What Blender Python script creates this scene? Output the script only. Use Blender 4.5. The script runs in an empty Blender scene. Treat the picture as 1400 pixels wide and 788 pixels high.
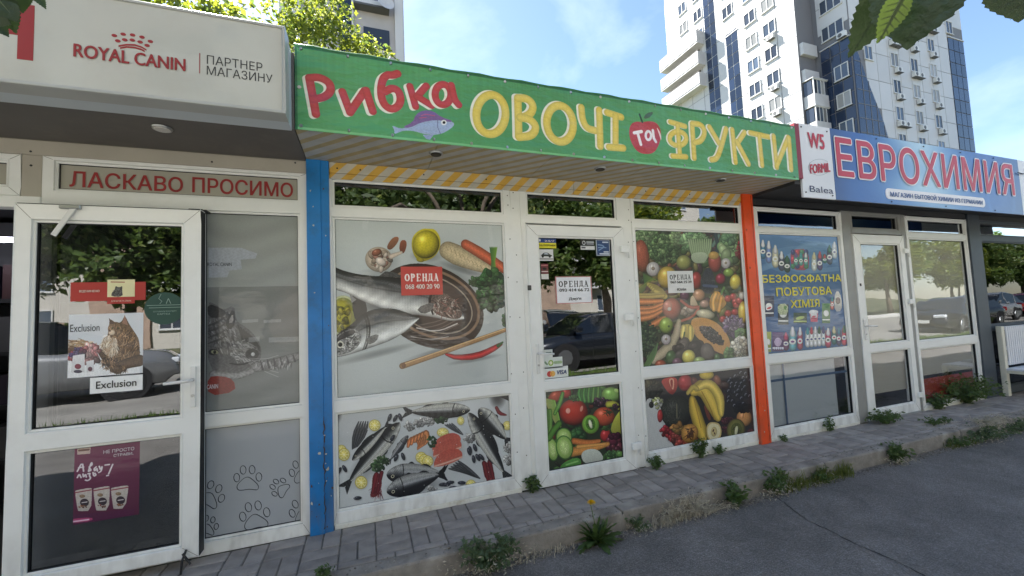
import bpy, bmesh, math, random
import numpy as np
from math import sin, cos, pi, radians, sqrt, atan2
from mathutils import Vector, Matrix
random.seed(7); RNG = np.random.default_rng(7)
S = bpy.context.scene; COL = S.collection
# ------------------------------------------------------------------ camera
FPX, YAW, PITCH, ROLL, CH, CD = 556.48, radians(19.81), radians(3.495), radians(-2.399), 1.363, 3.0
_f = np.array([sin(YAW)*cos(PITCH), cos(YAW)*cos(PITCH), sin(PITCH)]); _r0 = np.array([cos(YAW), -sin(YAW), 0.]); _u0 = np.cross(_r0, _f)
CR = cos(ROLL)*_r0+sin(ROLL)*_u0; CU = -sin(ROLL)*_r0+cos(ROLL)*_u0; CF = _f; CP = np.array([0, -CD, CH])
cd = bpy.data.cameras.new('camera'); cam = bpy.data.objects.new('camera', cd); COL.objects.link(cam)
cam.matrix_world = Matrix(((CR[0], CU[0], -CF[0], CP[0]), (CR[1], CU[1], -CF[1], CP[1]), (CR[2], CU[2], -CF[2], CP[2]), (0, 0, 0, 1)))
cd.sensor_width = 36; cd.lens = FPX/1400*36; cd.clip_start = .05; cd.clip_end = 2000
S.camera = cam
def at(px, py, Y=0.):          # a pixel of the photograph to (x, z) on the upright plane y = Y
    v = (px-700)/FPX*CR-(py-394)/FPX*CU+CF; p = CP+v*(Y+CD)/v[1]; return p[0], p[2]
# ------------------------------------------------------------------ light
SUN_EL, SUN_AZ = radians(48), radians(-22)      # azimuth from +y (behind the shops) towards +x
sdir = Vector((sin(SUN_AZ)*cos(SUN_EL), cos(SUN_AZ)*cos(SUN_EL), sin(SUN_EL)))
w = bpy.data.worlds.new('World'); S.world = w; w.use_nodes = True; nt = w.node_tree; N = nt.nodes; LK = nt.links
for n in list(N): N.remove(n)
sky = N.new('ShaderNodeTexSky'); sky.sky_type = 'NISHITA'; sky.sun_disc = False; sky.sun_elevation = SUN_EL; sky.sun_rotation = SUN_AZ
sky.air_density = 1.0; sky.dust_density = 0.35; sky.ozone_density = 2.2; sky.altitude = 100
bg = N.new('ShaderNodeBackground'); bg.inputs[1].default_value = .066; wo = N.new('ShaderNodeOutputWorld')
tc = N.new('ShaderNodeTexCoord'); mp = N.new('ShaderNodeMapping'); mp.inputs['Scale'].default_value = (1.0, 1.0, 1.9); mp.inputs['Location'].default_value = (.35, .2, .1)
nz = N.new('ShaderNodeTexNoise'); nz.inputs['Scale'].default_value = 1.7; nz.inputs['Detail'].default_value = 7; nz.inputs['Roughness'].default_value = .55; nz.inputs['Distortion'].default_value = .5
rp = N.new('ShaderNodeValToRGB'); rp.color_ramp.elements[0].position = .48; rp.color_ramp.elements[1].position = .80
rp.color_ramp.elements[0].color = (0, 0, 0, 1); rp.color_ramp.elements[1].color = (.75, .75, .75, 1)
mx = N.new('ShaderNodeMix'); mx.data_type = 'RGBA'; mx.inputs[7].default_value = (5.0, 5.7, 6.9, 1)
LK.new(tc.outputs['Generated'], mp.inputs[0]); LK.new(mp.outputs[0], nz.inputs[0]); LK.new(nz.outputs[0], rp.inputs[0])
LK.new(rp.outputs[0], mx.inputs[0]); LK.new(sky.outputs[0], mx.inputs[6]); LK.new(mx.outputs[2], bg.inputs[0]); LK.new(bg.outputs[0], wo.inputs[0])
sl = bpy.data.lights.new('sun', 'SUN'); sl.energy = 5.0; sl.angle = radians(.5); sl.color = (1, .97, .92)
so = bpy.data.objects.new('sun', sl); COL.objects.link(so); so.rotation_euler = (-sdir).to_track_quat('-Z', 'Y').to_euler(); so.location = (0, 0, 60)
S.view_settings.view_transform = 'Standard'; S.view_settings.look = 'None'; S.view_settings.exposure = 2.15; S.view_settings.gamma = 1
S.cycles.max_bounces = 8; S.cycles.transparent_max_bounces = 12; S.cycles.glossy_bounces = 4; S.cycles.use_denoising = True
# ------------------------------------------------------------------ materials
def lin(c):
    c = np.array(c, float)/255.; return tuple(np.where(c <= .04045, c/12.92, ((c+.055)/1.055)**2.4))
MATS = {}
def mat(name, col, rough=.5, var=.0, vscale=3., bump=0., bscale=40., metal=0., spec=.5, rgb=True, dirt=0., dcol=(.25, .2, .13), dscale=2.5, trans=0., rand=0., coat=0., emit=None, zdirt=0.):
    if name in MATS: return MATS[name]
    m = bpy.data.materials.new(name); MATS[name] = m; m.use_nodes = True; t = m.node_tree; n = t.nodes; b = n['Principled BSDF']
    c = lin(col) if rgb else col
    b.inputs['Roughness'].default_value = rough; b.inputs['Metallic'].default_value = metal; b.inputs['Specular IOR Level'].default_value = spec
    b.inputs['Coat Weight'].default_value = coat; b.inputs['Coat Roughness'].default_value = .04
    cn = n.new('ShaderNodeRGB'); cn.outputs[0].default_value = (*c, 1); out = cn.outputs[0]
    tcn = n.new('ShaderNodeTexCoord')
    if var:
        z = n.new('ShaderNodeTexNoise'); z.inputs['Scale'].default_value = vscale; z.inputs['Detail'].default_value = 6; t.links.new(tcn.outputs['Object'], z.inputs[0])
        r = n.new('ShaderNodeMapRange'); r.inputs[1].default_value = .3; r.inputs[2].default_value = .7; r.inputs[3].default_value = 1-var; r.inputs[4].default_value = 1+var; t.links.new(z.outputs[0], r.inputs[0])
        h = n.new('ShaderNodeVectorMath'); h.operation = 'SCALE'; t.links.new(out, h.inputs[0]); t.links.new(r.outputs[0], h.inputs['Scale']); out = h.outputs[0]
    if rand:
        oi = n.new('ShaderNodeObjectInfo'); r = n.new('ShaderNodeMapRange'); r.inputs[3].default_value = 1-rand; r.inputs[4].default_value = 1+rand; t.links.new(oi.outputs['Random'], r.inputs[0])
        h = n.new('ShaderNodeVectorMath'); h.operation = 'SCALE'; t.links.new(out, h.inputs[0]); t.links.new(r.outputs[0], h.inputs['Scale']); out = h.outputs[0]
    if dirt:
        z = n.new('ShaderNodeTexNoise'); z.inputs['Scale'].default_value = dscale; z.inputs['Detail'].default_value = 9; z.inputs['Roughness'].default_value = .7; t.links.new(tcn.outputs['Object'], z.inputs[0])
        r = n.new('ShaderNodeMapRange'); r.inputs[1].default_value = .5; r.inputs[2].default_value = .78; r.inputs[4].default_value = dirt; t.links.new(z.outputs[0], r.inputs[0])
        q = n.new('ShaderNodeMix'); q.data_type = 'RGBA'; q.inputs[7].default_value = (*dcol, 1); t.links.new(r.outputs[0], q.inputs[0]); t.links.new(out, q.inputs[6]); out = q.outputs[2]
    if zdirt:
        sx = n.new('ShaderNodeSeparateXYZ'); t.links.new(tcn.outputs['Object'], sx.inputs[0]); z = n.new('ShaderNodeTexNoise'); z.inputs['Scale'].default_value = 14; z.inputs['Detail'].default_value = 8; mp_ = n.new('ShaderNodeMapping'); mp_.inputs['Scale'].default_value = (1, 1, .35); t.links.new(tcn.outputs['Object'], mp_.inputs[0]); t.links.new(mp_.outputs[0], z.inputs[0])
        r = n.new('ShaderNodeMapRange'); r.inputs[1].default_value = .38; r.inputs[2].default_value = -.02; r.inputs[3].default_value = 0; r.inputs[4].default_value = 1.5; t.links.new(sx.outputs[2], r.inputs[0])
        mm = n.new('ShaderNodeMath'); mm.operation = 'MULTIPLY'; t.links.new(r.outputs[0], mm.inputs[0]); r2 = n.new('ShaderNodeMapRange'); r2.inputs[1].default_value = .42; r2.inputs[2].default_value = .7; t.links.new(z.outputs[0], r2.inputs[0]); t.links.new(r2.outputs[0], mm.inputs[1]); m2 = n.new('ShaderNodeMath'); m2.operation = 'MULTIPLY'; m2.inputs[1].default_value = zdirt; m2.use_clamp = True; t.links.new(mm.outputs[0], m2.inputs[0])
        q = n.new('ShaderNodeMix'); q.data_type = 'RGBA'; q.inputs[7].default_value = (.16, .13, .09, 1); t.links.new(m2.outputs[0], q.inputs[0]); t.links.new(out, q.inputs[6]); out = q.outputs[2]
    t.links.new(out, b.inputs['Base Color'])
    if bump:
        z = n.new('ShaderNodeTexNoise'); z.inputs['Scale'].default_value = bscale; z.inputs['Detail'].default_value = 5; t.links.new(tcn.outputs['Object'], z.inputs[0])
        k = n.new('ShaderNodeBump'); k.inputs['Strength'].default_value = bump; k.inputs['Distance'].default_value = .01; t.links.new(z.outputs[0], k.inputs['Height']); t.links.new(k.outputs[0], b.inputs['Normal'])
    if trans:
        tr = n.new('ShaderNodeBsdfTranslucent'); hs = n.new('ShaderNodeHueSaturation'); hs.inputs['Hue'].default_value = .475; hs.inputs['Saturation'].default_value = 1.1; hs.inputs['Value'].default_value = 2.2
        t.links.new(out, hs.inputs['Color']); t.links.new(hs.outputs[0], tr.inputs[0])
        ms = n.new('ShaderNodeMixShader'); ms.inputs[0].default_value = trans
        t.links.new(b.outputs[0], ms.inputs[1]); t.links.new(tr.outputs[0], ms.inputs[2]); t.links.new(ms.outputs[0], n['Material Output'].inputs[0])
    if emit: b.inputs['Emission Color'].default_value = (*c, 1); b.inputs['Emission Strength'].default_value = emit
    return m
def glass(name, tint=.7, refl=.05, k=1.5, rough=0., tc_=(1, 1, 1), wave=.0022):
    if name in MATS: return MATS[name]
    m = bpy.data.materials.new(name); MATS[name] = m; m.use_nodes = True; t = m.node_tree; n = t.nodes; n.remove(n['Principled BSDF'])
    fr = n.new('ShaderNodeFresnel'); fr.inputs[0].default_value = 1.5
    ma = n.new('ShaderNodeMath'); ma.operation = 'MULTIPLY_ADD'; ma.inputs[1].default_value = k; ma.inputs[2].default_value = refl; ma.use_clamp = True
    tr = n.new('ShaderNodeBsdfTransparent'); tr.inputs[0].default_value = (tint*tc_[0], tint*tc_[1], tint*tc_[2], 1)
    gl = n.new('ShaderNodeBsdfGlossy'); gl.inputs['Roughness'].default_value = rough; gl.inputs[0].default_value = (.95, .97, 1, 1)
    tcn = n.new('ShaderNodeTexCoord'); z = n.new('ShaderNodeTexNoise'); z.inputs['Scale'].default_value = 2.2; z.inputs['Detail'].default_value = 1
    bp = n.new('ShaderNodeBump'); bp.inputs['Strength'].default_value = 1; bp.inputs['Distance'].default_value = wave
    t.links.new(tcn.outputs['Object'], z.inputs[0]); t.links.new(z.outputs[0], bp.inputs['Height']); t.links.new(bp.outputs[0], gl.inputs['Normal'])
    ms = n.new('ShaderNodeMixShader'); ge = n.new('ShaderNodeNewGeometry'); nb = n.new('ShaderNodeMath'); nb.operation = 'SUBTRACT'; nb.inputs[0].default_value = 1.; mm = n.new('ShaderNodeMath'); mm.operation = 'MULTIPLY'; t.links.new(ge.outputs['Backfacing'], nb.inputs[1]); t.links.new(nb.outputs[0], mm.inputs[0]); t.links.new(ma.outputs[0], mm.inputs[1]); t.links.new(fr.outputs[0], ma.inputs[0]); t.links.new(mm.outputs[0], ms.inputs[0]); t.links.new(tr.outputs[0], ms.inputs[1]); t.links.new(gl.outputs[0], ms.inputs[2]); t.links.new(ms.outputs[0], n['Material Output'].inputs[0])
    return m
def stripes(name, ca, cb, per, axes, duty=.5, rough=.55):
    m = bpy.data.materials.new(name); MATS[name] = m; m.use_nodes = True; t = m.node_tree; n = t.nodes; b = n['Principled BSDF']; b.inputs['Roughness'].default_value = rough
    tcn = n.new('ShaderNodeTexCoord'); d = n.new('ShaderNodeVectorMath'); d.operation = 'DOT_PRODUCT'; d.inputs[1].default_value = tuple(a/per for a in axes)
    z = n.new('ShaderNodeTexNoise'); z.inputs['Scale'].default_value = 2.; t.links.new(tcn.outputs['Object'], z.inputs[0])
    t.links.new(tcn.outputs['Object'], d.inputs[0]); ad = n.new('ShaderNodeMath'); ad.operation = 'MULTIPLY_ADD'; ad.inputs[1].default_value = .12; t.links.new(z.outputs[0], ad.inputs[0]); t.links.new(d.outputs['Value'], ad.inputs[2])
    fr = n.new('ShaderNodeMath'); fr.operation = 'FRACT'; t.links.new(ad.outputs[0], fr.inputs[0])
    r = n.new('ShaderNodeValToRGB'); e = r.color_ramp.elements; e[0].position = 0; e[0].color = (*lin(ca), 1); e[1].position = .03; e[1].color = (*lin(cb), 1)
    x = e.new(duty); x.color = (*lin(cb), 1); x = e.new(duty+.03); x.color = (*lin(ca), 1); t.links.new(fr.outputs[0], r.inputs[0])
    z2 = n.new('ShaderNodeTexNoise'); z2.inputs['Scale'].default_value = 9; z2.inputs['Detail'].default_value = 8; t.links.new(tcn.outputs['Object'], z2.inputs[0])
    mr = n.new('ShaderNodeMapRange'); mr.inputs[1].default_value = .3; mr.inputs[2].default_value = .7; mr.inputs[3].default_value = .86; mr.inputs[4].default_value = 1.08; t.links.new(z2.outputs[0], mr.inputs[0])
    h = n.new('ShaderNodeVectorMath'); h.operation = 'SCALE'; t.links.new(r.outputs[0], h.inputs[0]); t.links.new(mr.outputs[0], h.inputs['Scale']); t.links.new(h.outputs[0], b.inputs['Base Color'])
    return m
PVC = mat('pvc_white', (240, 241, 237), .4, var=.025, vscale=5, dirt=.12, dcol=(.42, .38, .3), dscale=6, bump=.04, bscale=14, zdirt=.24)
PVCW = mat('pvc_base', (232, 230, 218), .5, var=.08, vscale=5, dirt=.85, dcol=(.45, .36, .22), dscale=9, bump=.1, bscale=20)
ALU = mat('grey_frame', (150, 150, 146), .4, var=.07, vscale=5, dirt=.3, dscale=7, bump=.04)
GASK = mat('gasket_black', (25, 26, 28), .6)
BLUE = mat('blue_paint', (26, 118, 186), .35, var=.2, vscale=3.5, dirt=.6, dcol=(.03, .1, .18), dscale=10, bump=.25, bscale=8, zdirt=.5)
ORNG = mat('orange_paint', (238, 84, 32), .38, var=.08, vscale=5, dirt=.35, dcol=(.3, .08, .04), dscale=9, bump=.15, bscale=9, zdirt=.5)
WALLG = mat('beige_grey_panel', (178, 172, 158), .6, var=.06, vscale=3, dirt=.4, dcol=(.3, .26, .2), dscale=4, bump=.05)
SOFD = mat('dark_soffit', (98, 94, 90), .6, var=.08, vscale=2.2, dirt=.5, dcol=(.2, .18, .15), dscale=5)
STEEL = mat('steel', (170, 172, 172), .3, metal=.9, var=.1)
STEELW = mat('handle_white', (225, 225, 222), .25)
DARKM = mat('dark_metal', (32, 34, 36), .45, var=.1)
SLATE = mat('slate_paint', (56, 66, 76), .5, var=.1, vscale=4, dirt=.3, dcol=(.1, .1, .1), dscale=6)
GLS = glass('window_glass', .62, .085, 1.9)
GLSD = glass('window_glass_dark', .45, .09, 2.0); GLSB = glass('window_glass_black', .25, .02, .7); GLSM = glass('window_glass_mirror', .4, .3, 3.)
GLSF = glass('window_glass_film', .95, .05, 1.6)
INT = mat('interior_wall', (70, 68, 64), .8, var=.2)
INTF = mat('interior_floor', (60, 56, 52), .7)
# ------------------------------------------------------------------ objects
def tag(o, label=None, cat=None, group=None, kind=None):
    if label: o['label'] = label
    if cat: o['category'] = cat
    if group: o['group'] = group
    if kind: o['kind'] = kind
    return o
def wloc(o):
    v = Vector((0, 0, 0))
    while o: v += o.location; o = o.parent
    return v
def empty(name, loc, label, cat, group=None):
    o = bpy.data.objects.new(name, None); COL.objects.link(o); o.location = loc; o.empty_display_size = .1; return tag(o, label, cat, group)
def link(name, me, parent=None, m=None, label=None, cat=None, group=None, kind=None, loc=None):
    o = bpy.data.objects.new(name, me); COL.objects.link(o)
    if m and not me.materials: me.materials.append(m)
    if parent:
        o.parent = parent
        if loc is not None: o.location = Vector(loc)-wloc(parent)
        elif not me.get('loc'):
            d = wloc(parent); me.transform(Matrix.Translation(-d))
    elif loc is not None: o.location = loc
    return tag(o, label, cat, group, kind)
def copy_tree(o, parent=None, loc=None, rz=None):
    c = o.copy(); COL.objects.link(c); c.parent = parent
    if loc is not None: c.location = loc
    if rz is not None: c.rotation_euler = (0, 0, rz)
    for ch in list(o.children): copy_tree(ch, c)
    return c
class MB:
    def __init__(s): s.v = []; s.f = []; s.mi = []
    def add(s, vs, fs, mi=0):
        k = len(s.v); s.v += [tuple(v) for v in vs]; s.f += [tuple(i+k for i in f) for f in fs]; s.mi += [mi]*len(fs); return s
    def box(s, x0, x1, y0, y1, z0, z1, mi=0):
        return s.add([(x0, y0, z0), (x1, y0, z0), (x1, y1, z0), (x0, y1, z0), (x0, y0, z1), (x1, y0, z1), (x1, y1, z1), (x0, y1, z1)],
                     [(0, 3, 2, 1), (4, 5, 6, 7), (0, 1, 5, 4), (1, 2, 6, 5), (2, 3, 7, 6), (3, 0, 4, 7)], mi)
    def obox(s, c, ax, ay, az, mi=0):      # oriented box: centre and three half-axis vectors
        c, ax, ay, az = map(Vector, (c, ax, ay, az)); vs = [c+a*ax+b*ay+d*az for d in (-1, 1) for a, b in ((-1, -1), (1, -1), (1, 1), (-1, 1))]
        return s.add(vs, [(0, 3, 2, 1), (4, 5, 6, 7), (0, 1, 5, 4), (1, 2, 6, 5), (2, 3, 7, 6), (3, 0, 4, 7)], mi)
    def tube(s, pts, rad, n=8, mi=0, cap=True):
        pts = [Vector(p) for p in pts]; rad = rad if hasattr(rad, '__len__') else [rad]*len(pts); vs = []; fs = []
        for i, p in enumerate(pts):
            d = (pts[min(i+1, len(pts)-1)]-pts[max(i-1, 0)]).normalized(); a = d.orthogonal().normalized() if i == 0 else (a-d*a.dot(d)).normalized(); b = d.cross(a)
            vs += [p+(a*cos(2*pi*j/n)+b*sin(2*pi*j/n))*rad[i] for j in range(n)]
        for i in range(len(pts)-1):
            for j in range(n): fs.append((i*n+j, i*n+(j+1) % n, (i+1)*n+(j+1) % n, (i+1)*n+j))
        if cap: fs += [tuple(range(n))[::-1], tuple(range((len(pts)-1)*n, len(pts)*n))]
        return s.add(vs, fs, mi)
    def poly(s, pts, y0, y1, mi=0):        # (x, z) outline extruded from y0 to y1
        n = len(pts); vs = [(x, y0, z) for x, z in pts]+[(x, y1, z) for x, z in pts]
        return s.add(vs, [tuple(range(n)), tuple(range(n, 2*n))[::-1]]+[(i, i+n, (i+1) % n+n, (i+1) % n) for i in range(n)], mi)
    def mesh(s, name, m, bevel=0., smooth=False, seg=1):
        me = bpy.data.meshes.new(name); me.from_pydata(s.v, [], s.f)
        for x in (m if isinstance(m, (list, tuple)) else [m]): me.materials.append(x)
        if s.mi and max(s.mi): me.polygons.foreach_set('material_index', s.mi)
        bm = bmesh.new(); bm.from_mesh(me)
        if bevel:
            bmesh.ops.remove_doubles(bm, verts=bm.verts, dist=1e-5)
            es = [e for e in bm.edges if len(e.link_faces) == 2 and e.calc_face_angle(0) > .6]
            bmesh.ops.bevel(bm, geom=es, offset=bevel, segments=seg, profile=.6, affect='EDGES', clamp_overlap=True)
        bmesh.ops.recalc_face_normals(bm, faces=bm.faces)
        bm.to_mesh(me); bm.free()
        if smooth: me.polygons.foreach_set('use_smooth', [True]*len(me.polygons))
        return me
    def build(s, name, m, parent=None, label=None, cat=None, group=None, kind=None, bevel=0., smooth=False, seg=1):
        return link(name, s.mesh(name, m, bevel, smooth, seg), parent, None, label, cat, group, kind)
def holed(x0, x1, z0, z1, holes, yf, yb):     # a slab in the xz plane with rectangular openings
    xs = sorted({x0, x1, *[h[0] for h in holes], *[h[1] for h in holes]}); zs = sorted({z0, z1, *[h[2] for h in holes], *[h[3] for h in holes]})
    sol = lambda i, j: 0 <= i < len(xs)-1 and 0 <= j < len(zs)-1 and not any(h[0]-1e-6 <= xs[i] and xs[i+1] <= h[1]+1e-6 and h[2]-1e-6 <= zs[j] and zs[j+1] <= h[3]+1e-6 for h in holes)
    b = MB()
    for i in range(len(xs)-1):
        for j in range(len(zs)-1):
            if not sol(i, j): continue
            a, c, d, e = xs[i], xs[i+1], zs[j], zs[j+1]
            b.add([(a, yf, d), (c, yf, d), (c, yf, e), (a, yf, e)], [(0, 1, 2, 3)]); b.add([(a, yb, d), (c, yb, d), (c, yb, e), (a, yb, e)], [(3, 2, 1, 0)])
            if not sol(i-1, j): b.add([(a, yf, d), (a, yb, d), (a, yb, e), (a, yf, e)], [(0, 1, 2, 3)])
            if not sol(i+1, j): b.add([(c, yf, d), (c, yb, d), (c, yb, e), (c, yf, e)], [(3, 2, 1, 0)])
            if not sol(i, j-1): b.add([(a, yf, d), (c, yf, d), (c, yb, d), (a, yb, d)], [(3, 2, 1, 0)])
            if not sol(i, j+1): b.add([(a, yf, e), (c, yf, e), (c, yb, e), (a, yb, e)], [(0, 1, 2, 3)])
    return b
def window(parent, name, x0, x1, z0, z1, holes, m=PVC, yf=0., g=None, pg=None, label=None, depth=.07, base=None):
    """frame with openings; every opening gets a glazing bead and a pane"""
    f = holed(x0, x1, z0, z1, holes, yf, yf+depth).build(name, m, parent, label, bevel=.004)
    wa, wb, wc, we = min(h[0] for h in holes), max(h[1] for h in holes), min(h[2] for h in holes), max(h[3] for h in holes)
    for (ax_, az_), (bx_, bz_) in (((x0, z0), (wa, wc)), ((x1, z0), (wb, wc)), ((x0, z1), (wa, we)), ((x1, z1), (wb, we))):
        d_ = Vector((bx_-ax_, 0, bz_-az_)); c_ = Vector(((ax_+bx_)/2, yf-.0003, (az_+bz_)/2)); L_ = d_.length
        if L_ > .02: d_.normalize(); MB().obox(c_, d_*(L_*.5-.006), (0, .0006, 0), d_.cross(Vector((0, 1, 0)))*.0011).build('corner_weld', mat('weld_line', (150, 148, 140), .7), f)
    bd = MB(); holes = [h for h in holes if not (len(h) > 4 and h[4] == 'none')]
    for h in holes:
        t = .014; a, b_, c, d = h[:4]
        bb = holed(a+.0005, b_-.0005, c+.0005, d-.0005, [(a+t, b_-t, c+t, d-t)], yf+.013, yf+.05); bd.add(bb.v, bb.f)
    bd.build('glazing_bead', m, f, bevel=.002)
    gk = MB()
    for h in holes:
        a, b_, c, d = h[:4]; t = .014
        bb = holed(a+t, b_-t, c+t, d-t, [(a+t+.003, b_-t-.003, c+t+.003, d-t-.003)], yf+.018, yf+.04); gk.add(bb.v, bb.f)
    gk.build('gasket', GASK, f)
    for i, h in enumerate(holes):
        a, b_, c, d = h[:4]; t = .017
        gm = (h[4] if len(h) > 4 and h[4] else g) or GLS
        MB().box(a+t, b_-t, yf+.03, yf+.034, c+t, d-t).build('pane', gm, f)
    return f
# ------------------------------------------------------------------ lettering
from mathutils.geometry import delaunay_2d_cdt
def outline_fill(me):
    """fill glyph outlines by non-zero winding (some glyphs have overlapping outlines)"""
    co = np.zeros(len(me.vertices)*3); me.vertices.foreach_get('co', co); co = co.reshape(-1, 3)[:, :2]; E = [tuple(e.vertices) for e in me.edges]
    V, _, F, _, _, _ = delaunay_2d_cdt([Vector(p) for p in co], E, [], 0, 1e-6); V = np.array([v[:] for v in V]); F = np.array(F); nx = {}
    for a, b in E: nx.setdefault(a, []).append(b); nx.setdefault(b, []).append(a)
    seen = set(); D = []
    for s in range(len(co)):
        if s in seen or s not in nx: continue
        seen.add(s); n = s+1 if s+1 in nx[s] else nx[s][0]; prev, cur = s, n; D.append((s, n))
        while cur != s:
            seen.add(cur); k = [q for q in nx[cur] if q != prev][0]; D.append((cur, k)); prev, cur = cur, k
    D = np.array(D); A = co[D[:, 0]]; B = co[D[:, 1]]; C = V[F].mean(1)
    up = (A[None, :, 1] <= C[:, None, 1]) & (B[None, :, 1] > C[:, None, 1]); dn = (A[None, :, 1] > C[:, None, 1]) & (B[None, :, 1] <= C[:, None, 1])
    cr = (B[:, 0]-A[:, 0])[None]*(C[:, 1][:, None]-A[None, :, 1])-(C[:, 0][:, None]-A[None, :, 0])*(B[:, 1]-A[:, 1])[None]
    return np.c_[V, np.zeros(len(V))], F[((up & (cr > 0)).sum(1)-(dn & (cr < 0)).sum(1)) != 0]
_curve = bpy.data.curves.new('tmp_text', 'FONT'); _curve.fill_mode = 'NONE'; _tob = bpy.data.objects.new('tmp_text', _curve)
def text(s, box, Y, m, parent=None, off=0., depth=.0015, shear=0., name='lettering', sp=1., label=None, cat=None, rot=0., grow=0.):
    """lettering fitted into box = (x0, x1, z0, z1), standing proud of the plane y = Y"""
    _curve.body = s; _curve.size = 1; _curve.offset = 0; _curve.extrude = .0; _curve.shear = shear; _curve.resolution_u = 4; _curve.space_character = sp; _curve.align_x = 'LEFT'
    me = bpy.data.meshes.new_from_object(_tob); co, FT = outline_fill(me); used = np.unique(FT); bx = co[used]
    lo = bx.min(0); hi = bx.max(0); x0, x1, z0, z1 = box
    x0 -= grow; x1 += grow; z0 -= grow; z1 += grow
    o = np.zeros_like(co); o[:, 0] = x0+(co[:, 0]-lo[0])/(hi[0]-lo[0])*(x1-x0); o[:, 2] = z0+(co[:, 1]-lo[1])/(hi[1]-lo[1])*(z1-z0); o[:, 1] = Y-depth
    if rot:
        cx, cz = (x0+x1)/2, (z0+z1)/2; a = o[:, 0]-cx; b = o[:, 2]-cz; o[:, 0] = cx+a*cos(rot)-b*sin(rot); o[:, 2] = cz+a*sin(rot)+b*cos(rot)
    K = (10 if off > .025 else 6) if off else 0; rr_ = off*(z1-z0); V = []; F = []
    for k in range(K+1):
        q_ = o.copy(); a_ = 2*pi*k/max(K, 1)
        if k: q_[:, 0] += rr_*cos(a_); q_[:, 2] += rr_*sin(a_); q_[:, 1] -= .00025*k
        V.append(q_); F += (FT+len(o)*k).tolist()
    me = bpy.data.meshes.new(name); me.from_pydata(np.vstack(V).tolist(), [], F); me.materials.append(m)
    if depth > .004:
        bm = bmesh.new(); bm.from_mesh(me); r = bmesh.ops.extrude_face_region(bm, geom=bm.faces[:]); vs = [e for e in r['geom'] if isinstance(e, bmesh.types.BMVert)]
        for v in vs: v.co.y += depth
        bmesh.ops.recalc_face_normals(bm, faces=bm.faces); bm.to_mesh(me); bm.free()
    return link(name, me, parent, None, label, cat)
def rc(pts, Y=0.):     # bounding box of photograph pixels on a plane
    q = [at(*p, Y) for p in pts]; xs = [a for a, b in q]; zs = [b for a, b in q]
    return min(xs), max(xs), min(zs), max(zs)
def rc2(tl, tr, br, bl, Y=0.):  # rectangle from the means of four corners
    a, b, c, d = at(*tl, Y), at(*tr, Y), at(*br, Y), at(*bl, Y); return (a[0]+d[0])/2, (b[0]+c[0])/2, (c[1]+d[1])/2, (a[1]+b[1])/2
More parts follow.
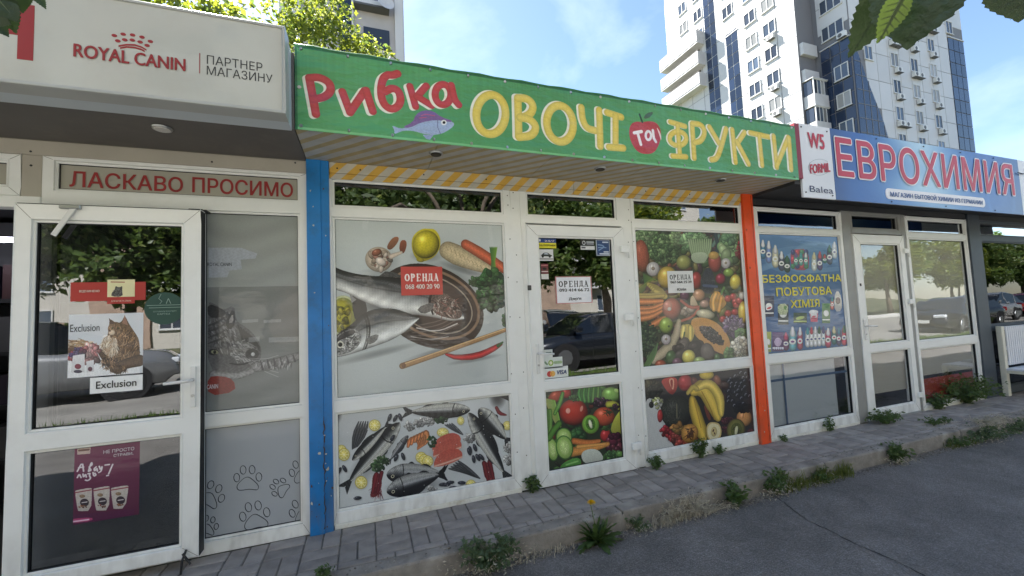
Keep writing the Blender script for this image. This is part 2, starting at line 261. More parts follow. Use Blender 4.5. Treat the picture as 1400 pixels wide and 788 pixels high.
# ------------------------------------------------------------------ printed pictures, painted with numpy on their own sheets
PK = 1.22
class Print:
    def __init__(s, name, x0, x1, z0, z1, Y, ppm, bg, grain=.02):
        s.n = name; s.b = (x0, x1, z0, z1); s.Y = Y; s.ppm = ppm; s.w = int((x1-x0)*ppm); s.h = int((z1-z0)*ppm); s.a = np.ones((s.h, s.w, 3))*np.array(bg)/255.; s.cx = (0, 0, 1.); s.grain = grain; s.rg = np.random.default_rng(len(name)*7+3)
    def crop(s, x0, y0, k): s.cx = (x0, y0, k); return s
    def T(s, pts):
        p = np.atleast_2d(np.array(pts, float)); px = s.cx[0]+p[:, 0]/s.cx[2]; py = s.cx[1]+p[:, 1]/s.cx[2]
        v = ((px-700)/FPX)[:, None]*CR-((py-394)/FPX)[:, None]*CU+CF; q = CP+v*((s.Y+CD)/v[:, 1])[:, None]
        return np.stack([(q[:, 0]-s.b[0])*s.ppm, (q[:, 2]-s.b[2])*s.ppm], 1)
    def win(s, lo, hi):
        x0, y0 = max(0, int(lo[0])-1), max(0, int(lo[1])-1); x1, y1 = min(s.w, int(hi[0])+2), min(s.h, int(hi[1])+2)
        if x1 <= x0 or y1 <= y0: return None
        Y, X = np.mgrid[y0:y1, x0:x1]; return slice(y0, y1), slice(x0, x1), X+.5, Y+.5
    def put(s, w, al, col):
        al = np.clip(al, 0, 1)[..., None]; s.a[w[0], w[1]] = s.a[w[0], w[1]]*(1-al)+np.clip(col, 0, 1)*al
    def nz(s, w, amp, sc=3.):
        X, Y = w[2], w[3]; ph = s.rg.random(6)*9
        return 1+amp*(s.rg.standard_normal(X.shape)*.5+np.sin(X/sc+ph[0]+2*np.sin(Y/sc/1.7+ph[1]))*np.sin(Y/sc*.9+ph[2]+1.5*np.sin(X/sc/2+ph[3])))
    def E(s, cx, cy, rx, ry, ang=0, col=(200, 0, 0), sh=.45, hl=.3, nz=.04, al=1., edge=None):
        a = radians(ang); P = s.T([(cx, cy), (cx+rx*cos(a), cy+rx*sin(a)), (cx-ry*sin(a), cy+ry*cos(a))]); c = P[0]; A = P[1]-c; B = P[2]-c
        r = np.sqrt(A**2+B**2); w = s.win(c-r, c+r)
        if w is None: return s
        dx = w[2]-c[0]; dy = w[3]-c[1]; det = A[0]*B[1]-A[1]*B[0]; u = (dx*B[1]-dy*B[0])/det; v = (A[0]*dy-A[1]*dx)/det; q = u*u+v*v
        px = max(1., sqrt(abs(det))); m = np.clip((1-np.sqrt(q))*px, 0, 1)*al
        # light from the upper left of the printed picture
        ca, sa = cos(a), sin(a); U = u*ca-v*sa; V = u*sa+v*ca
        f = 1-sh*np.clip(q, 0, 1)**1.6-sh*.5*np.clip(U*.5+V*.7, -1, 1)
        C = np.array(col)/255.*f[..., None]*s.nz(w, nz)[..., None]+hl*np.exp(-((U+.3)**2+(V+.38)**2)/.05)[..., None]
        if edge: C = np.where((q > .72)[..., None], np.array(edge)/255., C)
        s.put(w, m, C); return s
    def D(s, cx, cy, rx, ry, ang=0, amt=.4):
        a = radians(ang); P = s.T([(cx, cy), (cx+rx*cos(a), cy+rx*sin(a)), (cx-ry*sin(a), cy+ry*cos(a))]); c = P[0]; A = P[1]-c; B = P[2]-c; r = np.sqrt(A**2+B**2); w = s.win(c-r, c+r)
        if w is None: return s
        dx = w[2]-c[0]; dy = w[3]-c[1]; det = A[0]*B[1]-A[1]*B[0]; u = (dx*B[1]-dy*B[0])/det; v = (A[0]*dy-A[1]*dx)/det; q = np.clip(1-(u*u+v*v), 0, 1)
        s.put(w, amt*q**1.2, np.zeros(3)+.08); return s
    def smooth(s, p, k=2, closed=True):
        p = np.array(p, float)
        for _ in range(k):
            q = np.roll(p, -1, 0) if closed else p[1:]; o = p if closed else p[:-1]
            n = np.empty((2*len(o), 2)); n[0::2] = .75*o+.25*q; n[1::2] = .25*o+.75*q
            p = n if closed else np.vstack([p[:1], n, p[-1:]])
        return p
    def P(s, pts, col, sm=2, nz=.04, sh=0., al=1., col2=None):
        p = s.T(s.smooth(pts, sm) if sm else pts); w = s.win(p.min(0), p.max(0))
        if w is None: return s
        X, Y = w[2], w[3]; ins = np.zeros(X.shape, bool); x1, y1 = p[:, 0], p[:, 1]; x2, y2 = np.roll(x1, -1), np.roll(y1, -1)
        for a, b, c, d in zip(x1, y1, x2, y2):
            if b == d: continue
            ins ^= ((b > Y) != (d > Y)) & (X < (c-a)*(Y-b)/(d-b)+a)
        v = (Y-p[:, 1].min())/(np.ptp(p[:, 1])+1e-6); f = 1-sh*(1-v)
        C0 = np.array(col)/255.
        C = (C0*v[..., None]+np.array(col2)/255.*(1-v[..., None])) if col2 else C0
        s.put(w, ins*al, C*(f*s.nz(w, nz))[..., None]); return s
    def L(s, pts, r, col, sh=.25, sm=0, nz=.03, closed=False, al=1., hl=0.):
        pts = np.array(pts, float); rr = np.array(r if hasattr(r, '__len__') else [r]*len(pts), float)
        if sm:
            q = s.smooth(np.c_[pts[:, 0], pts[:, 1]], sm, closed); rr = np.interp(np.linspace(0, 1, len(q)), np.linspace(0, 1, len(pts)), rr); pts = q
        if closed: pts = np.vstack([pts, pts[:1]]); rr = np.append(rr, rr[0])
        p = s.T(pts); q = s.T(pts+np.array([1., 0])); k = np.abs(q[:, 0]-p[:, 0]); q2 = s.T(pts+np.array([0, 1.])); k = (k+np.abs(q2[:, 1]-p[:, 1]))/2; R = rr*k
        w = s.win(p.min(0)-R.max(), p.max(0)+R.max())
        if w is None: return s
        best = np.full(w[2].shape, -9.); side = np.zeros(w[2].shape)
        for i in range(len(p)-1):
            d = p[i+1]-p[i]; L2 = d@d+1e-9; t = np.clip(((w[2]-p[i][0])*d[0]+(w[3]-p[i][1])*d[1])/L2, 0, 1)
            ex = w[2]-p[i][0]-t*d[0]; ey = w[3]-p[i][1]-t*d[1]; ds = np.sqrt(ex**2+ey**2); Rt = R[i]+(R[i+1]-R[i])*t; v = Rt-ds
            n = v > best; best = np.where(n, v, best); side = np.where(n, ds/np.maximum(Rt, .1), side)
        f = (1-sh*side**2)*s.nz(w, nz)+hl*np.exp(-side**2/.1)
        s.put(w, np.clip(best+.5, 0, 1)*al, np.array(col)/255.*f[..., None]); return s
    def BL(s, cx, cy, rx, ry, cols, n, sz, ang=0, asp=1.6, hl=.1, sh=.5):
        for _ in range(n):
            t = s.rg.random()*2*pi; q = sqrt(s.rg.random()); a = radians(ang); x, y = q*rx*cos(t), q*ry*sin(t)
            k = 1-.35*((x/rx+y/ry)/1.4+.5)*(s.rg.random()*.8+.2)
            c = np.array(cols[s.rg.integers(len(cols))])*k*s.rg.uniform(.8, 1.15)
            z = sz*s.rg.uniform(.6, 1.3); s.E(cx+x*cos(a)-y*sin(a), cy+x*sin(a)+y*cos(a), z, z/asp, s.rg.random()*180, tuple(c), sh, hl, 0)
        return s
    def HR(s, cx, cy, rx, ry, cols, n, ln, wd, ang, spread=25, al=.8, curve=.0):
        for _ in range(n):
            t = s.rg.random()*2*pi; q = sqrt(s.rg.random()); x = cx+q*rx*cos(t); y = cy+q*ry*sin(t); a = radians(ang+s.rg.normal()*spread); l = ln*s.rg.uniform(.6, 1.3)
            c = np.array(cols[s.rg.integers(len(cols))])*s.rg.uniform(.8, 1.2)
            s.L([(x, y), (x+l*cos(a), y+l*sin(a)), (x+2*l*cos(a+curve), y+2*l*sin(a+curve))], [wd, wd*.8, wd*.2], tuple(c), .1, 0, 0, al=al)
        return s
    def FISH(s, hx, hy, tx, ty, W, dark=(40, 43, 46), light=(214, 214, 208), back=-1, sc=6., stripe=0, eye=True, tail=1., bend=0.):
        """back=-1: the back of the fish is on the upper side when the head points left"""
        h = s.T([(hx, hy)])[0]; t = s.T([(tx, ty)])[0]; d = t-h; L = sqrt(d@d); e = d/L; nn = np.array([e[1], -e[0]])*back*-1
        kk = s.T([(hx+10, hy)])[0]-s.T([(hx, hy)])[0]; Wp = W*sqrt(kk@kk)/10.
        pad = Wp*1.7; w = s.win(np.minimum(h, t)-pad, np.maximum(h, t)+pad)
        if w is None: return s
        dx = w[2]-h[0]; dy = w[3]-h[1]; u = (dx*e[0]+dy*e[1])/L; v = (dx*nn[0]+dy*nn[1])/Wp-bend*np.sin(np.clip(u, 0, 1)*pi)
        body = np.where((u > 0) & (u < .86), (np.sin(np.clip(u/.86, 0, 1)**.72*pi)**.72)*.96+.13*np.clip(u/.2, 0, 1), 0)
        body = np.where((u >= .78) & (u < .86), np.maximum(body, .17), body)
        tw = np.clip((u-.84)/.16, 0, 1); tl = (u >= .84) & (u < 1.0-.05*(1-np.abs(v)/.8)) & (np.abs(v) < .15+tw*.75*tail)
        notch = (u > .93) & (np.abs(v) < (u-.93)*5*.5)
        tl &= ~notch
        fin = (((u > .32) & (u < .62) & (v > 0) & (v < body+.28*np.sin(np.clip((u-.32)/.3, 0, 1)*pi)**.6)) | ((u > .55) & (u < .72) & (v < 0) & (-v < body+.2*np.sin((np.clip(u, .55, .72)-.55)/.17*pi))) | ((u > .33) & (u < .43) & (v < 0) & (-v < body+.18*np.sin((np.clip(u, .33, .43)-.33)/.1*pi))))
        D = np.array(dark)/255.; G = np.array(light)/255.
        fr = .55+.45*np.sin((u*L*.9+v*Wp*.3)/1.6)
        s.put(w, (tl | fin)*.95, D*(.55+.6*fr[..., None]))
        vv = v/np.maximum(body, .05); q = np.clip(.5+.62*vv, 0, 1)**.85
        q = np.clip((q-.42)*1.7+.42, 0, 1); C = D*q[..., None]+G*(1-q[..., None])
        su, sv = u*L/sc, v*Wp/sc; scale = .74+.42*np.abs(np.sin(su*pi)*np.sin(sv*pi+np.floor(su)*pi/2)); C = C*np.where(u > .24, scale, 1)[..., None]
        if stripe: C = C*(1-.55*(np.sin(u*L/stripe+4*np.sin(v*3)) > .1)*(vv > .25))[..., None]
        C *= (1-.38*np.abs(vv)**4)[..., None]; C += .22*np.exp(-((vv+.15)**2)/.03)[..., None]*(u > .25)[..., None]*(u < .8)[..., None]
        g = np.abs(u-.235-.03*(1-vv**2)) < .009; C = np.where(g[..., None], C*.4, C); g2 = (u < .22); C = np.where(g2[..., None], C*(.9+.14*np.sin(u*L/2.2+vv*6)*np.sin(vv*9+u*L/5))[..., None], C)
        s.put(w, (np.abs(v) < body), C*s.nz(w, .08, 2.)[..., None])
        if eye:
            ex = h+e*L*.1+nn*Wp*.22; r = max(1.6, Wp*.13)
            ww = s.win(ex-r*2, ex+r*2)
            if ww:
                q = np.sqrt((ww[2]-ex[0])**2+(ww[3]-ex[1])**2); s.put(ww, (q < r*1.35), np.array([.72, .7, .6])); s.put(ww, (q < r*.8), np.array([.03, .03, .04]))
        return s
    def inv(s, X, Y):
        v = np.stack([s.b[0]+X/s.ppm, np.full(X.shape, s.Y), s.b[2]+Y/s.ppm], -1)-CP; d = v@CF
        return (700+FPX*(v@CR)/d-s.cx[0])*s.cx[2], (394-FPX*(v@CU)/d-s.cx[1])*s.cx[2]
    def BODY(s, top, bot, dark, mid, light, sc=6., gill=None, edge=.16, spk=.25):
        top, bot = s.smooth(top, 2, False), s.smooth(bot, 2, False); p = s.T(np.vstack([top, bot])); w = s.win(p.min(0), p.max(0)); cx, cy = s.inv(w[2], w[3])
        a = np.interp(cx, top[:, 0], top[:, 1]); b = np.interp(cx, bot[:, 0], bot[:, 1]); t = (cy-a)/np.maximum(b-a, 1); m = (t > 0) & (t < 1) & (cx > max(top[0, 0], bot[0, 0])) & (cx < min(top[-1, 0], bot[-1, 0]))
        D, M, G = (np.array(c)/255. for c in (dark, mid, light)); k1 = np.clip(t/.42, 0, 1)[..., None]; k2 = np.clip((t-.42)/.35, 0, 1)[..., None]; C = D*(1-k1**2)+M*k1**2; C = C*(1-k2)+G*k2
        d1 = np.sin((cx+1.2*cy)/sc*pi)*np.sin((cx-1.2*cy)/sc*pi); C = C*(1+spk*d1*np.clip(1.15-t*1.1, .15, 1))[..., None]
        C = C*(1-.5*np.exp(-((t-.40)**2)/.0006)*.6)[..., None]; C = C*(1-.55*np.clip((t-.82)/.18, 0, 1)**2)[..., None]; C = C*(1-.35*np.exp(-t/.05))[..., None]
        C = C+.20*(np.exp(-((t-.22-.05*np.sin(cx/40.))**2)/.003)*(s.rg.random(t.shape) > .35))[..., None]
        n = s.rg.standard_normal(t.shape)*.06+.05*np.sin(cx/9+3*np.sin(cy/17)); C = C*(1+n)[..., None]
        if gill:
            for gx, bend, dk in gill: g = np.abs(cx-gx-bend*(1-(2*t-1)**2)) < 3.2; C = np.where(g[..., None], C*dk, C)
        s.put(w, m.astype(float), C); return s
    def LEM(s, cx, cy, r, asp=1., ang=0, rind=(212, 190, 50)):
        s.D(cx+2, cy+3, r*1.25, r*1.25*asp, 0, .3); s.E(cx, cy, r, r*asp, ang, rind, .2, 0); s.E(cx, cy, r*.86, r*.86*asp, ang, (228, 224, 180), .1, 0); s.E(cx, cy, r*.76, r*.76*asp, ang, (214, 200, 96), .15, .1)
        for k in range(8):
            a = k*pi/4; s.L([(cx, cy), (cx+r*.76*cos(a), cy+r*.76*asp*sin(a))], max(r*.035, .5), (236, 230, 190), 0)
        return s
    def ser(s, txt, x0, x1, y0, y1, col, bold=1.):       # small roman capitals drawn with strokes
        n = len(txt); adv = (x1[0]-x0[0])/n, (x1[1]-x0[1])/n; H = (y0, y1)
        G = {'О': [('o', .5, .5, .36, .47)], 'Р': [(.22, 0, .22, 1, .09), (.05, 0, .4, 0, .03), (.05, 1, .4, 1, .03), ('o', .48, .26, .24, .25), (.22, .02, .45, .02, .04), (.22, .5, .45, .5, .04)],
             'Е': [(.22, 0, .22, 1, .09), (.05, 0, .8, 0, .04), (.05, 1, .85, 1, .04), (.22, .5, .6, .5, .04), (.8, 0, .8, .22, .03), (.85, 1, .85, .76, .03)],
             'Н': [(.2, 0, .2, 1, .09), (.78, 0, .78, 1, .09), (.2, .5, .78, .5, .04), (.05, 0, .35, 0, .03), (.05, 1, .35, 1, .03), (.63, 0, .95, 0, .03), (.63, 1, .95, 1, .03)],
             'Д': [(.3, 0, .25, .8, .05), (.7, 0, .7, .9, .09), (.2, 0, .85, 0, .04), (.05, .92, .95, .92, .05), (.05, .92, .05, 1.15, .04), (.95, .92, .95, 1.15, .04)],
             'А': [(.48, 0, .2, 1, .04), (.48, 0, .78, 1, .09), (.3, .62, .65, .62, .04), (.05, 1, .35, 1, .03), (.6, 1, .95, 1, .03)]}
        for i, ch in enumerate(txt):
            def M(u, v): return x0[0]+adv[0]*(i+u*.86+.04), y0+v*(y1-y0)
            for g in G.get(ch, []):
                if g[0] == 'o': s.L([M(g[1]+g[3]*cos(a), g[2]+g[4]*sin(a)) for a in np.linspace(0, 2*pi, 17)], [bold*(y1-y0)*(.05+.05*abs(cos(a))) for a in np.linspace(0, 2*pi, 17)], col, 0)
                else: s.L([M(g[0], g[1]), M(g[2], g[3])], g[4]*(y1-y0)*bold, col, 0)
        return s
    def finish(s, parent=None, label=None, cat=None, group=None, thick=.0015, name=None, rough=.3, coat=.6, quad=None, y=None, k=None, wob=.0035):
        A = np.ones((s.h, s.w, 4), np.float32); fd = .0 if s.n in ('green_banner', 'sign_panel', 'fish_poster', 'seafood_poster') else .06; lum = s.a.mean(-1, keepdims=True); s.a = (s.a*(1-fd*1.2)+lum*fd*1.2)*(1-fd*.5)+.5*fd*.5; g = s.rg.standard_normal((s.h, s.w, 1))*s.grain; A[..., :3] = np.clip(s.a*(1+g), 0, 1)
        im = bpy.data.images.new(s.n+'_print', s.w, s.h); im.pixels.foreach_set(A.ravel()); im.update(); im.pack()
        m = bpy.data.materials.new(s.n); m.use_nodes = True; t = m.node_tree; n = t.nodes; b = n['Principled BSDF']; ti = n.new('ShaderNodeTexImage'); ti.image = im
        h = n.new('ShaderNodeVectorMath'); h.operation = 'SCALE'; h.inputs['Scale'].default_value = k or PK; t.links.new(ti.outputs[0], h.inputs[0]); t.links.new(h.outputs[0], b.inputs['Base Color'])
        b.inputs['Roughness'].default_value = rough; b.inputs['Coat Weight'].default_value = coat; b.inputs['Coat Roughness'].default_value = .03
        if wob:
            tn = n.new('ShaderNodeTexCoord'); z = n.new('ShaderNodeTexNoise'); z.inputs['Scale'].default_value = 2.6; z.inputs['Detail'].default_value = 4; mpp = n.new('ShaderNodeMapping'); mpp.inputs['Scale'].default_value = (1, 1, 2.4)
            t.links.new(tn.outputs['Object'], mpp.inputs[0]); t.links.new(mpp.outputs[0], z.inputs[0]); bp = n.new('ShaderNodeBump'); bp.inputs['Distance'].default_value = wob; t.links.new(z.outputs[0], bp.inputs['Height']); t.links.new(bp.outputs[0], b.inputs['Normal']); t.links.new(bp.outputs[0], b.inputs['Coat Normal'])
        x0, x1, z0, z1 = s.b; y = s.Y if y is None else y
        vs = [(x0, y, z0), (x1, y, z0), (x1, y, z1), (x0, y, z1), (x0, y+thick, z0), (x1, y+thick, z0), (x1, y+thick, z1), (x0, y+thick, z1)]
        if quad: vs = [(q[0], y, q[1]) for q in quad]+[(q[0], y+thick, q[1]) for q in quad]
        me = bpy.data.meshes.new(name or s.n); me.from_pydata(vs, [], [(0, 1, 2, 3), (5, 4, 7, 6), (4, 0, 3, 7), (1, 5, 6, 2), (4, 5, 1, 0), (3, 2, 6, 7)])
        uv = me.uv_layers.new(name='UVMap'); c = {0: (0, 0), 1: (1, 0), 2: (1, 1), 3: (0, 1)}
        q4 = vs[:4]
        for l in me.loops:
            v = vs[l.vertex_index]; uv.data[l.index].uv = ((v[0]-x0)/(x1-x0), (v[2]-z0)/(z1-z0))
        me.materials.append(m); return link(name or s.n, me, parent, None, label, cat, group)
# ================================================================== SETTING
def node_mat(name, fn):
    m = bpy.data.materials.new(name); MATS[name] = m; m.use_nodes = True; t = m.node_tree; fn(t, t.nodes, t.nodes['Principled BSDF']); return m
def _asphalt(t, n, b):
    tcn = n.new('ShaderNodeTexCoord'); O = tcn.outputs['Object']
    v = n.new('ShaderNodeTexVoronoi'); v.inputs['Scale'].default_value = 150; t.links.new(O, v.inputs[0])
    z = n.new('ShaderNodeTexNoise'); z.inputs['Scale'].default_value = 1.3; z.inputs['Detail'].default_value = 8; z.inputs['Roughness'].default_value = .6; t.links.new(O, z.inputs[0])
    z2 = n.new('ShaderNodeTexNoise'); z2.inputs['Scale'].default_value = 420; z2.inputs['Detail'].default_value = 3; t.links.new(O, z2.inputs[0])
    r = n.new('ShaderNodeValToRGB'); r.color_ramp.elements[0].position = .1; r.color_ramp.elements[0].color = (.19, .176, .162, 1); r.color_ramp.elements[1].position = .95; r.color_ramp.elements[1].color = (.36, .34, .325, 1)
    x = r.color_ramp.elements.new(.6); x.color = (.26, .242, .222, 1); t.links.new(v.outputs['Color'], r.inputs[0])
    sp = n.new('ShaderNodeValToRGB'); sp.color_ramp.elements[0].position = .66; sp.color_ramp.elements[0].color = (0, 0, 0, 1); sp.color_ramp.elements[1].position = .74; sp.color_ramp.elements[1].color = (.5, .5, .5, 1); t.links.new(z2.outputs[0], sp.inputs[0])
    mr = n.new('ShaderNodeMapRange'); mr.inputs[1].default_value = .3; mr.inputs[2].default_value = .7; mr.inputs[3].default_value = .78; mr.inputs[4].default_value = 1.18; t.links.new(z.outputs[0], mr.inputs[0])
    h = n.new('ShaderNodeVectorMath'); h.operation = 'SCALE'; t.links.new(r.outputs[0], h.inputs[0]); t.links.new(mr.outputs[0], h.inputs['Scale'])
    q = n.new('ShaderNodeMix'); q.data_type = 'RGBA'; q.inputs[7].default_value = (.6, .58, .55, 1); t.links.new(sp.outputs[0], q.inputs[0]); t.links.new(h.outputs[0], q.inputs[6]); z3 = n.new('ShaderNodeTexNoise'); z3.inputs['Scale'].default_value = 3.1; z3.inputs['Detail'].default_value = 10; z3.inputs['Roughness'].default_value = .65; z3.inputs['Distortion'].default_value = .6; t.links.new(O, z3.inputs[0])
    r3 = n.new('ShaderNodeMapRange'); r3.inputs[1].default_value = .35; r3.inputs[2].default_value = .72; r3.inputs[3].default_value = 1.12; r3.inputs[4].default_value = .72; t.links.new(z3.outputs[0], r3.inputs[0])
    h3 = n.new('ShaderNodeVectorMath'); h3.operation = 'SCALE'; t.links.new(q.outputs[2], h3.inputs[0]); t.links.new(r3.outputs[0], h3.inputs['Scale']); t.links.new(h3.outputs[0], b.inputs['Base Color'])
    b.inputs['Roughness'].default_value = .85; b.inputs['Specular IOR Level'].default_value = .35
    bp = n.new('ShaderNodeBump'); bp.inputs['Strength'].default_value = 1; bp.inputs['Distance'].default_value = .012; t.links.new(v.outputs['Distance'], bp.inputs['Height']); t.links.new(bp.outputs[0], b.inputs['Normal'])
ASPH = node_mat('asphalt', _asphalt)
def _ground(t, n, b):
    tcn = n.new('ShaderNodeTexCoord'); z = n.new('ShaderNodeTexNoise'); z.inputs['Scale'].default_value = .6; z.inputs['Detail'].default_value = 12; t.links.new(tcn.outputs['Object'], z.inputs[0])
    r = n.new('ShaderNodeValToRGB'); e = r.color_ramp.elements; e[0].position = .35; e[0].color = (.04, .065, .02, 1); e[1].position = .65; e[1].color = (.13, .12, .06, 1); t.links.new(z.outputs[0], r.inputs[0]); t.links.new(r.outputs[0], b.inputs['Base Color']); b.inputs['Roughness'].default_value = .95
GRD = node_mat('grass_soil', _ground)
PAVE = mat('paving_brick', (.315, .285, .258), .8, var=.26, vscale=9, bump=.5, bscale=120, rgb=False, rand=.22, dirt=.5, dcol=(.22, .20, .165), dscale=5)
SAND = mat('joint_sand', (.19, .178, .155), .95, var=.3, vscale=20, rgb=False)
KERB = mat('kerb_concrete', (.29, .262, .225), .85, var=.38, vscale=6, bump=.7, bscale=60, rgb=False, dirt=.75, dcol=(.12, .105, .08), dscale=4)
link('ground', MB().add([(-400, -400, -.16), (400, -400, -.16), (400, 500, -.16), (-400, 500, -.16)], [(0, 1, 2, 3)]).mesh('ground', GRD), kind='structure')
link('asphalt_drive', MB().add([(-60, -5.1, -.13), (90, -5.1, -.13), (90, -.575, -.13), (-60, -.575, -.13)], [(0, 1, 2, 3)]).mesh('asphalt', ASPH), kind='structure')
link('road', MB().add([(-90, -17, -.135), (140, -17, -.135), (140, -5.9, -.135), (-90, -5.9, -.135)], [(0, 1, 2, 3)]).mesh('road', mat('road_asphalt', (.24, .23, .21), .85, rgb=False, var=.2, vscale=1, bump=.3, bscale=80)), kind='structure')
link('opposite_pavement', MB().box(-90, 140, -19.5, -17.1, -.3, -.02).mesh('pav', mat('far_paving', (.5, .49, .47), .9, rgb=False, var=.1)), kind='structure')
# pavement: basket weave of paired bricks
pv = link('pavement', MB().box(-4.5, 16, -.466, .25, -.3, -.010).mesh('pavement', SAND), kind='structure')
def brick_mesh(lx, ly):
    b = MB().box(-lx/2, lx/2, -ly/2, ly/2, -.05, 0); me = b.mesh('brick', PAVE, bevel=.005); me['loc'] = 1; return me
BRK = {}
M_ = .206; cnt = 0; far = MB()
for i in range(-13, 78):
    for j in range(3):
        x0 = i*M_+.03; y1 = -.002-j*M_
        hv = (i+j) % 2
        for k in range(2):
            if hv: cx, cy, lx, ly = x0+M_/2, y1-M_*(.25+.5*k), M_-.007, M_/2-.007
            else: cx, cy, lx, ly = x0+M_*(.25+.5*k), y1-M_/2, M_/2-.007, M_-.007
            ylo = max(cy-ly/2, -.463)
            if cy+ly/2 - ylo < .012: continue
            yhi = cy+ly/2; ly2 = yhi-ylo; cy2 = (yhi+ylo)/2
            dz = random.uniform(-.003, .002)
            if cnt < 292 and i > -11:
                key = (round(lx, 3), round(ly2, 3))
                if key not in BRK: BRK[key] = brick_mesh(*key)
                o = link('brick', BRK[key], pv, loc=(cx, cy2, dz)); o.rotation_euler = (random.uniform(-.01, .01), random.uniform(-.01, .01), random.uniform(-.012, .012)); cnt += 1
            elif i > 40: far.box(cx-lx/2, cx+lx/2, ylo, yhi, -.05, dz)
            else: far.box(cx-lx/2, cx+lx/2, ylo, yhi, -.05, dz)
far.build('brick_rest', PAVE, pv, kind='stuff', bevel=.003)
kb = link('kerb', MB().box(-4.5, 16, -.565, -.467, -.4, -.025).mesh('kerb', KERB), kind='structure')
x = -4.4
while x < 15.5:
    b = MB().box(-.494, .494, -.052, .052, -.2, 0); me = b.mesh('kerbstone', KERB, bevel=.012, seg=2); me['loc'] = 1
    for v in me.vertices: v.co += Vector((0, random.uniform(-.002, .002), random.uniform(-.003, .002)))
    o = link('kerbstone', me, kb, loc=(x+.5, -.518+random.uniform(-.004, .004), random.uniform(-.004, .003))); o.rotation_euler = (random.uniform(-.02, .02), 0, random.uniform(-.004, .004)); x += 1.0
# crack in the asphalt
cr = [(2.93, -.6), (2.90, -.72), (2.84, -.85), (2.79, -.98), (2.80, -1.1), (2.775, -1.26), (2.79, -1.4), (2.78, -1.56), (2.74, -1.8), (2.76, -2.1), (2.7, -2.5)]
b = MB(); vs = []; pp = []
for (xa, ya), (xb, yb) in zip(cr, cr[1:]):
    for k in range(5): t = k/5; pp.append((xa+(xb-xa)*t+random.uniform(-.006, .006), ya+(yb-ya)*t))
for px_, py_ in pp: q = random.uniform(.0015, .0045); vs += [(px_-q, py_, -.1265), (px_+q, py_, -.1265)]
b.add(vs, [(2*i, 2*i+1, 2*i+3, 2*i+2) for i in range(len(pp)-1)]); link('asphalt_crack', b.mesh('crack', mat('crack_dark', (.015, .014, .013), .95, rgb=False)), kind='structure')
# gutter grit and dried plant litter
b = MB()
for _ in range(5200):
    x = random.uniform(-1.5, 10); t = abs(random.gauss(0, .033)); y = -.58-t; s_ = random.uniform(.0015, .006)*(1.3 if random.random() < .06 else 1)
    if random.random() < .12: y = random.uniform(-.46, -.58); z = .001
    else: z = -.128
    c = Vector((x, y, z+s_*.4)); a = random.random()*pi
    b.obox(c, (s_*cos(a), s_*sin(a), 0), (-s_*sin(a)*.7, s_*cos(a)*.7, s_*.1), (0, 0, s_*.5), random.randrange(3))
b.build('gutter_grit', [mat('grit_a', (.24, .225, .2), .9, rgb=False), mat('grit_b', (.17, .15, .12), .9, rgb=False), mat('grit_c', (.33, .31, .28), .9, rgb=False)], kind='stuff')
b = MB()
for _ in range(2600):
    x = random.choice([1.9, 2.0, 2.5, 2.75, 3.3, 3.6, 4.5, 4.9, 5.6])+random.gauss(0, .22); y = -.585-abs(random.gauss(0, .035)); a = random.random()*pi; l = random.uniform(.006, .03)
    c = Vector((x, y, -.122+random.random()*.02)); d = Vector((cos(a), sin(a), random.uniform(-.2, .5)))*l
    b.add([c-d, c+Vector((.0012, 0, .001)), c+d, c+Vector((-.0012, 0, .002))], [(0, 1, 2, 3)])
b.build('dry_litter', mat('dry_litter', (.42, .38, .3), .9, rgb=False), kind='stuff')
b = MB()
for _ in range(14000):
    x = random.uniform(-14, 40); y = random.uniform(-5.85, -5.1); h = random.uniform(.04, .16); a = random.random()*2*pi
    d = Vector((cos(a), sin(a), 0))*.012; t = Vector((random.uniform(-.05, .05), random.uniform(-.05, .05), h)); c = Vector((x, y, -.16)); b.add([c-d, c+d, c+t], [(0, 1, 2)])
b.build('grass_verge', mat('grass_blades', (.09, .15, .03), .6, rgb=False, trans=.3), kind='stuff')
# ================================================================== MIDDLE SHOP (vegetables)
XL, XBR, X1, X2 = -.361, -.222, 3.548, 3.688
ZS = 2.453
veg = empty('vegetable_shop', (1.66, 0, 0), 'closed vegetable shop between the blue and the orange posts, rent notices on its glass', 'shop')
def shell(parent, x0, x1, ybk=3.2, ztop=2.4, fl=.0):
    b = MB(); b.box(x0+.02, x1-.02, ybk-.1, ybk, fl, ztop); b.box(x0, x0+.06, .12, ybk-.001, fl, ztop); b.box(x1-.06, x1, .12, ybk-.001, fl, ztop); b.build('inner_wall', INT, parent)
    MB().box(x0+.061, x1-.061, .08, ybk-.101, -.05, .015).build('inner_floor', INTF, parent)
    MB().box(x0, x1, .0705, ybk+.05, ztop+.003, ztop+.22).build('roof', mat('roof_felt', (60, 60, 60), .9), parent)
shell(veg, XL+.01, X2-.01)
GZ = dict(b=.105, m0=.745, m1=.828, t=2.072, t1=2.146, g=2.335)
# left window bay with the fish pictures
PG = mat('hidden_pane_backing', (60, 62, 64), .4)
window(veg, 'window_frame', XBR, 1.095, .028, 2.36, [(-.205, 1.037, GZ['b'], GZ['m0'], PG), (-.205, 1.037, GZ['m1'], GZ['t'], PG), (-.205, 1.037, GZ['t1'], GZ['g'], GLSD)])
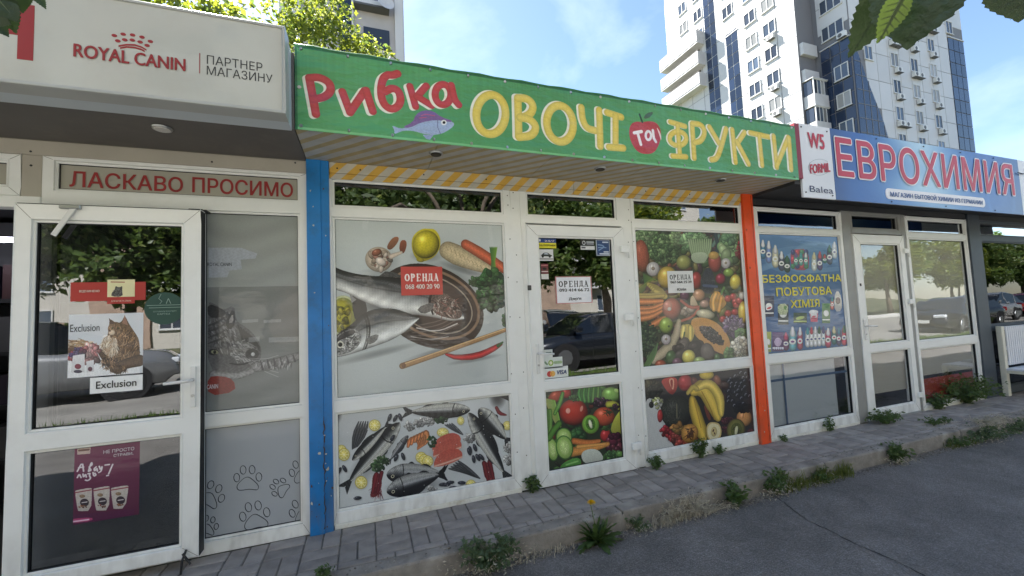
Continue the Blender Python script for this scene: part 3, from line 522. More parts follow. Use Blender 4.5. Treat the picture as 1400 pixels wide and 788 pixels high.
# white post, door frame, transom
holed(1.0955, 1.18, .0, 2.36, [], .006, .07).build('mullion', PVC, veg, bevel=.003)
window(veg, 'door_frame', 1.1805, 2.16, 0.0, 2.36, [(1.2155, 2.125, .012, 2.082, 'none'), (1.235, 2.085, 2.142, 2.335, GLSD)])
dleaf = window(veg, 'door_leaf', 1.215, 2.127, .005, 2.064, [(1.309, 2.022, .103, .74, PG), (1.309, 2.022, .812, 1.975, GLSD)], yf=-.022, label='white glazed door leaf with stickers and a lever handle')
holed(2.1605, 2.235, 0, 2.36, [], .006, .07).build('mullion', PVC, veg, bevel=.003)
window(veg, 'window_frame', 2.2355, X1, .028, 2.36, [(2.264, X1-.012, GZ['b'], GZ['m0'], PG), (2.264, X1-.012, GZ['m1'], GZ['t'], PG), (2.264, X1-.012, GZ['t1'], GZ['g'], GLSD)])
# base sill strips, dirty
for xa, xb in ((XBR+.002, 1.094), (2.237, X1-.002)):
    MB().box(xa, xb, -.004, .06, -.005, .0275).build('base_sill', PVCW, veg, bevel=.003)
# striped header in two strips
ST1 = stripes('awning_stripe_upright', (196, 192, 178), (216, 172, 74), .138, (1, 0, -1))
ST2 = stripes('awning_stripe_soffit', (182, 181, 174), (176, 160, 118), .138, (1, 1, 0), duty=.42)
for a, c in ((XBR+.001, 1.662), (1.665, X1-.003)):
    MB().box(a, c, -.012, .05, 2.3765, 2.4505).build('header_strip', ST1, veg, bevel=.002)
    MB().box(a, c, -.006, .05, 2.337, 2.375).build('header_strip', ST1, veg, bevel=.002)
MB().box(XL+.001, X2-.001, -.478, .0, 2.4605, 2.93).build('canopy_box', mat('canopy_metal', (150, 150, 145), .5, var=.1), veg)
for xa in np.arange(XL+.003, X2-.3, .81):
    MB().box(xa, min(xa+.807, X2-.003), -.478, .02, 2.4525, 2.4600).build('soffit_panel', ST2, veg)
def downlight(parent, x, y, z, lit=False):
    b = MB(); b.tube([(x, y, z-.004), (x, y, z-.012)], [.047, .043], 20); rim = b.build('downlight', STEEL, parent, smooth=False)
    MB().tube([(x, y, z-.0125), (x, y, z-.016)], [.036, .034], 18).build('bulb', mat('lamp_hole', (12, 12, 12), .4) if not lit else mat('frosted_lamp', (206, 204, 196), .25), rim)
for x in (.46, 1.726, 2.942): downlight(veg, x, -.335, ZS)
# posts
def post(parent, x0, x1, m, label):
    w_ = x1-x0; xs = x0+w_*.62
    b = MB(); b.add([(x0, -.03, 0), (xs, -.034, 0), (xs+.004, -.027, 0), (x1, -.024, 0), (x1, .07, 0), (x0, .07, 0)]+[(x0, -.03, 2.4515), (xs, -.034, 2.4515), (xs+.004, -.027, 2.4515), (x1, -.024, 2.4515), (x1, .07, 2.4515), (x0, .07, 2.4515)],
        [(0, 1, 7, 6), (1, 2, 8, 7), (2, 3, 9, 8), (3, 4, 10, 9), (4, 5, 11, 10), (5, 0, 6, 11), (5, 4, 3, 2, 1, 0), (6, 7, 8, 9, 10, 11)])
    return b.build('post', m, parent, label)
bp_ = post(veg, XL, XBR-.001, BLUE, 'bright blue corner post with scratched and torn film')
op_ = post(veg, X1, X2-.001, ORNG, 'orange painted corner post')
b = MB()          # torn seam and chips on the blue post
zz = .74; xx = -.272
while zz > .03:
    z2 = zz-random.uniform(.012, .03); x2 = -.272+random.uniform(-.006, .006); q = random.uniform(.001, .004)
    b.add([(xx-q, -.0365, zz), (x2-q, -.0365, z2), (x2+q, -.0365, z2), (xx+q, -.0365, zz)], [(0, 1, 2, 3)])
    zz, xx = z2, x2
b.build('torn_seam', mat('seam_dark', (70, 60, 48), .8), bp_, kind='stuff')
b = MB()
for px_, pz_, r_ in ((-.30, .51, .011), (-.262, .50, .006), (-.265, .44, .005), (-.258, .40, .006), (-.32, 2.0, .007), (-.318, 1.55, .005), (-.262, .33, .005), (-.27, .62, .005)):
    n_ = 7; MB().add([(px_+r_*cos(t)*random.uniform(.6, 1.2), -.0366, pz_+r_*sin(t)*random.uniform(.6, 1.2)) for t in np.linspace(0, 2*pi, n_, endpoint=False)], [tuple(range(n_))]).build('paint_chip', mat('chip_white', (190, 190, 180), .7), bp_)
rc_ = random.Random(11)
for par, xa, xb, yy_ in ((bp_, -.35, -.285, -.0368), (bp_, -.265, -.228, -.0285), (op_, 3.555, 3.625, -.0368), (op_, 3.64, 3.68, -.0285)):
    for _ in range(9):
        px_, pz_, r_ = rc_.uniform(xa, xb), rc_.choice([rc_.uniform(.03, .5), rc_.uniform(.03, 2.3)]), rc_.uniform(.002, .007); n_ = 7
        MB().add([(px_+r_*cos(t)*rc_.uniform(.5, 1.2), yy_, pz_+r_*sin(t)*rc_.uniform(.6, 2.2)) for t in np.linspace(0, 2*pi, n_, endpoint=False)], [tuple(range(n_))]).build('paint_chip', mat('chip_dark', (92, 74, 60), .8) if rc_.random() < .6 else mat('chip_white', (190, 190, 180), .7), par)
b = MB(); [b.box(x_, x_+.0025, -.0255-.002, -.02, .02, 2.44) for x_ in (3.585, 3.66)]; b.build('groove', mat('groove_dark_orange', (140, 48, 20), .6), op_)
rs_ = random.Random(21)
for xm in (1.137, 2.198, 1.065, 2.25):
    for zz_ in (.32, .62, .95, 1.3, 1.62, 1.9, 2.2, 2.3): zq = zz_+rs_.uniform(-.08, .05); xq = xm+rs_.uniform(-.02, .02); MB().tube([(xq, .0065 if xm in (1.137, 2.198) else .0005, zq), (xq, .0045 if xm in (1.137, 2.198) else -.0015, zq)], .0045, 8).build('screw', mat('screw_cap', (96, 92, 84), .6), veg)
for xm in (-.17, -.02, .42, .9, 1.45, 1.9, 2.4, 2.9, 3.3): MB().tube([(xm, -.011, 2.41), (xm, -.0135, 2.41)], .006, 8).build('screw', DARKM, veg)
# door furniture
def hinge(parent, x, z, y=-.03, s=1.):
    h = MB().box(x-.045*s, x+.028*s, y-.022, y+.004, z-.028, z+.028).build('hinge', PVC, parent, bevel=.006, seg=2)
    MB().tube([(x+.032*s, y-.012, z-.075), (x+.032*s, y-.012, z+.032)], .0095, 10).build('hinge_pin', PVC, h, smooth=True)
for z in (1.872, 1.285, .2): hinge(veg, 2.125, z)
def lever(parent, x, z, y, d=1, ln=.115, m=STEELW):
    h = MB().box(x-.014, x+.014, y-.012, y, z-.155, z+.075).build('handle', m, parent, bevel=.004, seg=2)
    MB().tube([(x, y-.01, z), (x, y-.05, z), (x+d*.02, y-.058, z-.001), (x+d*ln, y-.058, z-.006)], [.009, .009, .0095, .008], 10).build('lever', m, h, smooth=True)
    MB().tube([(x, y-.011, z-.09), (x, y-.018, z-.09)], .008, 12).build('key_cylinder', STEEL, h)
lever(veg, 1.263, 1.035, -.0225)
MB().box(1.214-.012, 1.214+.02, -.03, -.0225, 1.535, 1.575).build('door_sensor', mat('sensor_grey', (70, 70, 68), .5), veg, bevel=.003)
# ================================================================== LEFT SHOP (pets)
pet = empty('pet_shop', (-1.6, 0, 0), 'pet shop on the left with its glazed door folded open against the window', 'shop')
shell(pet, -4.3, XL-.001, 3.4)
b = MB(); b.box(-4.3, XL-.001, .0, .07, 2.362, 2.448); b.box(-1.7935, -1.705, .001, .07, 2.0, 2.3615); b.build('wall_panel', WALLG, pet, bevel=.003)
for x_, z_ in ((-1.755, 2.38), (-1.752, 2.30), (-.9, 2.395), (-.43, 2.43)): MB().tube([(x_, -.0015, z_), (x_, .004, z_)], .006, 8).build('screw', DARKM, pet)
WF = mat('frosted_film', (168, 173, 178), .4, var=.05, vscale=2, coat=.5)
WF2 = mat('beige_film', (150, 150, 140), .55, var=.05)
window(pet, 'window_frame', -1.7035, XL-.0015, .0, 2.3605, [(-1.655, -.405, 2.165, 2.34, GLSF), (-1.655, -.99, .8, 2.085, GLSF), (-.95, -.406, .822, 2.085, GLSF), (-.95, -.406, .075, .748, GLSF)])
window(pet, 'window_frame', -3.4, -1.7945, 2.125, 2.3605, [(-3.35, -1.845, 2.175, 2.325, GLSF)])
window(pet, 'window_frame', -4.29, -2.72, .0, 2.12, [(-4.24, -2.77, .075, 2.07, GLSF)])
MB().box(-2.7185, -1.7055, -.003, .07, 2.06, 2.124).build('door_head', PVC, pet, bevel=.003)
MB().box(-1.765, -1.7055, -.003, .07, 0.02, 2.059).build('door_jamb', PVC, pet, bevel=.003)
MB().box(-1.638, -.422, .0265, .0295, 2.182, 2.323).build('film', mat('transom_film', (170, 166, 152), .5, var=.08, vscale=6, coat=.3), pet)
MB().box(-3.332, -1.862, .0265, .0295, 2.192, 2.308).build('film', mat('transom_film', (0, 0, 0)), pet)
MB().box(-.934, -.423, .0265, .0295, .092, .732).build('film', WF, pet)
MB().box(-4.2, -2.8, .046, .05, .08, 2.0).build('film', WF, pet)
leaf = window(pet, 'door_leaf', -1.735, -.918, .062, 2.052, [(-1.667, -1.0, .128, .752, GLSD), (-1.667, -1.0, .846, 1.968, GLSD)], yf=-.13, label='open white glazed door leaf with cat posters')
MB().box(-.9175, -.9135, -.128, -.064, .066, 2.048).build('edge_seal', GASK, leaf)
MB().box(-1.0, -.93, -.062, -.004, 2.07, 2.075).build('drip_rail', DARKM, pet)
MB().box(-1.76, -.905, -.075, -.0005, 2.0595, 2.068).build('drip_rail', GASK, pet)
lever(pet, -.947, 1.055, -.1305, d=-1, ln=.12)
b = MB(); b.obox((-1.527, -.142, 1.965), (.045, 0, .085), (0, -.004, 0), (-.011, 0, .006)); b.build('closer_arm', STEELW, pet, bevel=.002)
MB().box(-1.55, -1.46, -.15, -.1305, 2.028, 2.05).build('closer_bracket', STEEL, pet, bevel=.003)
b = MB(); b.tube([(-.975, -.135, .115), (-.985, -.16, .07), (-.99, -.165, -.0)], .006, 8); b.tube([(-.985, -.155, .105), (-.945, -.165, .045)], .006, 8); b.build('door_stop', DARKM, leaf)
# light box and canopy
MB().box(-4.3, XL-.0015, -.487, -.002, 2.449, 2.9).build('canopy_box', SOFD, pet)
downlight(pet, -1.025, -.343, 2.449, True)
MB().box(-4.3, XL+.001, -.002, .3, 2.4495, 2.62).build('parapet', WALLG, pet)
lb = empty('light_box_sign', (-1.8, -.6, 2.43), 'long white light box sign with a red crown logo over the pet shop door', 'sign')
LBM = mat('light_box_face', (186, 187, 178), .4, var=.05, vscale=2.5, dirt=.35, dcol=(.42, .38, .3), dscale=3.5, coat=.3)
YB = -.70
MB().box(-3.3, -.382, -.698, -.6, 2.45, 2.892).build('face', LBM, lb)
b = holed(-3.31, -.372, 2.436, 2.906, [(-3.296, -.386, 2.452, 2.890)], -.704, -.598); b.build('frame', mat('light_box_trim', (176, 178, 174), .35, var=.06), lb, bevel=.003)
MB().box(-3.3, -.376, -.5975, -.4885, 2.44, 2.902).build('housing', mat('light_box_housing', (196, 204, 208), .4, var=.05), lb)
RED = mat('print_red', (150, 24, 30), .4, var=.06, vscale=6); DGR = mat('print_dark_grey', (62, 62, 60), .5); RED2 = mat('print_dull_red', (150, 42, 42), .55, var=.12, vscale=10)
MB().poly([(-1.40, 2.548), (-1.348, 2.548), (-1.348, 2.80), (-1.40, 2.80)], -.6995, -.6975).build('letter', RED, lb)
MB().box(-2.1, -1.4005, -.6993, -.6975, 2.655, 2.70).build('letter', RED, lb)
def pxt(s, c, p1, p2, Y, m, parent, **k):      # lettering between two crop corners (left-top, right-bottom)
    q = [at(c[0]+p[0]/c[2], c[1]+p[1]/c[2], Y) for p in (p1, p2)]; return text(s, (q[0][0], q[1][0], q[1][1], q[0][1]), Y, m, parent, **k)
c0 = (0, 0, 2.717)
text('ROYAL CANIN', (-1.212, -.80, 2.592, 2.652), -.698, RED, lb, off=.03, depth=.0015)
for i, (cx_, cz_) in enumerate([at(x_/2.717, y_/2.717, YB) for x_, y_ in ((424, 132), (457, 127), (492, 130), (527, 138), (558, 154), (437, 152), (463, 148), (491, 149), (520, 156), (546, 169))]):
    n_ = 14; MB().poly([(cx_+.0105*cos(t), cz_+.0075*sin(t)) for t in np.linspace(0, 2*pi, n_, endpoint=False)], -.6995, -.6975).build('crown_pearl', RED, lb)
for (y0_, y1_, w0) in ((163, 172, 0), (176, 184, 6)):
    q = [at((x_)/2.717, (y_)/2.717, YB) for x_, y_ in ((440+w0, 168+w0*1.3), (470, 163+w0*1.4), (500, 164+w0*1.6), (525, 172+w0*1.5), (543-w0, 182+w0))]; o_ = [(a, d-.008) for a, d in q]
    MB().poly(q+o_[::-1], -.6995, -.6975).build('crown_band', RED, lb)
MB().box(-.7435, -.7405, -.6995, -.6975, 2.592, 2.694).build('divider', RED, lb)
text('ПАРТНЕР', (-.713, -.475, 2.645, 2.690), -.698, DGR, lb); text('МАГАЗИНУ', (-.713, -.43, 2.590, 2.636), -.698, DGR, lb)
wl = text('ЛАСКАВО', (-1.597, -1.06, 2.197, 2.29), .026, RED2, None, off=.02, name='welcome_lettering', label='red welcome lettering on the transom glass over the pet shop door', cat='lettering')
text('ПРОСИМО', (-1.009, -.45, 2.2, 2.297), .026, RED2, wl, off=.02)
# shop interior seen through the open doorway
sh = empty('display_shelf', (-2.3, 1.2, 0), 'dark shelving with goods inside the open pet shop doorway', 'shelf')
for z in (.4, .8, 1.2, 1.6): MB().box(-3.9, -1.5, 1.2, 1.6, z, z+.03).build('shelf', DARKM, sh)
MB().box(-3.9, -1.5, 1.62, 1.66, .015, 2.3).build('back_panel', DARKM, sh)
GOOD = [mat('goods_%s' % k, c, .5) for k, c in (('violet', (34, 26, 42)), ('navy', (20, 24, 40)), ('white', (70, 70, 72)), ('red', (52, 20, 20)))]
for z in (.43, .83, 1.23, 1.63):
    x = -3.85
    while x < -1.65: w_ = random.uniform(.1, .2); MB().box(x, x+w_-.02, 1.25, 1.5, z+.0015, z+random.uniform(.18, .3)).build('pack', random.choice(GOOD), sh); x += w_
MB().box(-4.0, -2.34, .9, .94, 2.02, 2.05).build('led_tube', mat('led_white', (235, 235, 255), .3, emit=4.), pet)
# ================================================================== RIGHT SHOP (household chemistry)
che = empty('household_shop', (5.7, 0, 0), 'household chemistry shop with a blue sign to the right of the orange post', 'shop')
shell(che, X2+.01, 7.83)
BL_ = mat('blind_grey', (120, 122, 122), .6)
window(che, 'window_frame', X2+.008, 5.045, .02, 2.342, [(3.764, 4.998, .105, .748, GLSF), (3.764, 4.998, .83, 2.075, PG), (3.764, 4.998, 2.13, 2.312, GLSD)])
MB().box(5.0455, 5.19, -.003, .07, 0, 2.36).build('mullion', ALU, che, bevel=.004)
window(che, 'transom_frame', 5.1905, 6.13, 2.105, 2.36, [(5.225, 6.07, 2.165, 2.325, GLSD)], m=ALU)
window(che, 'door_leaf', 5.196, 6.13, .012, 2.095, [(5.318, 6.045, .115, .749, GLSF), (5.318, 6.045, .834, 1.995, GLSF)], yf=-.01, label='white glazed door leaf of the household shop')
MB().box(6.1305, 6.21, .002, .07, 0, 2.36).build('mullion', ALU, che, bevel=.004)
window(che, 'window_frame', 6.2105, 7.545, .02, 2.35, [(6.26, 7.5, .06, .722, GLSF), (6.26, 7.5, .815, 2.075, GLSF), (6.26, 7.5, 2.146, 2.312, GLSM)])
for a, c in ((X2+.01, 5.04), (6.215, 7.54)): MB().box(a, c, -.006, .06, -.01, .0195).build('base_sill', PVCW, che, bevel=.003)
MB().box(5.2, 6.12, -.03, .06, -.01, .0115).build('threshold', ALU, che)
MB().box(3.79, 4.80, .052, .056, .11, .744).build('board', mat('inner_board', (176, 184, 186), .5), che)
b = MB(); b.box(3.785, 4.99, .045, .051, .555, .578); b.box(4.0, 4.022, .042, .0445, .11, .744); b.build('board_rail', mat('board_rail', (50, 84, 120), .5), che)
MB().box(5.33, 6.04, .05, .054, .27, 1.99).build('film', mat('inner_blind', (176, 172, 156), .6), che)
MB().box(6.27, 7.49, .05, .054, .39, 2.06).build('film', mat('inner_blind', (0, 0, 0)), che)
MB().box(6.27, 7.44, .05, .054, .06, .35).build('film', mat('inner_red_panel', (160, 48, 40), .6), che)
lever(che, 5.255, 1.05, -.0105)
for z in (1.91, 1.3, .2): hinge(che, 6.14, z, -.014)
b = MB().box(5.245, 5.265, -.016, -.0105, 1.5, 1.53); b.build('door_sensor', mat('sensor_dark', (40, 40, 40)), che)
MB().box(X2+.001, 7.83, -.455, .0, 2.425, 2.9).build('canopy_box', mat('black_canopy', (40, 42, 45), .6, var=.1), che)
MB().box(X2+.001, 7.83, .0005, .07, 2.362, 2.4245).build('header', mat('black_header', (46, 48, 52), .6), che)
sg = empty('blue_shop_sign', (5.8, -.47, 2.3), 'blue and white sign with large red outlined capitals over the household shop', 'sign')
YC = -.472
sp_ = Print('sign_panel', 4.21, 7.655, 2.306, 3.0, YC, 420, (60, 110, 180))
H_, W_ = sp_.h, sp_.w; yy, xx_ = np.mgrid[0:H_, 0:W_]; u = xx_/W_; v = yy/H_
base = np.stack([34+0*u, 84+0*u, 160+0*u], -1); c1 = np.array([196, 226, 238.]); c2 = np.array([40, 58, 104.])
g1 = np.exp(-((u-.46+.10*(v-.5))**2)/.030)*.95*(.5+.5*v); g1 = np.clip(g1+.5*np.exp(-((u-.36)**2+(v-.25)**2*.6)/.03)*(1-v*.3), 0, 1); g2 = np.clip(np.exp(-(u**2)/.003)+np.exp(-((1-u)**2)/.012), 0, 1)*.55
im = base*(1-g1[..., None])+c1*g1[..., None]; im = im*(1-g2[..., None])+c2*g2[..., None]
ring = np.exp(-((np.hypot((u-.86)*5, (v-.25)*1.0)-.42)**2)/.002)*.25; im = im+ring[..., None]*50; sp_.a = np.clip(im, 0, 255)/255.
sp_.finish(sg, thick=.02, name='panel', rough=.3, coat=.3, k=.95)
WHS = mat('sign_white', (226, 228, 232), .35, var=.03); SRED = mat('sign_red', (196, 56, 72), .4, var=.06, vscale=4); SHW = mat('sign_outline', (238, 236, 240), .4)
MB().box(3.768, 4.2085, YC, YC+.02, 2.305, 3.0).build('panel', WHS, sg, bevel=.002)
MB().box(7.657, 9.6, YC, YC+.02, 2.305, 3.0).build('panel', WHS, sg, bevel=.002)
MB().box(3.705, 3.7665, YC-.012, YC+.06, 2.47, 2.985).build('side_strip', mat('dark_red', (140, 28, 42), .4), sg)
c4 = (1080, 150, 4.375)
box_ = [at(1080+x_/4.375, 150+y_/4.375, YC) for x_, y_ in ((262, 163), (282, 415), (1322, 322), (1345, 512))]
tx0 = (box_[0][0]+box_[1][0])/2; tx1 = (box_[2][0]+box_[3][0])/2; tz1 = (box_[0][1]+box_[2][1])/2; tz0 = (box_[1][1]+box_[3][1])/2
text('ЕВРОХИМИЯ', (tx0+.012, tx1-.012, tz0+.012, tz1-.012), YC-.002, SHW, sg, off=.052, sp=1.06)
text('ЕВРОХИМИЯ', (tx0+.012, tx1-.012, tz0+.012, tz1-.012), YC-.0045, SRED, sg, off=.02, sp=1.06)
q = rc2((1080+568/4.375, 150+472/4.375), (1080+1165/4.375, 150+528/4.375), (1080+1165/4.375, 150+585/4.375), (1080+575/4.375, 150+535/4.375), YC)
r_ = .045; pts = [(q[0]+r_+r_*cos(t), q[2]+r_+r_*sin(t)) for t in np.linspace(pi, 1.5*pi, 7)]+[(q[1]-r_+r_*cos(t), q[2]+r_+r_*sin(t)) for t in np.linspace(1.5*pi, 2*pi, 7)]+[(q[1]-r_+r_*cos(t), q[3]-r_+r_*sin(t)) for t in np.linspace(0, .5*pi, 7)]+[(q[0]+r_+r_*cos(t), q[3]-r_+r_*sin(t)) for t in np.linspace(.5*pi, pi, 7)]
MB().poly(pts, YC-.003, YC+.002).build('caption_plate', SHW, sg)
text('МАГАЗИН БЫТОВОЙ ХИМИИ ИЗ ГЕРМАНИИ', (q[0]+.07, q[1]-.06, q[2]+.028, q[3]-.022), YC-.0035, mat('sign_blue', (56, 96, 158), .4), sg, off=.02)
NAVY = mat('sign_navy', (34, 44, 84), .4)
def rb(x0, y0, x1, y1, c=c4, Y=YC): a = at(c[0]+x0/c[2], c[1]+y0/c[2], Y); d = at(c[0]+x1/c[2], c[1]+y1/c[2], Y); return a[0], d[0], d[1], a[1]
text('W5', rb(102, 138, 205, 240), YC-.002, SRED, sg, off=.03); 
text('FORMIL', rb(112, 318, 238, 385), YC-.002, SRED, sg, off=.035, shear=.25, rot=.14); text('Balea', rb(115, 455, 258, 505), YC-.002, NAVY, sg)
b = MB(); cx_, cz_ = at(1080+175/4.375, 150+345/4.375, YC); n_ = 28
for rr in ((.148, .075),): 
    vs = []; 
    for t in np.linspace(.6, 5.6, n_): 
        for k_ in (1, 1.035): vs.append((cx_+rr[0]*k_*cos(t), YC-.0015, cz_+rr[1]*k_*sin(t)+.02*cos(t)))
    b.add(vs, [(2*i, 2*i+1, 2*i+3, 2*i+2) for i in range(n_-1)])
b.build('oval', mat('sign_grey', (150, 160, 168), .4), sg)
text('Denkmit', (7.80, 8.42, 2.84, 2.91), YC-.002, NAVY, sg); text('Profissimo', (7.86, 8.6, 2.62, 2.72), YC-.002, SRED, sg, off=.02)
b = MB(); b.tube([(7.60, YC-.012, 2.83), (7.70, YC-.02, 2.815), (7.76, YC-.01, 2.83)], .006, 6); b.build('hook', DARKM, sg)
b = MB(); [b.tube([(x_, YC-.001, z_), (x_, YC-.006, z_)], .007, 8) for x_, z_ in ((3.81, 2.965), (3.8, 2.35), (4.16, 2.96), (4.16, 2.34), (4.9, 2.97), (5.7, 2.97), (6.4, 2.97), (7.1, 2.97), (5.05, 2.33), (6.0, 2.33), (7.0, 2.33))]; b.build('screw', DARKM, sg)
# ================================================================== FAR RIGHT SHOP (dark)
dk = empty('dark_shop', (10, 0, 0), 'dark slate fronted shop at the right edge with mirroring black windows', 'shop')
shell(dk, 7.84, 16)
window(dk, 'window_frame', 7.832, 10.2, .0, 2.36, [(7.87, 10.0, .93, 2.068, GLSB), (7.87, 10.0, 2.15, 2.33, GLSM), (7.87, 10.0, .1, .86, GLSB)], m=SLATE)
window(dk, 'window_frame', 10.202, 13, .0, 2.36, [(10.3, 12.9, .93, 2.068, GLSD), (10.3, 12.9, 2.15, 2.33, GLSD)], m=SLATE)
MB().box(7.5455, 7.831, -.02, .0695, .0, 2.4235).build('post', SLATE, dk, bevel=.004)
MB().box(7.832, 16, -.455, .0, 2.425, 2.9).build('canopy_box', mat('black_canopy', (0, 0, 0)), dk); MB().box(7.832, 16, .0005, .07, 2.362, 2.4245).build('header', mat('black_header', (0, 0, 0)), dk); MB().box(13.002, 16, 0, .07, 0, 2.36).build('wall', SLATE, dk)
# bench
bn = empty('bench', (8.7, -.2, 0), 'white slatted metal bench against the dark shop window', 'bench')
BW = mat('bench_cream', (222, 218, 200), .45, var=.05, dirt=.3, dscale=9); BWh = mat('bench_white', (226, 228, 232), .45, var=.04)
for x in (7.93, 9.45):
    MB().box(x-.035, x+.035, -.085, -.03, .0, .915).build('leg', BW, bn, bevel=.004); MB().box(x-.03, x+.03, -.5, -.445, 0, .335).build('leg', BW, bn, bevel=.004)
    MB().box(x-.028, x+.028, -.444, -.0855, .3, .335).build('seat_bearer', BW, bn, bevel=.003)
for z in (.885, .62, .42): MB().box(7.966, 9.414, -.078, -.045, z-.022, z+.022).build('rail', BWh, bn, bevel=.003)
for i, x in enumerate(np.arange(7.985, 9.40, .052)): MB().box(x, x+.034, -.093, -.0785, .40, .905).build('slat', BWh, bn, bevel=.002)
for y in (-.49, -.40, -.31, -.22, -.14): MB().box(7.9, 9.48, y, y+.075, .3365, .362).build('seat_slat', BWh, bn, bevel=.004)
b = MB(); n_ = 12
for i in range(3): b.obox((8.42+.02*i, -.26, .372+.012*i), (.22, .04, .004*i), (-.03, .13, 0), (0, 0, .005))
tag(b.build('newspaper', mat('paper_grey', (150, 156, 164), .7, var=.2, vscale=20)), 'grey folded newspapers lying on the white bench', 'newspaper')
# ================================================================== PRINTS
# green banner
bn0 = Print('green_banner', -.358, 3.702, 2.452, 2.95, -.489, 620, (84, 158, 98), grain=.012)
b_ = bn0; Hh, Ww = b_.h, b_.w
gy, gx = np.mgrid[0:Hh, 0:Ww]; st_ = np.random.default_rng(4).random(Ww//6+2); b_.a *= (1-.05*np.interp(np.arange(Ww)/6., np.arange(len(st_)), st_)[None, :]*(.3+gy/Hh))[..., None]; b_.a *= (1+.03*np.sin(gx/230.+1.4*np.sin(gy/90.)))[..., None]  # sun-faded streaks, plus wrinkle shading painted in as a faint wave
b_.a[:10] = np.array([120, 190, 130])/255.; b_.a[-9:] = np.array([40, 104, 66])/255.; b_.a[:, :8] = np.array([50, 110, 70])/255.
def strokes(P, segs, r, col, off, sh=.12, under=(236, 232, 214), hl=0):
    for pts, cl in segs:
        p = np.array(pts, float); P.L(p+np.array(off), r*1.0, under, 0, 2 if len(pts) > 2 else 0, 0, cl)
        P.L(p+np.array(off)*.5, r*1.0, under, 0, 2 if len(pts) > 2 else 0, 0, cl)
    for pts, cl in segs: P.L(np.array(pts, float), r, col, sh, 2 if len(pts) > 2 else 0, .02, cl)
def ring(cx, cy, rx, ry, n=14, rot=0): return [(cx+rx*cos(t)*cos(rot)-ry*sin(t)*sin(rot), cy+rx*cos(t)*sin(rot)+ry*sin(t)*cos(rot)) for t in np.linspace(0, 2*pi, n, endpoint=False)]
RD = (196, 68, 72); YL = (232, 208, 96)
b_.crop(400, 60, 4.376)
strokes(b_, [([(100, 205), (140, 422)], 0), ([(102, 205), (160, 200), (222, 232), (232, 285), (190, 322), (125, 332)], 0)], 24, RD, (-17, 6))
strokes(b_, [([(298, 288), (344, 410)], 0), ([(344, 412), (432, 282)], 0), ([(440, 280), (480, 405)], 0)], 23, RD, (-18, 5))
strokes(b_, [([(628, 180), (598, 190), (566, 186), (536, 215), (526, 300), (548, 370), (600, 398), (648, 360), (642, 290), (600, 262), (552, 288)], 0)], 23, RD, (-18, 6))
strokes(b_, [([(702, 256), (736, 376)], 0), ([(800, 254), (744, 318)], 0), ([(746, 316), (832, 370)], 0)], 21, RD, (-17, 5))
strokes(b_, [(ring(900, 305, 48, 62), 1), ([(950, 250), (968, 335), (994, 366)], 0)], 21, RD, (-17, 5))
b_.P([(590, 485), (655, 515), (760, 470), (860, 452), (940, 460), (975, 480), (940, 515), (880, 545), (800, 545), (720, 520), (655, 520), (608, 545), (610, 515)], (160, 178, 208), 2)
b_.P([(655, 500), (720, 470), (735, 425), (780, 398), (840, 402), (890, 440), (960, 462), (940, 470), (860, 455), (770, 470), (700, 505)], (126, 98, 152), 1)
b_.P([(778, 545), (845, 545), (822, 575), (800, 570)], (150, 165, 200), 0); b_.L([(868, 455), (868, 500), (885, 540)], 2, (110, 110, 150), 0)
b_.E(905, 472, 18, 17, 0, (235, 235, 235), 0, 0); b_.E(906, 472, 9, 9, 0, (20, 20, 24), 0, 0); b_.L([(770, 430), (800, 422), (850, 432)], 1.5, (220, 90, 120), 0); b_.L([(760, 445), (800, 440)], 1.5, (220, 90, 120), 0)
b_.crop(630, 100, 4.926)
strokes(b_, [(ring(203, 280, 100, 134, 16, .06), 1)], 27, YL, (-17, -5)); strokes(b_, [([(384, 170), (390, 430)], 0), ([(384, 170), (450, 172), (492, 220), (470, 282), (400, 305)], 0), ([(400, 300), (470, 312), (512, 365), (480, 425), (392, 432)], 0)], 26, YL, (-17, -3))
strokes(b_, [(ring(668, 342, 90, 124, 16, -.12), 1)], 26, YL, (-15, -5)); strokes(b_, [([(812, 234), (818, 310), (846, 372), (905, 388)], 0), ([(932, 252), (940, 494)], 0)], 23, YL, (-13, -2))
strokes(b_, [([(985, 268), (1080, 298)], 0), ([(1042, 290), (1042, 490)], 0), ([(998, 500), (1094, 506)], 0)], 22, YL, (-13, -4))
b_.crop(840, 130, 5.385)
b_.P([(120, 215), (160, 195), (205, 203), (260, 192), (310, 205), (340, 250), (345, 310), (320, 390), (280, 435), (200, 435), (150, 400), (115, 330), (106, 265)], (186, 66, 78), 2); b_.P([(305, 225), (345, 290), (345, 345), (332, 300)], (240, 210, 210), 2)
b_.L([(205, 200), (185, 145)], 7, (34, 70, 60), 0); b_.P([(212, 172), (235, 135), (290, 122), (270, 160), (235, 178)], (70, 100, 80), 1)
for sg_ in ([(145, 280), (200, 270)], [(170, 278), (195, 365)]): b_.L(sg_, 11, (246, 238, 238), 0)
b_.L(ring(250, 300, 20, 32), 9, (246, 238, 238), 0, 1, closed=True); b_.L([(283, 262), (290, 320), (305, 345)], 10, (246, 238, 238), 0)
strokes(b_, [(ring(468, 322, 62, 52), 1), ([(412, 200), (520, 232)], 0), ([(465, 225), (482, 440)], 0), ([(428, 450), (528, 456)], 0)], 18, YL, (-11, -1))
strokes(b_, [([(572, 215), (588, 465)], 0), ([(574, 212), (640, 218), (670, 275), (640, 340), (590, 352)], 0)], 19, YL, (-11, -2))
strokes(b_, [([(700, 238), (770, 355)], 0), ([(822, 252), (785, 390), (755, 470), (715, 478)], 0)], 19, YL, (-12, -1))
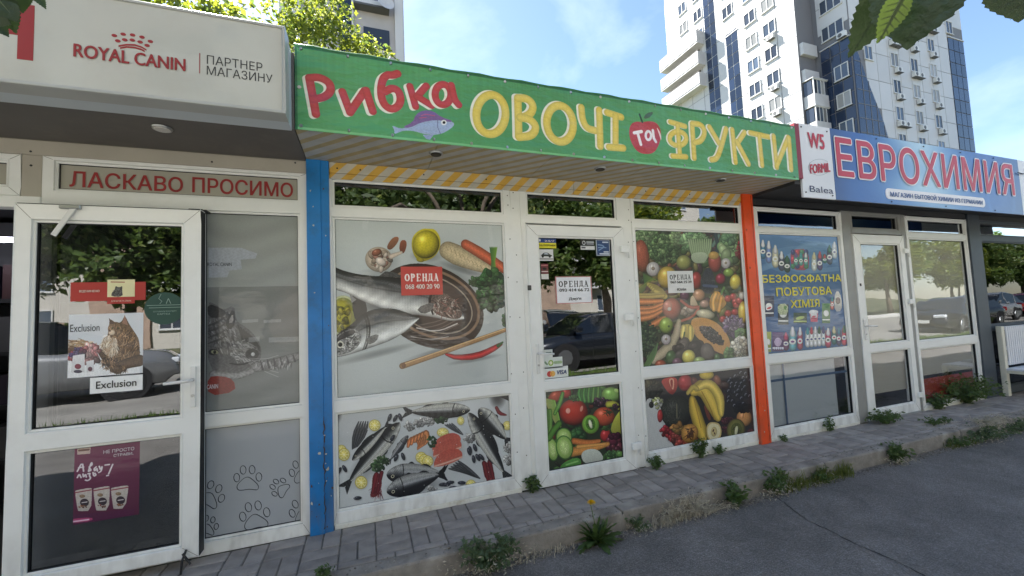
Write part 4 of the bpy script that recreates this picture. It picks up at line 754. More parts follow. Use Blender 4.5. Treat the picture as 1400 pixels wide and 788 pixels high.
strokes(b_, [([(868, 258), (892, 495)], 0), ([(958, 278), (905, 358)], 0), ([(902, 345), (988, 508)], 0)], 18, YL, (-12, -1))
strokes(b_, [([(1000, 280), (1138, 310)], 0), ([(1066, 300), (1088, 518)], 0)], 17, YL, (-13, 0)); strokes(b_, [([(1172, 305), (1196, 532)], 0), ([(1194, 525), (1280, 315)], 0), ([(1284, 318), (1302, 548)], 0)], 18, YL, (-12, 0))
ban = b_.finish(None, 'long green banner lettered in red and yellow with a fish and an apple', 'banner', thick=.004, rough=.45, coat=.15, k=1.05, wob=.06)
for i in range(17):
    x = -.33+i*.249
    for z in (2.93, 2.475): MB().tube([(x+random.uniform(-.01, .01), -.4885, z), (x, -.4925, z)], [.011, .009], 10).build('grommet', STEEL, ban)
MB().tube([(-.335, -.4885, 2.70), (-.335, -.4925, 2.70)], .01, 10).build('grommet', STEEL, ban)
b = MB(); b.tube([(-.36+i*.1, -.484, 2.951+.004*sin(i*1.9)) for i in range(41)], .009, 6); b.build('hem', mat('banner_hem', (52, 116, 70), .5), ban, smooth=True)
# --- fish poster
f = Print('fish_poster', -.203, 1.035, .830, 2.070, .018, 560, (176, 182, 180)); f.crop(440, 240, 2.541)
gy, gx = np.mgrid[0:f.h, 0:f.w]; f.a *= (1.04-.14*(1-gy/f.h)*.6+.04*np.sin(gx/90.)*np.sin(gy/70.))[..., None]
f.D(200, 340, 80, 20, 0, .2).D(220, 300, 60, 50, 0, .2)
f.E(198, 292, 47, 44, 10, (196, 180, 160), .35, .1); f.BL(200, 295, 36, 36, [(206, 192, 176), (180, 160, 140), (150, 110, 96)], 26, 13, hl=.05); f.E(190, 268, 18, 12, -20, (140, 84, 64), .5, .2); f.E(205, 300, 20, 14, 30, (214, 200, 186), .4, .1)
f.P([(222, 252), (244, 216), (268, 212), (266, 232), (240, 262)], (150, 98, 72), 2, sh=.3); f.P([(268, 262), (272, 226), (292, 224), (296, 244), (284, 276)], (142, 80, 60), 2, sh=.3); f.L([(240, 282), (276, 268)], [9, 5], (206, 190, 172), .3)
f.D(366, 280, 62, 24, 0, .3); f.P([(310, 240), (318, 205), (350, 184), (372, 186), (392, 186), (412, 214), (412, 252), (392, 284), (362, 298), (338, 302), (318, 276)], (196, 182, 48), 2, sh=.25); f.E(362, 240, 46, 50, 20, (198, 184, 46), .55, .22, .06); f.E(342, 294, 14, 8, 10, (150, 140, 40), .3, 0)
f.D(500, 330, 100, 16, 18, .35); f.L([(440, 262), (480, 282), (540, 310), (596, 332)], [32, 36, 24, 8], (198, 180, 142), .38, 1, .08); 
for k in range(9): f.L([(430+k*15, 240+k*9), (438+k*15, 262+k*8)], .9, (150, 130, 100), 0)
f.L([(500, 240), (560, 275), (640, 330)], [17, 19, 15], (190, 96, 66), .4, 1, .06, hl=.08)
f.D(420, 430, 150, 150, 25, .45)
f.P(ring(378, 455, 194, 140, 20, .42), (46, 34, 30), 1, nz=.05); f.P([(505, 400), (545, 410), (556, 440), (552, 500), (520, 510), (500, 500)], (66, 54, 48), 2); f.L(ring(388, 446, 166, 112, 22, .42), 5, (136, 110, 88), .2, 1, closed=True); f.P(ring(385, 445, 150, 98, 20, .42), (46, 38, 36), 1)
f.L(ring(388, 448, 142, 92, 22, .42), 2.5, (150, 136, 120), .2, 1, closed=True)
for k in range(5): f.L([(300+k*8, 570-k*12), (380+k*12, 574-k*18), (470+k*4, 540-k*22)], 2.2, (120, 112, 106), .3, 2, al=.6); 
f.L([(330, 530), (400, 545), (470, 515)], 2.4, (226, 222, 216), .3, 2, al=.8); f.L([(310, 560), (380, 572), (440, 560)], 1.6, (190, 184, 178), .3, 2, al=.7)
f.E(70, 490, 52, 72, 8, (150, 154, 64), .35, .1); f.E(66, 490, 40, 60, 8, (176, 168, 50), .3, .15); f.BL(62, 490, 32, 48, [(196, 184, 60), (160, 150, 40), (120, 120, 40)], 30, 12); f.L(ring(74, 488, 52, 68), 4, (196, 200, 150), .2, 1, closed=True)
f.P([(104, 400), (150, 430), (160, 480), (135, 520), (108, 490)], (34, 31, 31), 1)
f.D(250, 470, 170, 36, 12, .6)
# upper fish: tail at the left edge, head to the right in the bowl
f.BODY([(30, 312), (80, 334), (150, 348), (230, 352), (310, 362), (380, 384), (430, 408), (470, 440), (494, 480)], [(30, 392), (90, 410), (130, 432), (200, 462), (270, 480), (340, 486), (400, 496), (450, 508), (494, 500)], (24, 26, 28), (104, 106, 106), (212, 212, 206), 5.5)
f.P([(385, 392), (430, 408), (472, 442), (492, 486), (470, 502), (420, 492), (388, 478), (376, 440)], (84, 72, 66), 2, nz=.3); f.HR(430, 455, 44, 34, [(40, 34, 32), (176, 166, 156), (96, 80, 72), (130, 84, 76)], 150, 8, 1.8, 50, 45); f.L([(384, 400), (372, 440), (386, 482)], [3, 5, 3], (30, 28, 28), 0, 1); f.E(462, 462, 8, 8, 0, (20, 18, 18), 0, .3); f.P([(326, 462), (392, 436), (384, 470), (350, 484)], (92, 92, 90), 1, nz=.15)
f.P([(196, 352), (220, 334), (250, 336), (290, 356)], (60, 60, 60), 0, nz=.2); f.P([(96, 412), (120, 432), (104, 444)], (120, 120, 118), 0)
# lower fish: head at the lower left
f.D(190, 620, 160, 16, -14, .3); f.BODY([(34, 578), (60, 545), (100, 522), (140, 480), (190, 462), (250, 462), (300, 478), (338, 494)], [(34, 634), (80, 628), (130, 612), (190, 592), (240, 574), (290, 544), (320, 516), (338, 498)], (26, 28, 30), (112, 114, 114), (216, 218, 214), 5.5, gill=[(150, 16, .35), (142, 16, .6)])
f.P([(36, 588), (58, 550), (108, 530), (140, 552), (132, 590), (96, 618), (38, 628)], (120, 121, 120), 2, nz=.25); f.HR(88, 575, 40, 34, [(28, 28, 30), (206, 206, 202), (110, 108, 104)], 120, 7, 1.6, -40, 50); f.P([(38, 585), (70, 548), (110, 534), (120, 548), (70, 570)], (40, 41, 44), 1, nz=.2); f.E(64, 588, 13, 13, 0, (206, 204, 190), 0, 0); f.E(64, 588, 8, 8, 0, (14, 14, 16), .1, .35)
f.L([(36, 618), (62, 612)], 1.6, (30, 30, 30), 0); f.P([(150, 566), (200, 548), (190, 578), (160, 590)], (104, 104, 102), 1, nz=.15)
f.D(470, 592, 190, 14, -16, .35); f.L([(280, 662), (400, 622), (640, 536)], [11, 9, 7], (160, 122, 78), .35, 0, .05); f.L([(282, 656), (640, 532)], 2, (202, 168, 120), 0); f.E(284, 660, 8, 9, 0, (120, 84, 54), .2, 0)
f.D(530, 640, 100, 10, -10, .3); f.L([(432, 622), (470, 634), (540, 628), (590, 606), (622, 586)], [4, 9, 12, 10, 6], (172, 40, 42), .45, 1, .03, hl=.2); f.L([(612, 592), (628, 580)], [6, 3], (60, 96, 50), .2)
for k in range(16): f.L([(584+k*1.6, 250+k % 3*3), (590+k*.7, 300), (588+k*1.2, 350)], 1.6, (70+k*3, 110+k*3, 60), .2)
f.BL(592, 400, 50, 74, [(40, 76, 40), (54, 96, 52), (30, 58, 34), (76, 118, 66)], 230, 12, asp=1.4, hl=.05); f.BL(540, 370, 26, 16, [(44, 80, 44)], 22, 10); f.BL(636, 500, 10, 24, [(44, 80, 44)], 14, 9)
f.D(490, 640, 8, 8, 0, .0)
f.L([(150, 60), (155, 120), (150, 180)], 10, (196, 200, 198), 0, 1, al=.35); f.L([(580, 160), (590, 240)], 7, (200, 204, 202), 0, al=.3)
f.finish(None, 'large fish and lemon poster filling the window right of the blue post', 'window poster')
# --- seafood poster
f = Print('seafood_poster', -.203, 1.035, .107, .743, .018, 560, (182, 186, 186)); f.crop(445, 540, 4.502)
gy, gx = np.mgrid[0:f.h, 0:f.w]; f.a *= (1+.05*np.sin(gx/110.+1)*np.sin(gy/70.))[..., None]
for s_ in ((48, 110), (1060, 5)): f.D(s_[0], s_[1], 60, 90, 0, .8)
f.P([(45, 110), (90, 120), (60, 200), (52, 260), (48, 300)], (34, 34, 36), 2); f.P([(1040, 0), (1150, 0), (1150, 50), (1100, 25)], (40, 38, 38), 1); f.P([(980, 585), (1060, 560), (1170, 538), (1170, 565)], (70, 68, 68), 1)
f.D(700, 120, 220, 30, 3, .3); f.FISH(890, 92, 470, 108, 40, (36, 38, 40), (206, 206, 196), 1, 4, stripe=4.)
f.D(290, 400, 90, 260, 40, .3); f.FISH(458, 172, 100, 590, 50, (36, 38, 40), (206, 206, 196), -1, 5, tail=.9); f.FISH(165, 405, 400, 165, 30, (36, 38, 40), (206, 206, 196), 1, 4)
for k in range(5): f.L([(165+k*8, 335-k*4), (175+k*18, 240), (205+k*14, 165)], [3, 10, 3], (60, 62, 66), .5, 1, .1, hl=.12)
f.FISH(508, 250, 385, 420, 20, (60, 62, 66), (150, 150, 150), 1, 4); f.BL(335, 425, 60, 38, [(56, 84, 50), (40, 64, 40), (80, 106, 66)], 90, 11, -35)
for x, y, r, a in ((303, 188, 36, 1.), (98, 338, 30, 1.), (114, 368, 36, 1.1), (220, 540, 38, 1.05), (832, 160, 22, 1.2), (895, 556, 32, 1.05), (1118, 190, 26, 1.1), (588, 385, 34, 1.), (608, 400, 34, 1.), (630, 408, 34, 1.), (722, 232, 36, .8)): f.LEM(x, y, r, a)
for x, y, a in ((395, 140, -70), (430, 145, -60), (460, 138, 70), (412, 268, -60), (84, 468, -60), (118, 455, 60), (198, 636, -5), (435, 388, -65), (478, 380, 70), (890, 340, 80), (884, 350, 70), (920, 326, 70), (912, 396, 80), (938, 386, 60), (960, 384, 50), (722, 552, -8), (768, 540, -8), (785, 572, -5), (838, 542, 0), (745, 553, -8)): f.D(x+3, y+4, 32, 18, a, .35); f.E(x, y, 26, 12, a, (44, 46, 54), .4, .28)
for pts in ([(290, 480), (340, 480), (350, 560), (320, 630), (270, 632), (285, 580)], [(965, 420), (1000, 410), (1040, 470), (1040, 525), (985, 525), (970, 470)]): f.P(pts, (104, 42, 46), 2, nz=.2)
f.HR(318, 590, 30, 34, [(112, 40, 44), (80, 30, 36)], 50, 18, 2, 110, 20); f.L([(312, 490), (290, 600)], [14, 8], (120, 40, 46), .5); f.L([(345, 480), (320, 600)], [13, 8], (104, 36, 44), .5); f.L([(975, 420), (1000, 525)], [14, 9], (112, 38, 42), .5); f.L([(1010, 410), (1035, 520)], [14, 9], (104, 36, 42), .5); f.L([(1052, 80), (1070, 115), (1112, 125)], [10, 12, 4], (120, 44, 46), .4, 1)
for k in range(6): f.L([(508+k*21, 318-k*15), (520+k*19, 275-k*9), (560+k*13, 270-k*6), (582+k*9, 300-k*4), (568+k*9, 335-k*6)], [9, 15, 16, 13, 5], (196-k*3, 120, 76), .45, 1, .08, hl=.14)
f.D(750, 340, 120, 110, -20, .25)
for k, (x, y) in enumerate(((655, 335), (660, 370), (665, 430))): f.P([(x-6, y+4), (x+24, y-62), (x+110, y-104), (x+168, y-92), (x+184, y-48), (x+120, y-10), (x+24, y+18)], (168, 78, 66), 2, nz=.06, sh=.15, col2=(206, 110, 92)); f.L([(x+8, y+10), (x+80, y-12), (x+172, y-46)], 6, (206, 160, 142), .2, 1)
f.BL(655, 290, 26, 40, [(56, 84, 50), (40, 70, 40)], 40, 10); f.BL(710, 155, 44, 18, [(50, 76, 46), (40, 60, 40)], 36, 11)
f.FISH(880, 112, 1130, 530, 42, (36, 38, 40), (206, 206, 196), 1, 5); f.FISH(945, 85, 1135, 300, 44, (36, 38, 40), (206, 206, 196), -1, 4)
for k in range(5): f.L([(760+k*14, 455-k*12), (850+k*6, 470-k*4), (950, 515)], [4, 12, 3], (66, 68, 72), .5, 1, .1, hl=.14)
for k in range(4): f.L([(735+k*14, 185-k*3), (790+k*8, 215), (845, 245)], [3, 9, 3], (84, 86, 88), .5, 1, .1, hl=.12)
f.D(560, 560, 200, 50, -5, .35); f.FISH(376, 490, 750, 480, 60, (22, 24, 30), (176, 178, 176), -1, 4); f.FISH(376, 596, 745, 480, 60, (22, 24, 30), (176, 178, 176), -1, 4)
for x, y in ((520, 190), (580, 170), (635, 165), (650, 590), (1130, 330), (1130, 400), (885, 270)): f.BL(x, y, 32, 26, [(178, 178, 174), (150, 148, 144), (196, 196, 192)], 26, 14, asp=1.8); f.HR(x, y, 26, 20, [(90, 88, 86)], 12, 14, 1.2, 40, 70)
for k in range(60): f.E(f.rg.uniform(100, 1100), f.rg.uniform(120, 640), 3, 3, 0, (200, 202, 202), 0, 0)
f.finish(None, 'seafood poster with whole fish and lemon slices, below the large fish poster', 'window poster')
# --- door vegetables
f = Print('door_vegetable_poster', 1.323, 2.008, .117, .726, .006, 620, (40, 50, 34)); f.crop(725, 505, 5.087)
for _ in range(160): f.E(f.rg.uniform(100, 640), f.rg.uniform(100, 720), f.rg.uniform(14, 34), f.rg.uniform(8, 20), f.rg.uniform(0, 180), [(50, 90, 40), (70, 110, 50), (40, 40, 30), (90, 40, 30)][f.rg.integers(4)], .6, .1)
f.E(180, 190, 60, 40, -30, (176, 70, 46), .5, .2); f.E(250, 165, 36, 38, 0, (176, 50, 40), .5, .3)
f.P([(330, 140), (480, 118), (500, 160), (480, 210), (430, 240), (350, 225), (318, 190)], (56, 118, 50), 2, sh=.3, nz=.1); 
for k in range(5): f.L([(345+k*32, 130), (335+k*34, 175), (350+k*28, 225)], 12, (64+k*6, 134, 56), .5, 1, .05, hl=.15)
f.E(562, 178, 66, 52, 5, (120, 172, 66), .5, .3); f.E(600, 150, 20, 14, 20, (160, 196, 100), .2, .1)
for k in range(8): f.L([(104+k*9, 210+k*2), (140+k*7, 300), (190+k*3, 400)], [9, 7, 5], (180-k*6, 184, 100-k*4), .4, 1)
for k in range(4): f.L([(108+k*10, 290), (120+k*8, 380), (112+k*6, 470)], 14, (110, 160, 70), .5, 1)
f.L([(225, 170), (205, 240), (170, 310)], [14, 17, 12], (96, 150, 60), .45, 1, .08, hl=.15)
f.D(310, 390, 110, 40, 0, .5); f.E(303, 300, 98, 92, 0, (186, 56, 40), .55, .0, .02); f.E(262, 290, 16, 20, 0, (240, 200, 180), 0, .1, 0, .7); f.E(356, 275, 10, 22, 15, (236, 190, 170), 0, .1, 0, .6); f.BL(302, 205, 36, 16, [(70, 120, 50), (50, 90, 40)], 26, 13)
f.BL(500, 235, 60, 28, [(50, 22, 40), (34, 18, 30), (74, 30, 50)], 34, 17, asp=1.1, hl=.35); f.L([(540, 245), (580, 240), (610, 265)], 20, (186, 186, 60), .4, 1); f.BL(600, 270, 24, 22, [(40, 24, 34), (60, 30, 44)], 14, 12, asp=1.1, hl=.3)
f.D(520, 395, 80, 30, 0, .5); f.E(512, 330, 74, 66, 0, (196, 76, 44), .5, .25); f.HR(535, 300, 18, 14, [(40, 60, 30)], 20, 14, 3, 0, 90)
f.P([(560, 400), (590, 330), (638, 270), (640, 460), (600, 462), (562, 440)], (196, 200, 70), 2, sh=.35)
f.D(425, 400, 70, 70, 60, .5); f.E(420, 385, 62, 70, -10, (112, 100, 44), .4, 0); f.E(420, 384, 57, 65, -10, (126, 186, 62), .3, .05, .05); f.E(418, 380, 34, 46, -12, (78, 130, 40), .2, 0); f.HR(418, 380, 20, 30, [(24, 26, 14)], 46, 4, 2, 90, 90); f.E(418, 382, 12, 32, -15, (222, 228, 190), .2, 0)
f.E(522, 460, 36, 46, 10, (176, 44, 44), .5, .25); f.BL(522, 412, 26, 12, [(60, 100, 44)], 14, 11); f.BL(590, 520, 52, 52, [(96, 30, 50), (60, 20, 36), (120, 44, 60)], 26, 26, asp=1., hl=.3); f.BL(590, 465, 40, 16, [(70, 20, 40)], 12, 18, asp=1.)
f.BL(330, 460, 50, 34, [(60, 110, 56), (36, 74, 40)], 20, 30, asp=1.8)
f.L([(300, 500), (400, 515), (480, 500)], [20, 20, 12], (206, 118, 56), .4, 1, .06); f.L([(296, 575), (400, 560), (540, 520)], [32, 26, 14], (214, 142, 66), .4, 1, .06); f.L([(330, 540), (520, 520)], [12, 8], (224, 160, 80), .3)
for cx_, cy_, rx, ry in ((235, 470, 56, 62), (155, 560, 40, 82), (238, 545, 60, 86)): f.D(cx_+6, cy_+8, rx*1.1, ry*1.1, 0, .4); f.E(cx_, cy_, rx, ry, -8, (74, 140, 50), .3, 0); f.E(cx_, cy_, rx*.88, ry*.9, -8, (158, 196, 96), .2, .1, .05); f.E(cx_, cy_, rx*.55, ry*.6, -8, (182, 210, 124), .1, .05, .06); f.HR(cx_, cy_, rx*.4, ry*.4, [(206, 220, 150)], 22, 5, 2, 90, 60)
f.L([(130, 480), (165, 420), (200, 380)], 22, (84, 140, 50), .5, 1)
f.P([(345, 590), (400, 552), (480, 560), (520, 640), (380, 668)], (196, 202, 188), 2, sh=.15); f.P([(190, 700), (240, 640), (340, 610), (360, 660), (330, 682)], (84, 158, 62), 2, sh=.3); f.L([(250, 665), (330, 640)], 8, (130, 190, 100), .4)
f.BL(575, 600, 66, 30, [(80, 130, 60), (60, 100, 50)], 60, 13, asp=1., hl=.2); f.E(625, 590, 30, 20, 0, (100, 150, 70), .4, .2)
f.finish(None, 'poster of tomatoes, kiwi and cucumber in the lower half of the door', 'window poster', k=1.15)
# --- big vegetable poster
f = Print('vegetable_poster', 2.283, 3.530, .832, 2.068, .018, 520, (52, 58, 40)); f.crop(860, 300, 3.583)
for _ in range(420): f.E(f.rg.uniform(30, 590), f.rg.uniform(50, 730), f.rg.uniform(12, 32), f.rg.uniform(8, 20), f.rg.uniform(0, 180), [(60, 84, 46), (84, 70, 44), (110, 60, 44), (44, 52, 40), (120, 110, 60), (70, 40, 50)][f.rg.integers(6)], .6, .15)
f.BL(90, 85, 56, 34, [(120, 156, 100), (90, 126, 76), (150, 178, 124)], 160, 14, hl=.1); f.E(62, 180, 36, 80, -5, (168, 74, 54), .45, .1, .1)
f.BL(172, 150, 74, 72, [(74, 106, 60), (96, 132, 76), (56, 84, 50), (130, 160, 100)], 380, 11, asp=1.2, hl=.15); f.BL(232, 90, 30, 36, [(150, 176, 120), (120, 150, 96)], 80, 12)
f.BL(320, 110, 66, 40, [(110, 156, 96), (86, 130, 76), (140, 180, 120)], 130, 20, asp=2.4, ang=0)
for k in range(11): f.L([(330+k*3.5, 208), (305+k*9, 160), (292+k*11, 100)], [8, 8, 4], (150, 172, 128), .35, 1, .03)
f.P([(300, 165), (385, 160), (380, 205), (350, 216), (310, 212)], (176, 190, 156), 2, sh=.15)
f.L([(410, 130), (440, 80)], 8, (90, 120, 110), .3); f.L([(420, 60), (440, 150), (400, 190)], 10, (40, 50, 60), .3, 1); f.BL(490, 160, 46, 56, [(150, 186, 120), (176, 200, 140), (120, 160, 96)], 60, 26, asp=1.3); f.BL(510, 90, 50, 32, [(90, 130, 84), (110, 150, 100)], 80, 16); f.BL(540, 150, 16, 40, [(150, 50, 70)], 24, 10)
f.D(275, 240, 50, 40, 0, .3); f.E(268, 212, 36, 36, 0, (150, 150, 76), .5, .2)
def veg_(x, y, rx, ry, a, c, **k): f.D(x+4, y+6, rx*1.15, ry*1.15, a, .45); f.E(x, y, rx, ry, a, c, k.get('sh', .5), k.get('hl', .3), .04)
def garl(x, y, r): veg_(x, y, r, r*1.1, 0, (208, 204, 198), hl=.1); [f.L([(x+r*.8*sin(t)*.9, y-r*.8), (x+r*sin(t)*.9, y), (x+r*.3*sin(t), y+r*.9)], 1.2, (170, 150, 156), 0, 1) for t in (-1, -.5, 0, .5, 1)]; f.E(x, y-r*.1, r*.28, r*.28, 0, (150, 130, 110), .3, 0)
garl(118, 245, 33); veg_(188, 285, 48, 54, 0, (206, 168, 60)); garl(474, 217, 24)
for k in range(18): f.L([(48, 375-k*2), (80+k*2, 340-k*3), (70+k*4, 268+k*2)], 2.6, (60+k*3, 100+k*2, 50), .3, 1)
for k in range(5): f.L([(95+k*8, 320+k*8), (150+k*6, 345+k*8), (182, 378)], [10, 15, 8], (198, 178, 86), .4, 1)
for k, c in enumerate(((196, 178, 96), (186, 162, 84))): f.L([(50, 372+k*8), (110, 372+k*8), (170, 368+k*6)], 9, c, .4)
for pts in ([(50, 404), (110, 404), (165, 400)], [(50, 440), (110, 440), (165, 415)], [(50, 460), (120, 455), (165, 430)], [(60, 486), (110, 478), (160, 450)], [(110, 520), (150, 495), (180, 480)]): f.L(pts, [15, 13, 7], (206, 124, 70), .42, 1, .05, hl=.15)
veg_(420, 210, 32, 52, -5, (168, 70, 60)); f.E(415, 178, 26, 20, 0, (196, 150, 70), .3, .1); veg_(448, 292, 25, 27, 0, (150, 34, 56)); veg_(488, 262, 26, 22, 0, (130, 160, 60)); veg_(520, 308, 27, 38, 5, (222, 200, 72)); veg_(330, 300, 26, 44, 0, (160, 40, 40))
f.P([(345, 300), (380, 230), (410, 250), (425, 330), (400, 370), (360, 360)], (46, 46, 56), 2, nz=.2); f.L([(365, 325), (430, 330)], 7, (70, 80, 110), .3)
f.D(420, 420, 60, 30, 0, .4); f.P([(395, 395), (410, 360), (440, 350), (480, 400), (470, 430), (420, 458), (392, 430)], (214, 146, 56), 2, sh=.3); f.L([(425, 365), (410, 400), (415, 440)], 12, (228, 166, 76), .4, 1, hl=.15); f.L([(452, 385), (440, 445)], 12, (220, 150, 60), .4, hl=.1); f.L([(452, 365), (465, 335)], 6, (90, 130, 60), .2)
for x, y in ((485, 390), (510, 380), (520, 405), (485, 462), (518, 455), (460, 490), (525, 420), (540, 400)): veg_(x, y, 18, 18, 0, (176, 52, 52))
veg_(555, 375, 17, 20, 0, (196, 190, 180), hl=.1); veg_(562, 455, 28, 54, 0, (224, 190, 74))
veg_(342, 372, 30, 30, 0, (196, 140, 100)); f.P([(300, 430), (300, 385), (312, 370), (326, 395), (340, 425), (320, 440)], (206, 180, 140), 2, sh=.2); veg_(370, 415, 24, 20, 0, (180, 140, 120)); veg_(272, 375, 24, 26, 0, (96, 50, 74)); f.BL(290, 455, 26, 18, [(190, 170, 150), (160, 140, 120)], 12, 20, asp=1.2)
veg_(210, 438, 46, 52, 0, (178, 90, 70)); f.E(190, 425, 22, 26, 0, (206, 130, 110), .2, .2); f.E(198, 440, 10, 10, 0, (200, 190, 180), .2, 0)
f.L([(255, 400), (300, 435), (340, 430)], 7, (170, 80, 60), .3, 1); f.L([(250, 500), (310, 480), (340, 440)], 6, (180, 90, 66), .3, 1); veg_(375, 466, 46, 24, 10, (206, 196, 160), hl=.15)
veg_(182, 520, 34, 40, 0, (150, 178, 70)); f.E(195, 525, 6, 6, 0, (70, 90, 40), 0, 0)
f.D(380, 590, 130, 60, 35, .5); f.P([(302, 500), (322, 480), (390, 485), (450, 520), (496, 590), (494, 655), (470, 668), (400, 635), (330, 580), (305, 535)], (206, 146, 74), 2, sh=.12, nz=.05); f.P([(340, 520), (390, 525), (440, 560), (470, 612), (450, 622), (390, 590), (350, 555)], (60, 40, 34), 2); f.BL(405, 568, 64, 26, [(26, 26, 28), (50, 46, 46), (80, 70, 66)], 150, 8, 36, 1.3, .3)
f.D(285, 570, 50, 50, 0, .3)
f.P([(248, 545), (262, 518), (300, 512), (322, 540), (315, 590), (288, 608), (255, 596)], (216, 188, 84), 2, sh=.3); f.L([(268, 530), (262, 570)], 14, (232, 208, 110), .4, hl=.15); f.L([(300, 530), (300, 585)], 13, (222, 196, 90), .4, hl=.1); f.L([(264, 596), (272, 555)], 4, (60, 90, 40), 0)
f.L([(245, 500), (225, 590), (180, 640), (120, 690)], [12, 22, 24, 18], (190, 174, 140), .4, 1, .05); garl(182, 590, 24)
f.BL(92, 590, 44, 86, [(40, 60, 40), (56, 84, 50), (30, 46, 34), (84, 110, 70)], 240, 13, asp=2.2)
for k in range(8): f.L([(70+k*3, 730), (100+k*4, 670), (140, 610)], 4, (90, 130, 70), .4, 1)
f.BL(290, 640, 62, 46, [(70, 60, 54), (56, 48, 44), (90, 80, 70)], 30, 30, asp=1.3, hl=.1); veg_(385, 655, 34, 50, -10, (96, 86, 80), hl=.05); veg_(205, 675, 26, 34, 10, (66, 96, 50)); veg_(155, 712, 28, 24, 0, (160, 66, 40)); veg_(237, 702, 26, 24, 0, (110, 70, 90)); veg_(293, 675, 33, 36, 0, (222, 206, 84)); veg_(345, 695, 30, 22, 0, (150, 170, 96)); veg_(432, 680, 16, 24, 0, (70, 100, 60))
f.BL(510, 525, 46, 50, [(110, 80, 120), (140, 116, 146), (84, 60, 96), (170, 150, 170)], 110, 14, asp=2.6); f.BL(555, 560, 32, 20, [(90, 130, 70)], 40, 12)
f.BL(543, 635, 46, 54, [(206, 202, 184), (190, 184, 160), (220, 216, 200), (160, 150, 126)], 260, 11, asp=1.1, hl=.12); f.BL(490, 665, 18, 40, [(110, 150, 84), (80, 120, 60)], 30, 13)
f.a = f.a*.93+.035
f.finish(None, 'colourful vegetable poster with halved papaya in the window beside the orange post', 'window poster', k=1.15)
# --- lower fruit poster
f = Print('fruit_poster', 2.283, 3.530, .107, .743, .018, 560, (38, 36, 38)); f.crop(870, 490, 5.256)
f.P([(60, 280), (150, 300), (200, 420), (220, 560), (290, 660), (290, 700), (80, 760), (60, 500)], (186, 188, 186), 2, nz=.03)
f.BL(110, 220, 60, 60, [(56, 60, 46), (44, 48, 40), (74, 70, 50)], 90, 24, hl=.05); f.P([(170, 150), (290, 130), (300, 200), (270, 262), (240, 258), (200, 210)], (190, 62, 52), 2, sh=.3); f.P([(225, 150), (270, 140), (272, 200), (262, 238)], (214, 150, 120), 2); f.P([(240, 160), (262, 150), (262, 200), (255, 225)], (150, 44, 40), 2); f.E(352, 178, 54, 60, 0, (172, 48, 50), .45, .15)
f.BL(150, 325, 40, 36, [(196, 200, 140), (150, 160, 90), (206, 206, 196)], 40, 14); f.E(108, 335, 18, 24, 0, (20, 20, 20), .3, .2); f.L([(110, 300), (118, 350)], 4, (20, 20, 20), 0)
f.D(300, 400, 140, 140, 0, .5); f.E(290, 385, 112, 120, 15, (50, 52, 46), .5, .12, .12); f.HR(250, 380, 70, 90, [(80, 84, 70), (30, 32, 30)], 150, 14, 1.6, 100, 40); f.L([(290, 330), (292, 430)], 4, (120, 116, 90), .2)
f.BL(520, 200, 120, 60, [(90, 50, 44), (70, 40, 40)], 20, 40); f.E(505, 120, 52, 34, 0, (214, 184, 70), .35, .1); f.BL(590, 230, 50, 90, [(120, 70, 50), (80, 50, 44)], 20, 34)
f.D(520, 330, 130, 130, 30, .4)
f.L([(400, 250), (470, 200), (540, 300), (590, 430)], [12, 52, 58, 22], (222, 188, 74), .42, 2, .03, hl=.06); f.L([(430, 220), (520, 170), (600, 270), (610, 400)], [18, 30, 38, 20], (228, 198, 88), .38, 2, .03, hl=.08); f.L([(400, 290), (420, 380), (460, 500), (490, 590)], [20, 44, 48, 22], (214, 178, 64), .45, 2, .03, hl=.06); f.L([(370, 250), (410, 200), (440, 220)], [14, 18, 12], (196, 170, 80), .3, 1)
f.L([(470, 240), (530, 350), (560, 440)], 3, (150, 110, 40), 0, 1); f.L([(415, 300), (440, 400), (465, 500)], 3, (170, 130, 50), 0, 1); f.P([(480, 330), (510, 360), (540, 440), (515, 450)], (110, 54, 40), 1)
f.E(170, 415, 20, 48, 0, (176, 46, 44), .45, .15)
for x, y, r, c in ((210, 525, 38, (170, 36, 48)), (248, 568, 34, (176, 44, 50)), (290, 570, 34, (170, 70, 60)), (318, 630, 44, (170, 60, 52)), (395, 610, 48, (180, 76, 56)), (640, 450, 24, (100, 44, 56)), (635, 510, 22, (96, 40, 50)), (680, 440, 16, (90, 40, 50))): f.D(x+4, y+6, r*1.2, r*1.2, 0, .35); f.BL(x, y, r, r, [c, tuple(int(q*.8) for q in c)], 22, r*.45, asp=1.1, hl=.2)
f.BL(300, 500, 50, 36, [(196, 160, 80), (170, 120, 60)], 18, 22); f.E(385, 540, 60, 70, 20, (206, 146, 66), .4, .15, .08); f.HR(385, 540, 26, 40, [(90, 50, 34), (60, 40, 30)], 40, 14, 4, 90, 60)
f.BL(560, 630, 60, 40, [(80, 36, 44), (60, 30, 36)], 24, 30); f.D(560, 540, 70, 90, 0, .4); f.P([(500, 500), (520, 462), (560, 458), (600, 470), (615, 530), (600, 580), (550, 605), (512, 580)], (200, 176, 110), 2); f.P([(508, 505), (530, 470), (560, 468), (595, 480), (605, 530), (590, 572), (550, 592), (518, 570)], (222, 212, 168), 2, sh=.05); f.E(558, 528, 22, 36, 5, (200, 180, 120), .2, 0); f.E(553, 520, 6, 12, 20, (70, 40, 30), 0, .2); f.E(562, 540, 5, 10, -20, (70, 40, 30), 0, .2)
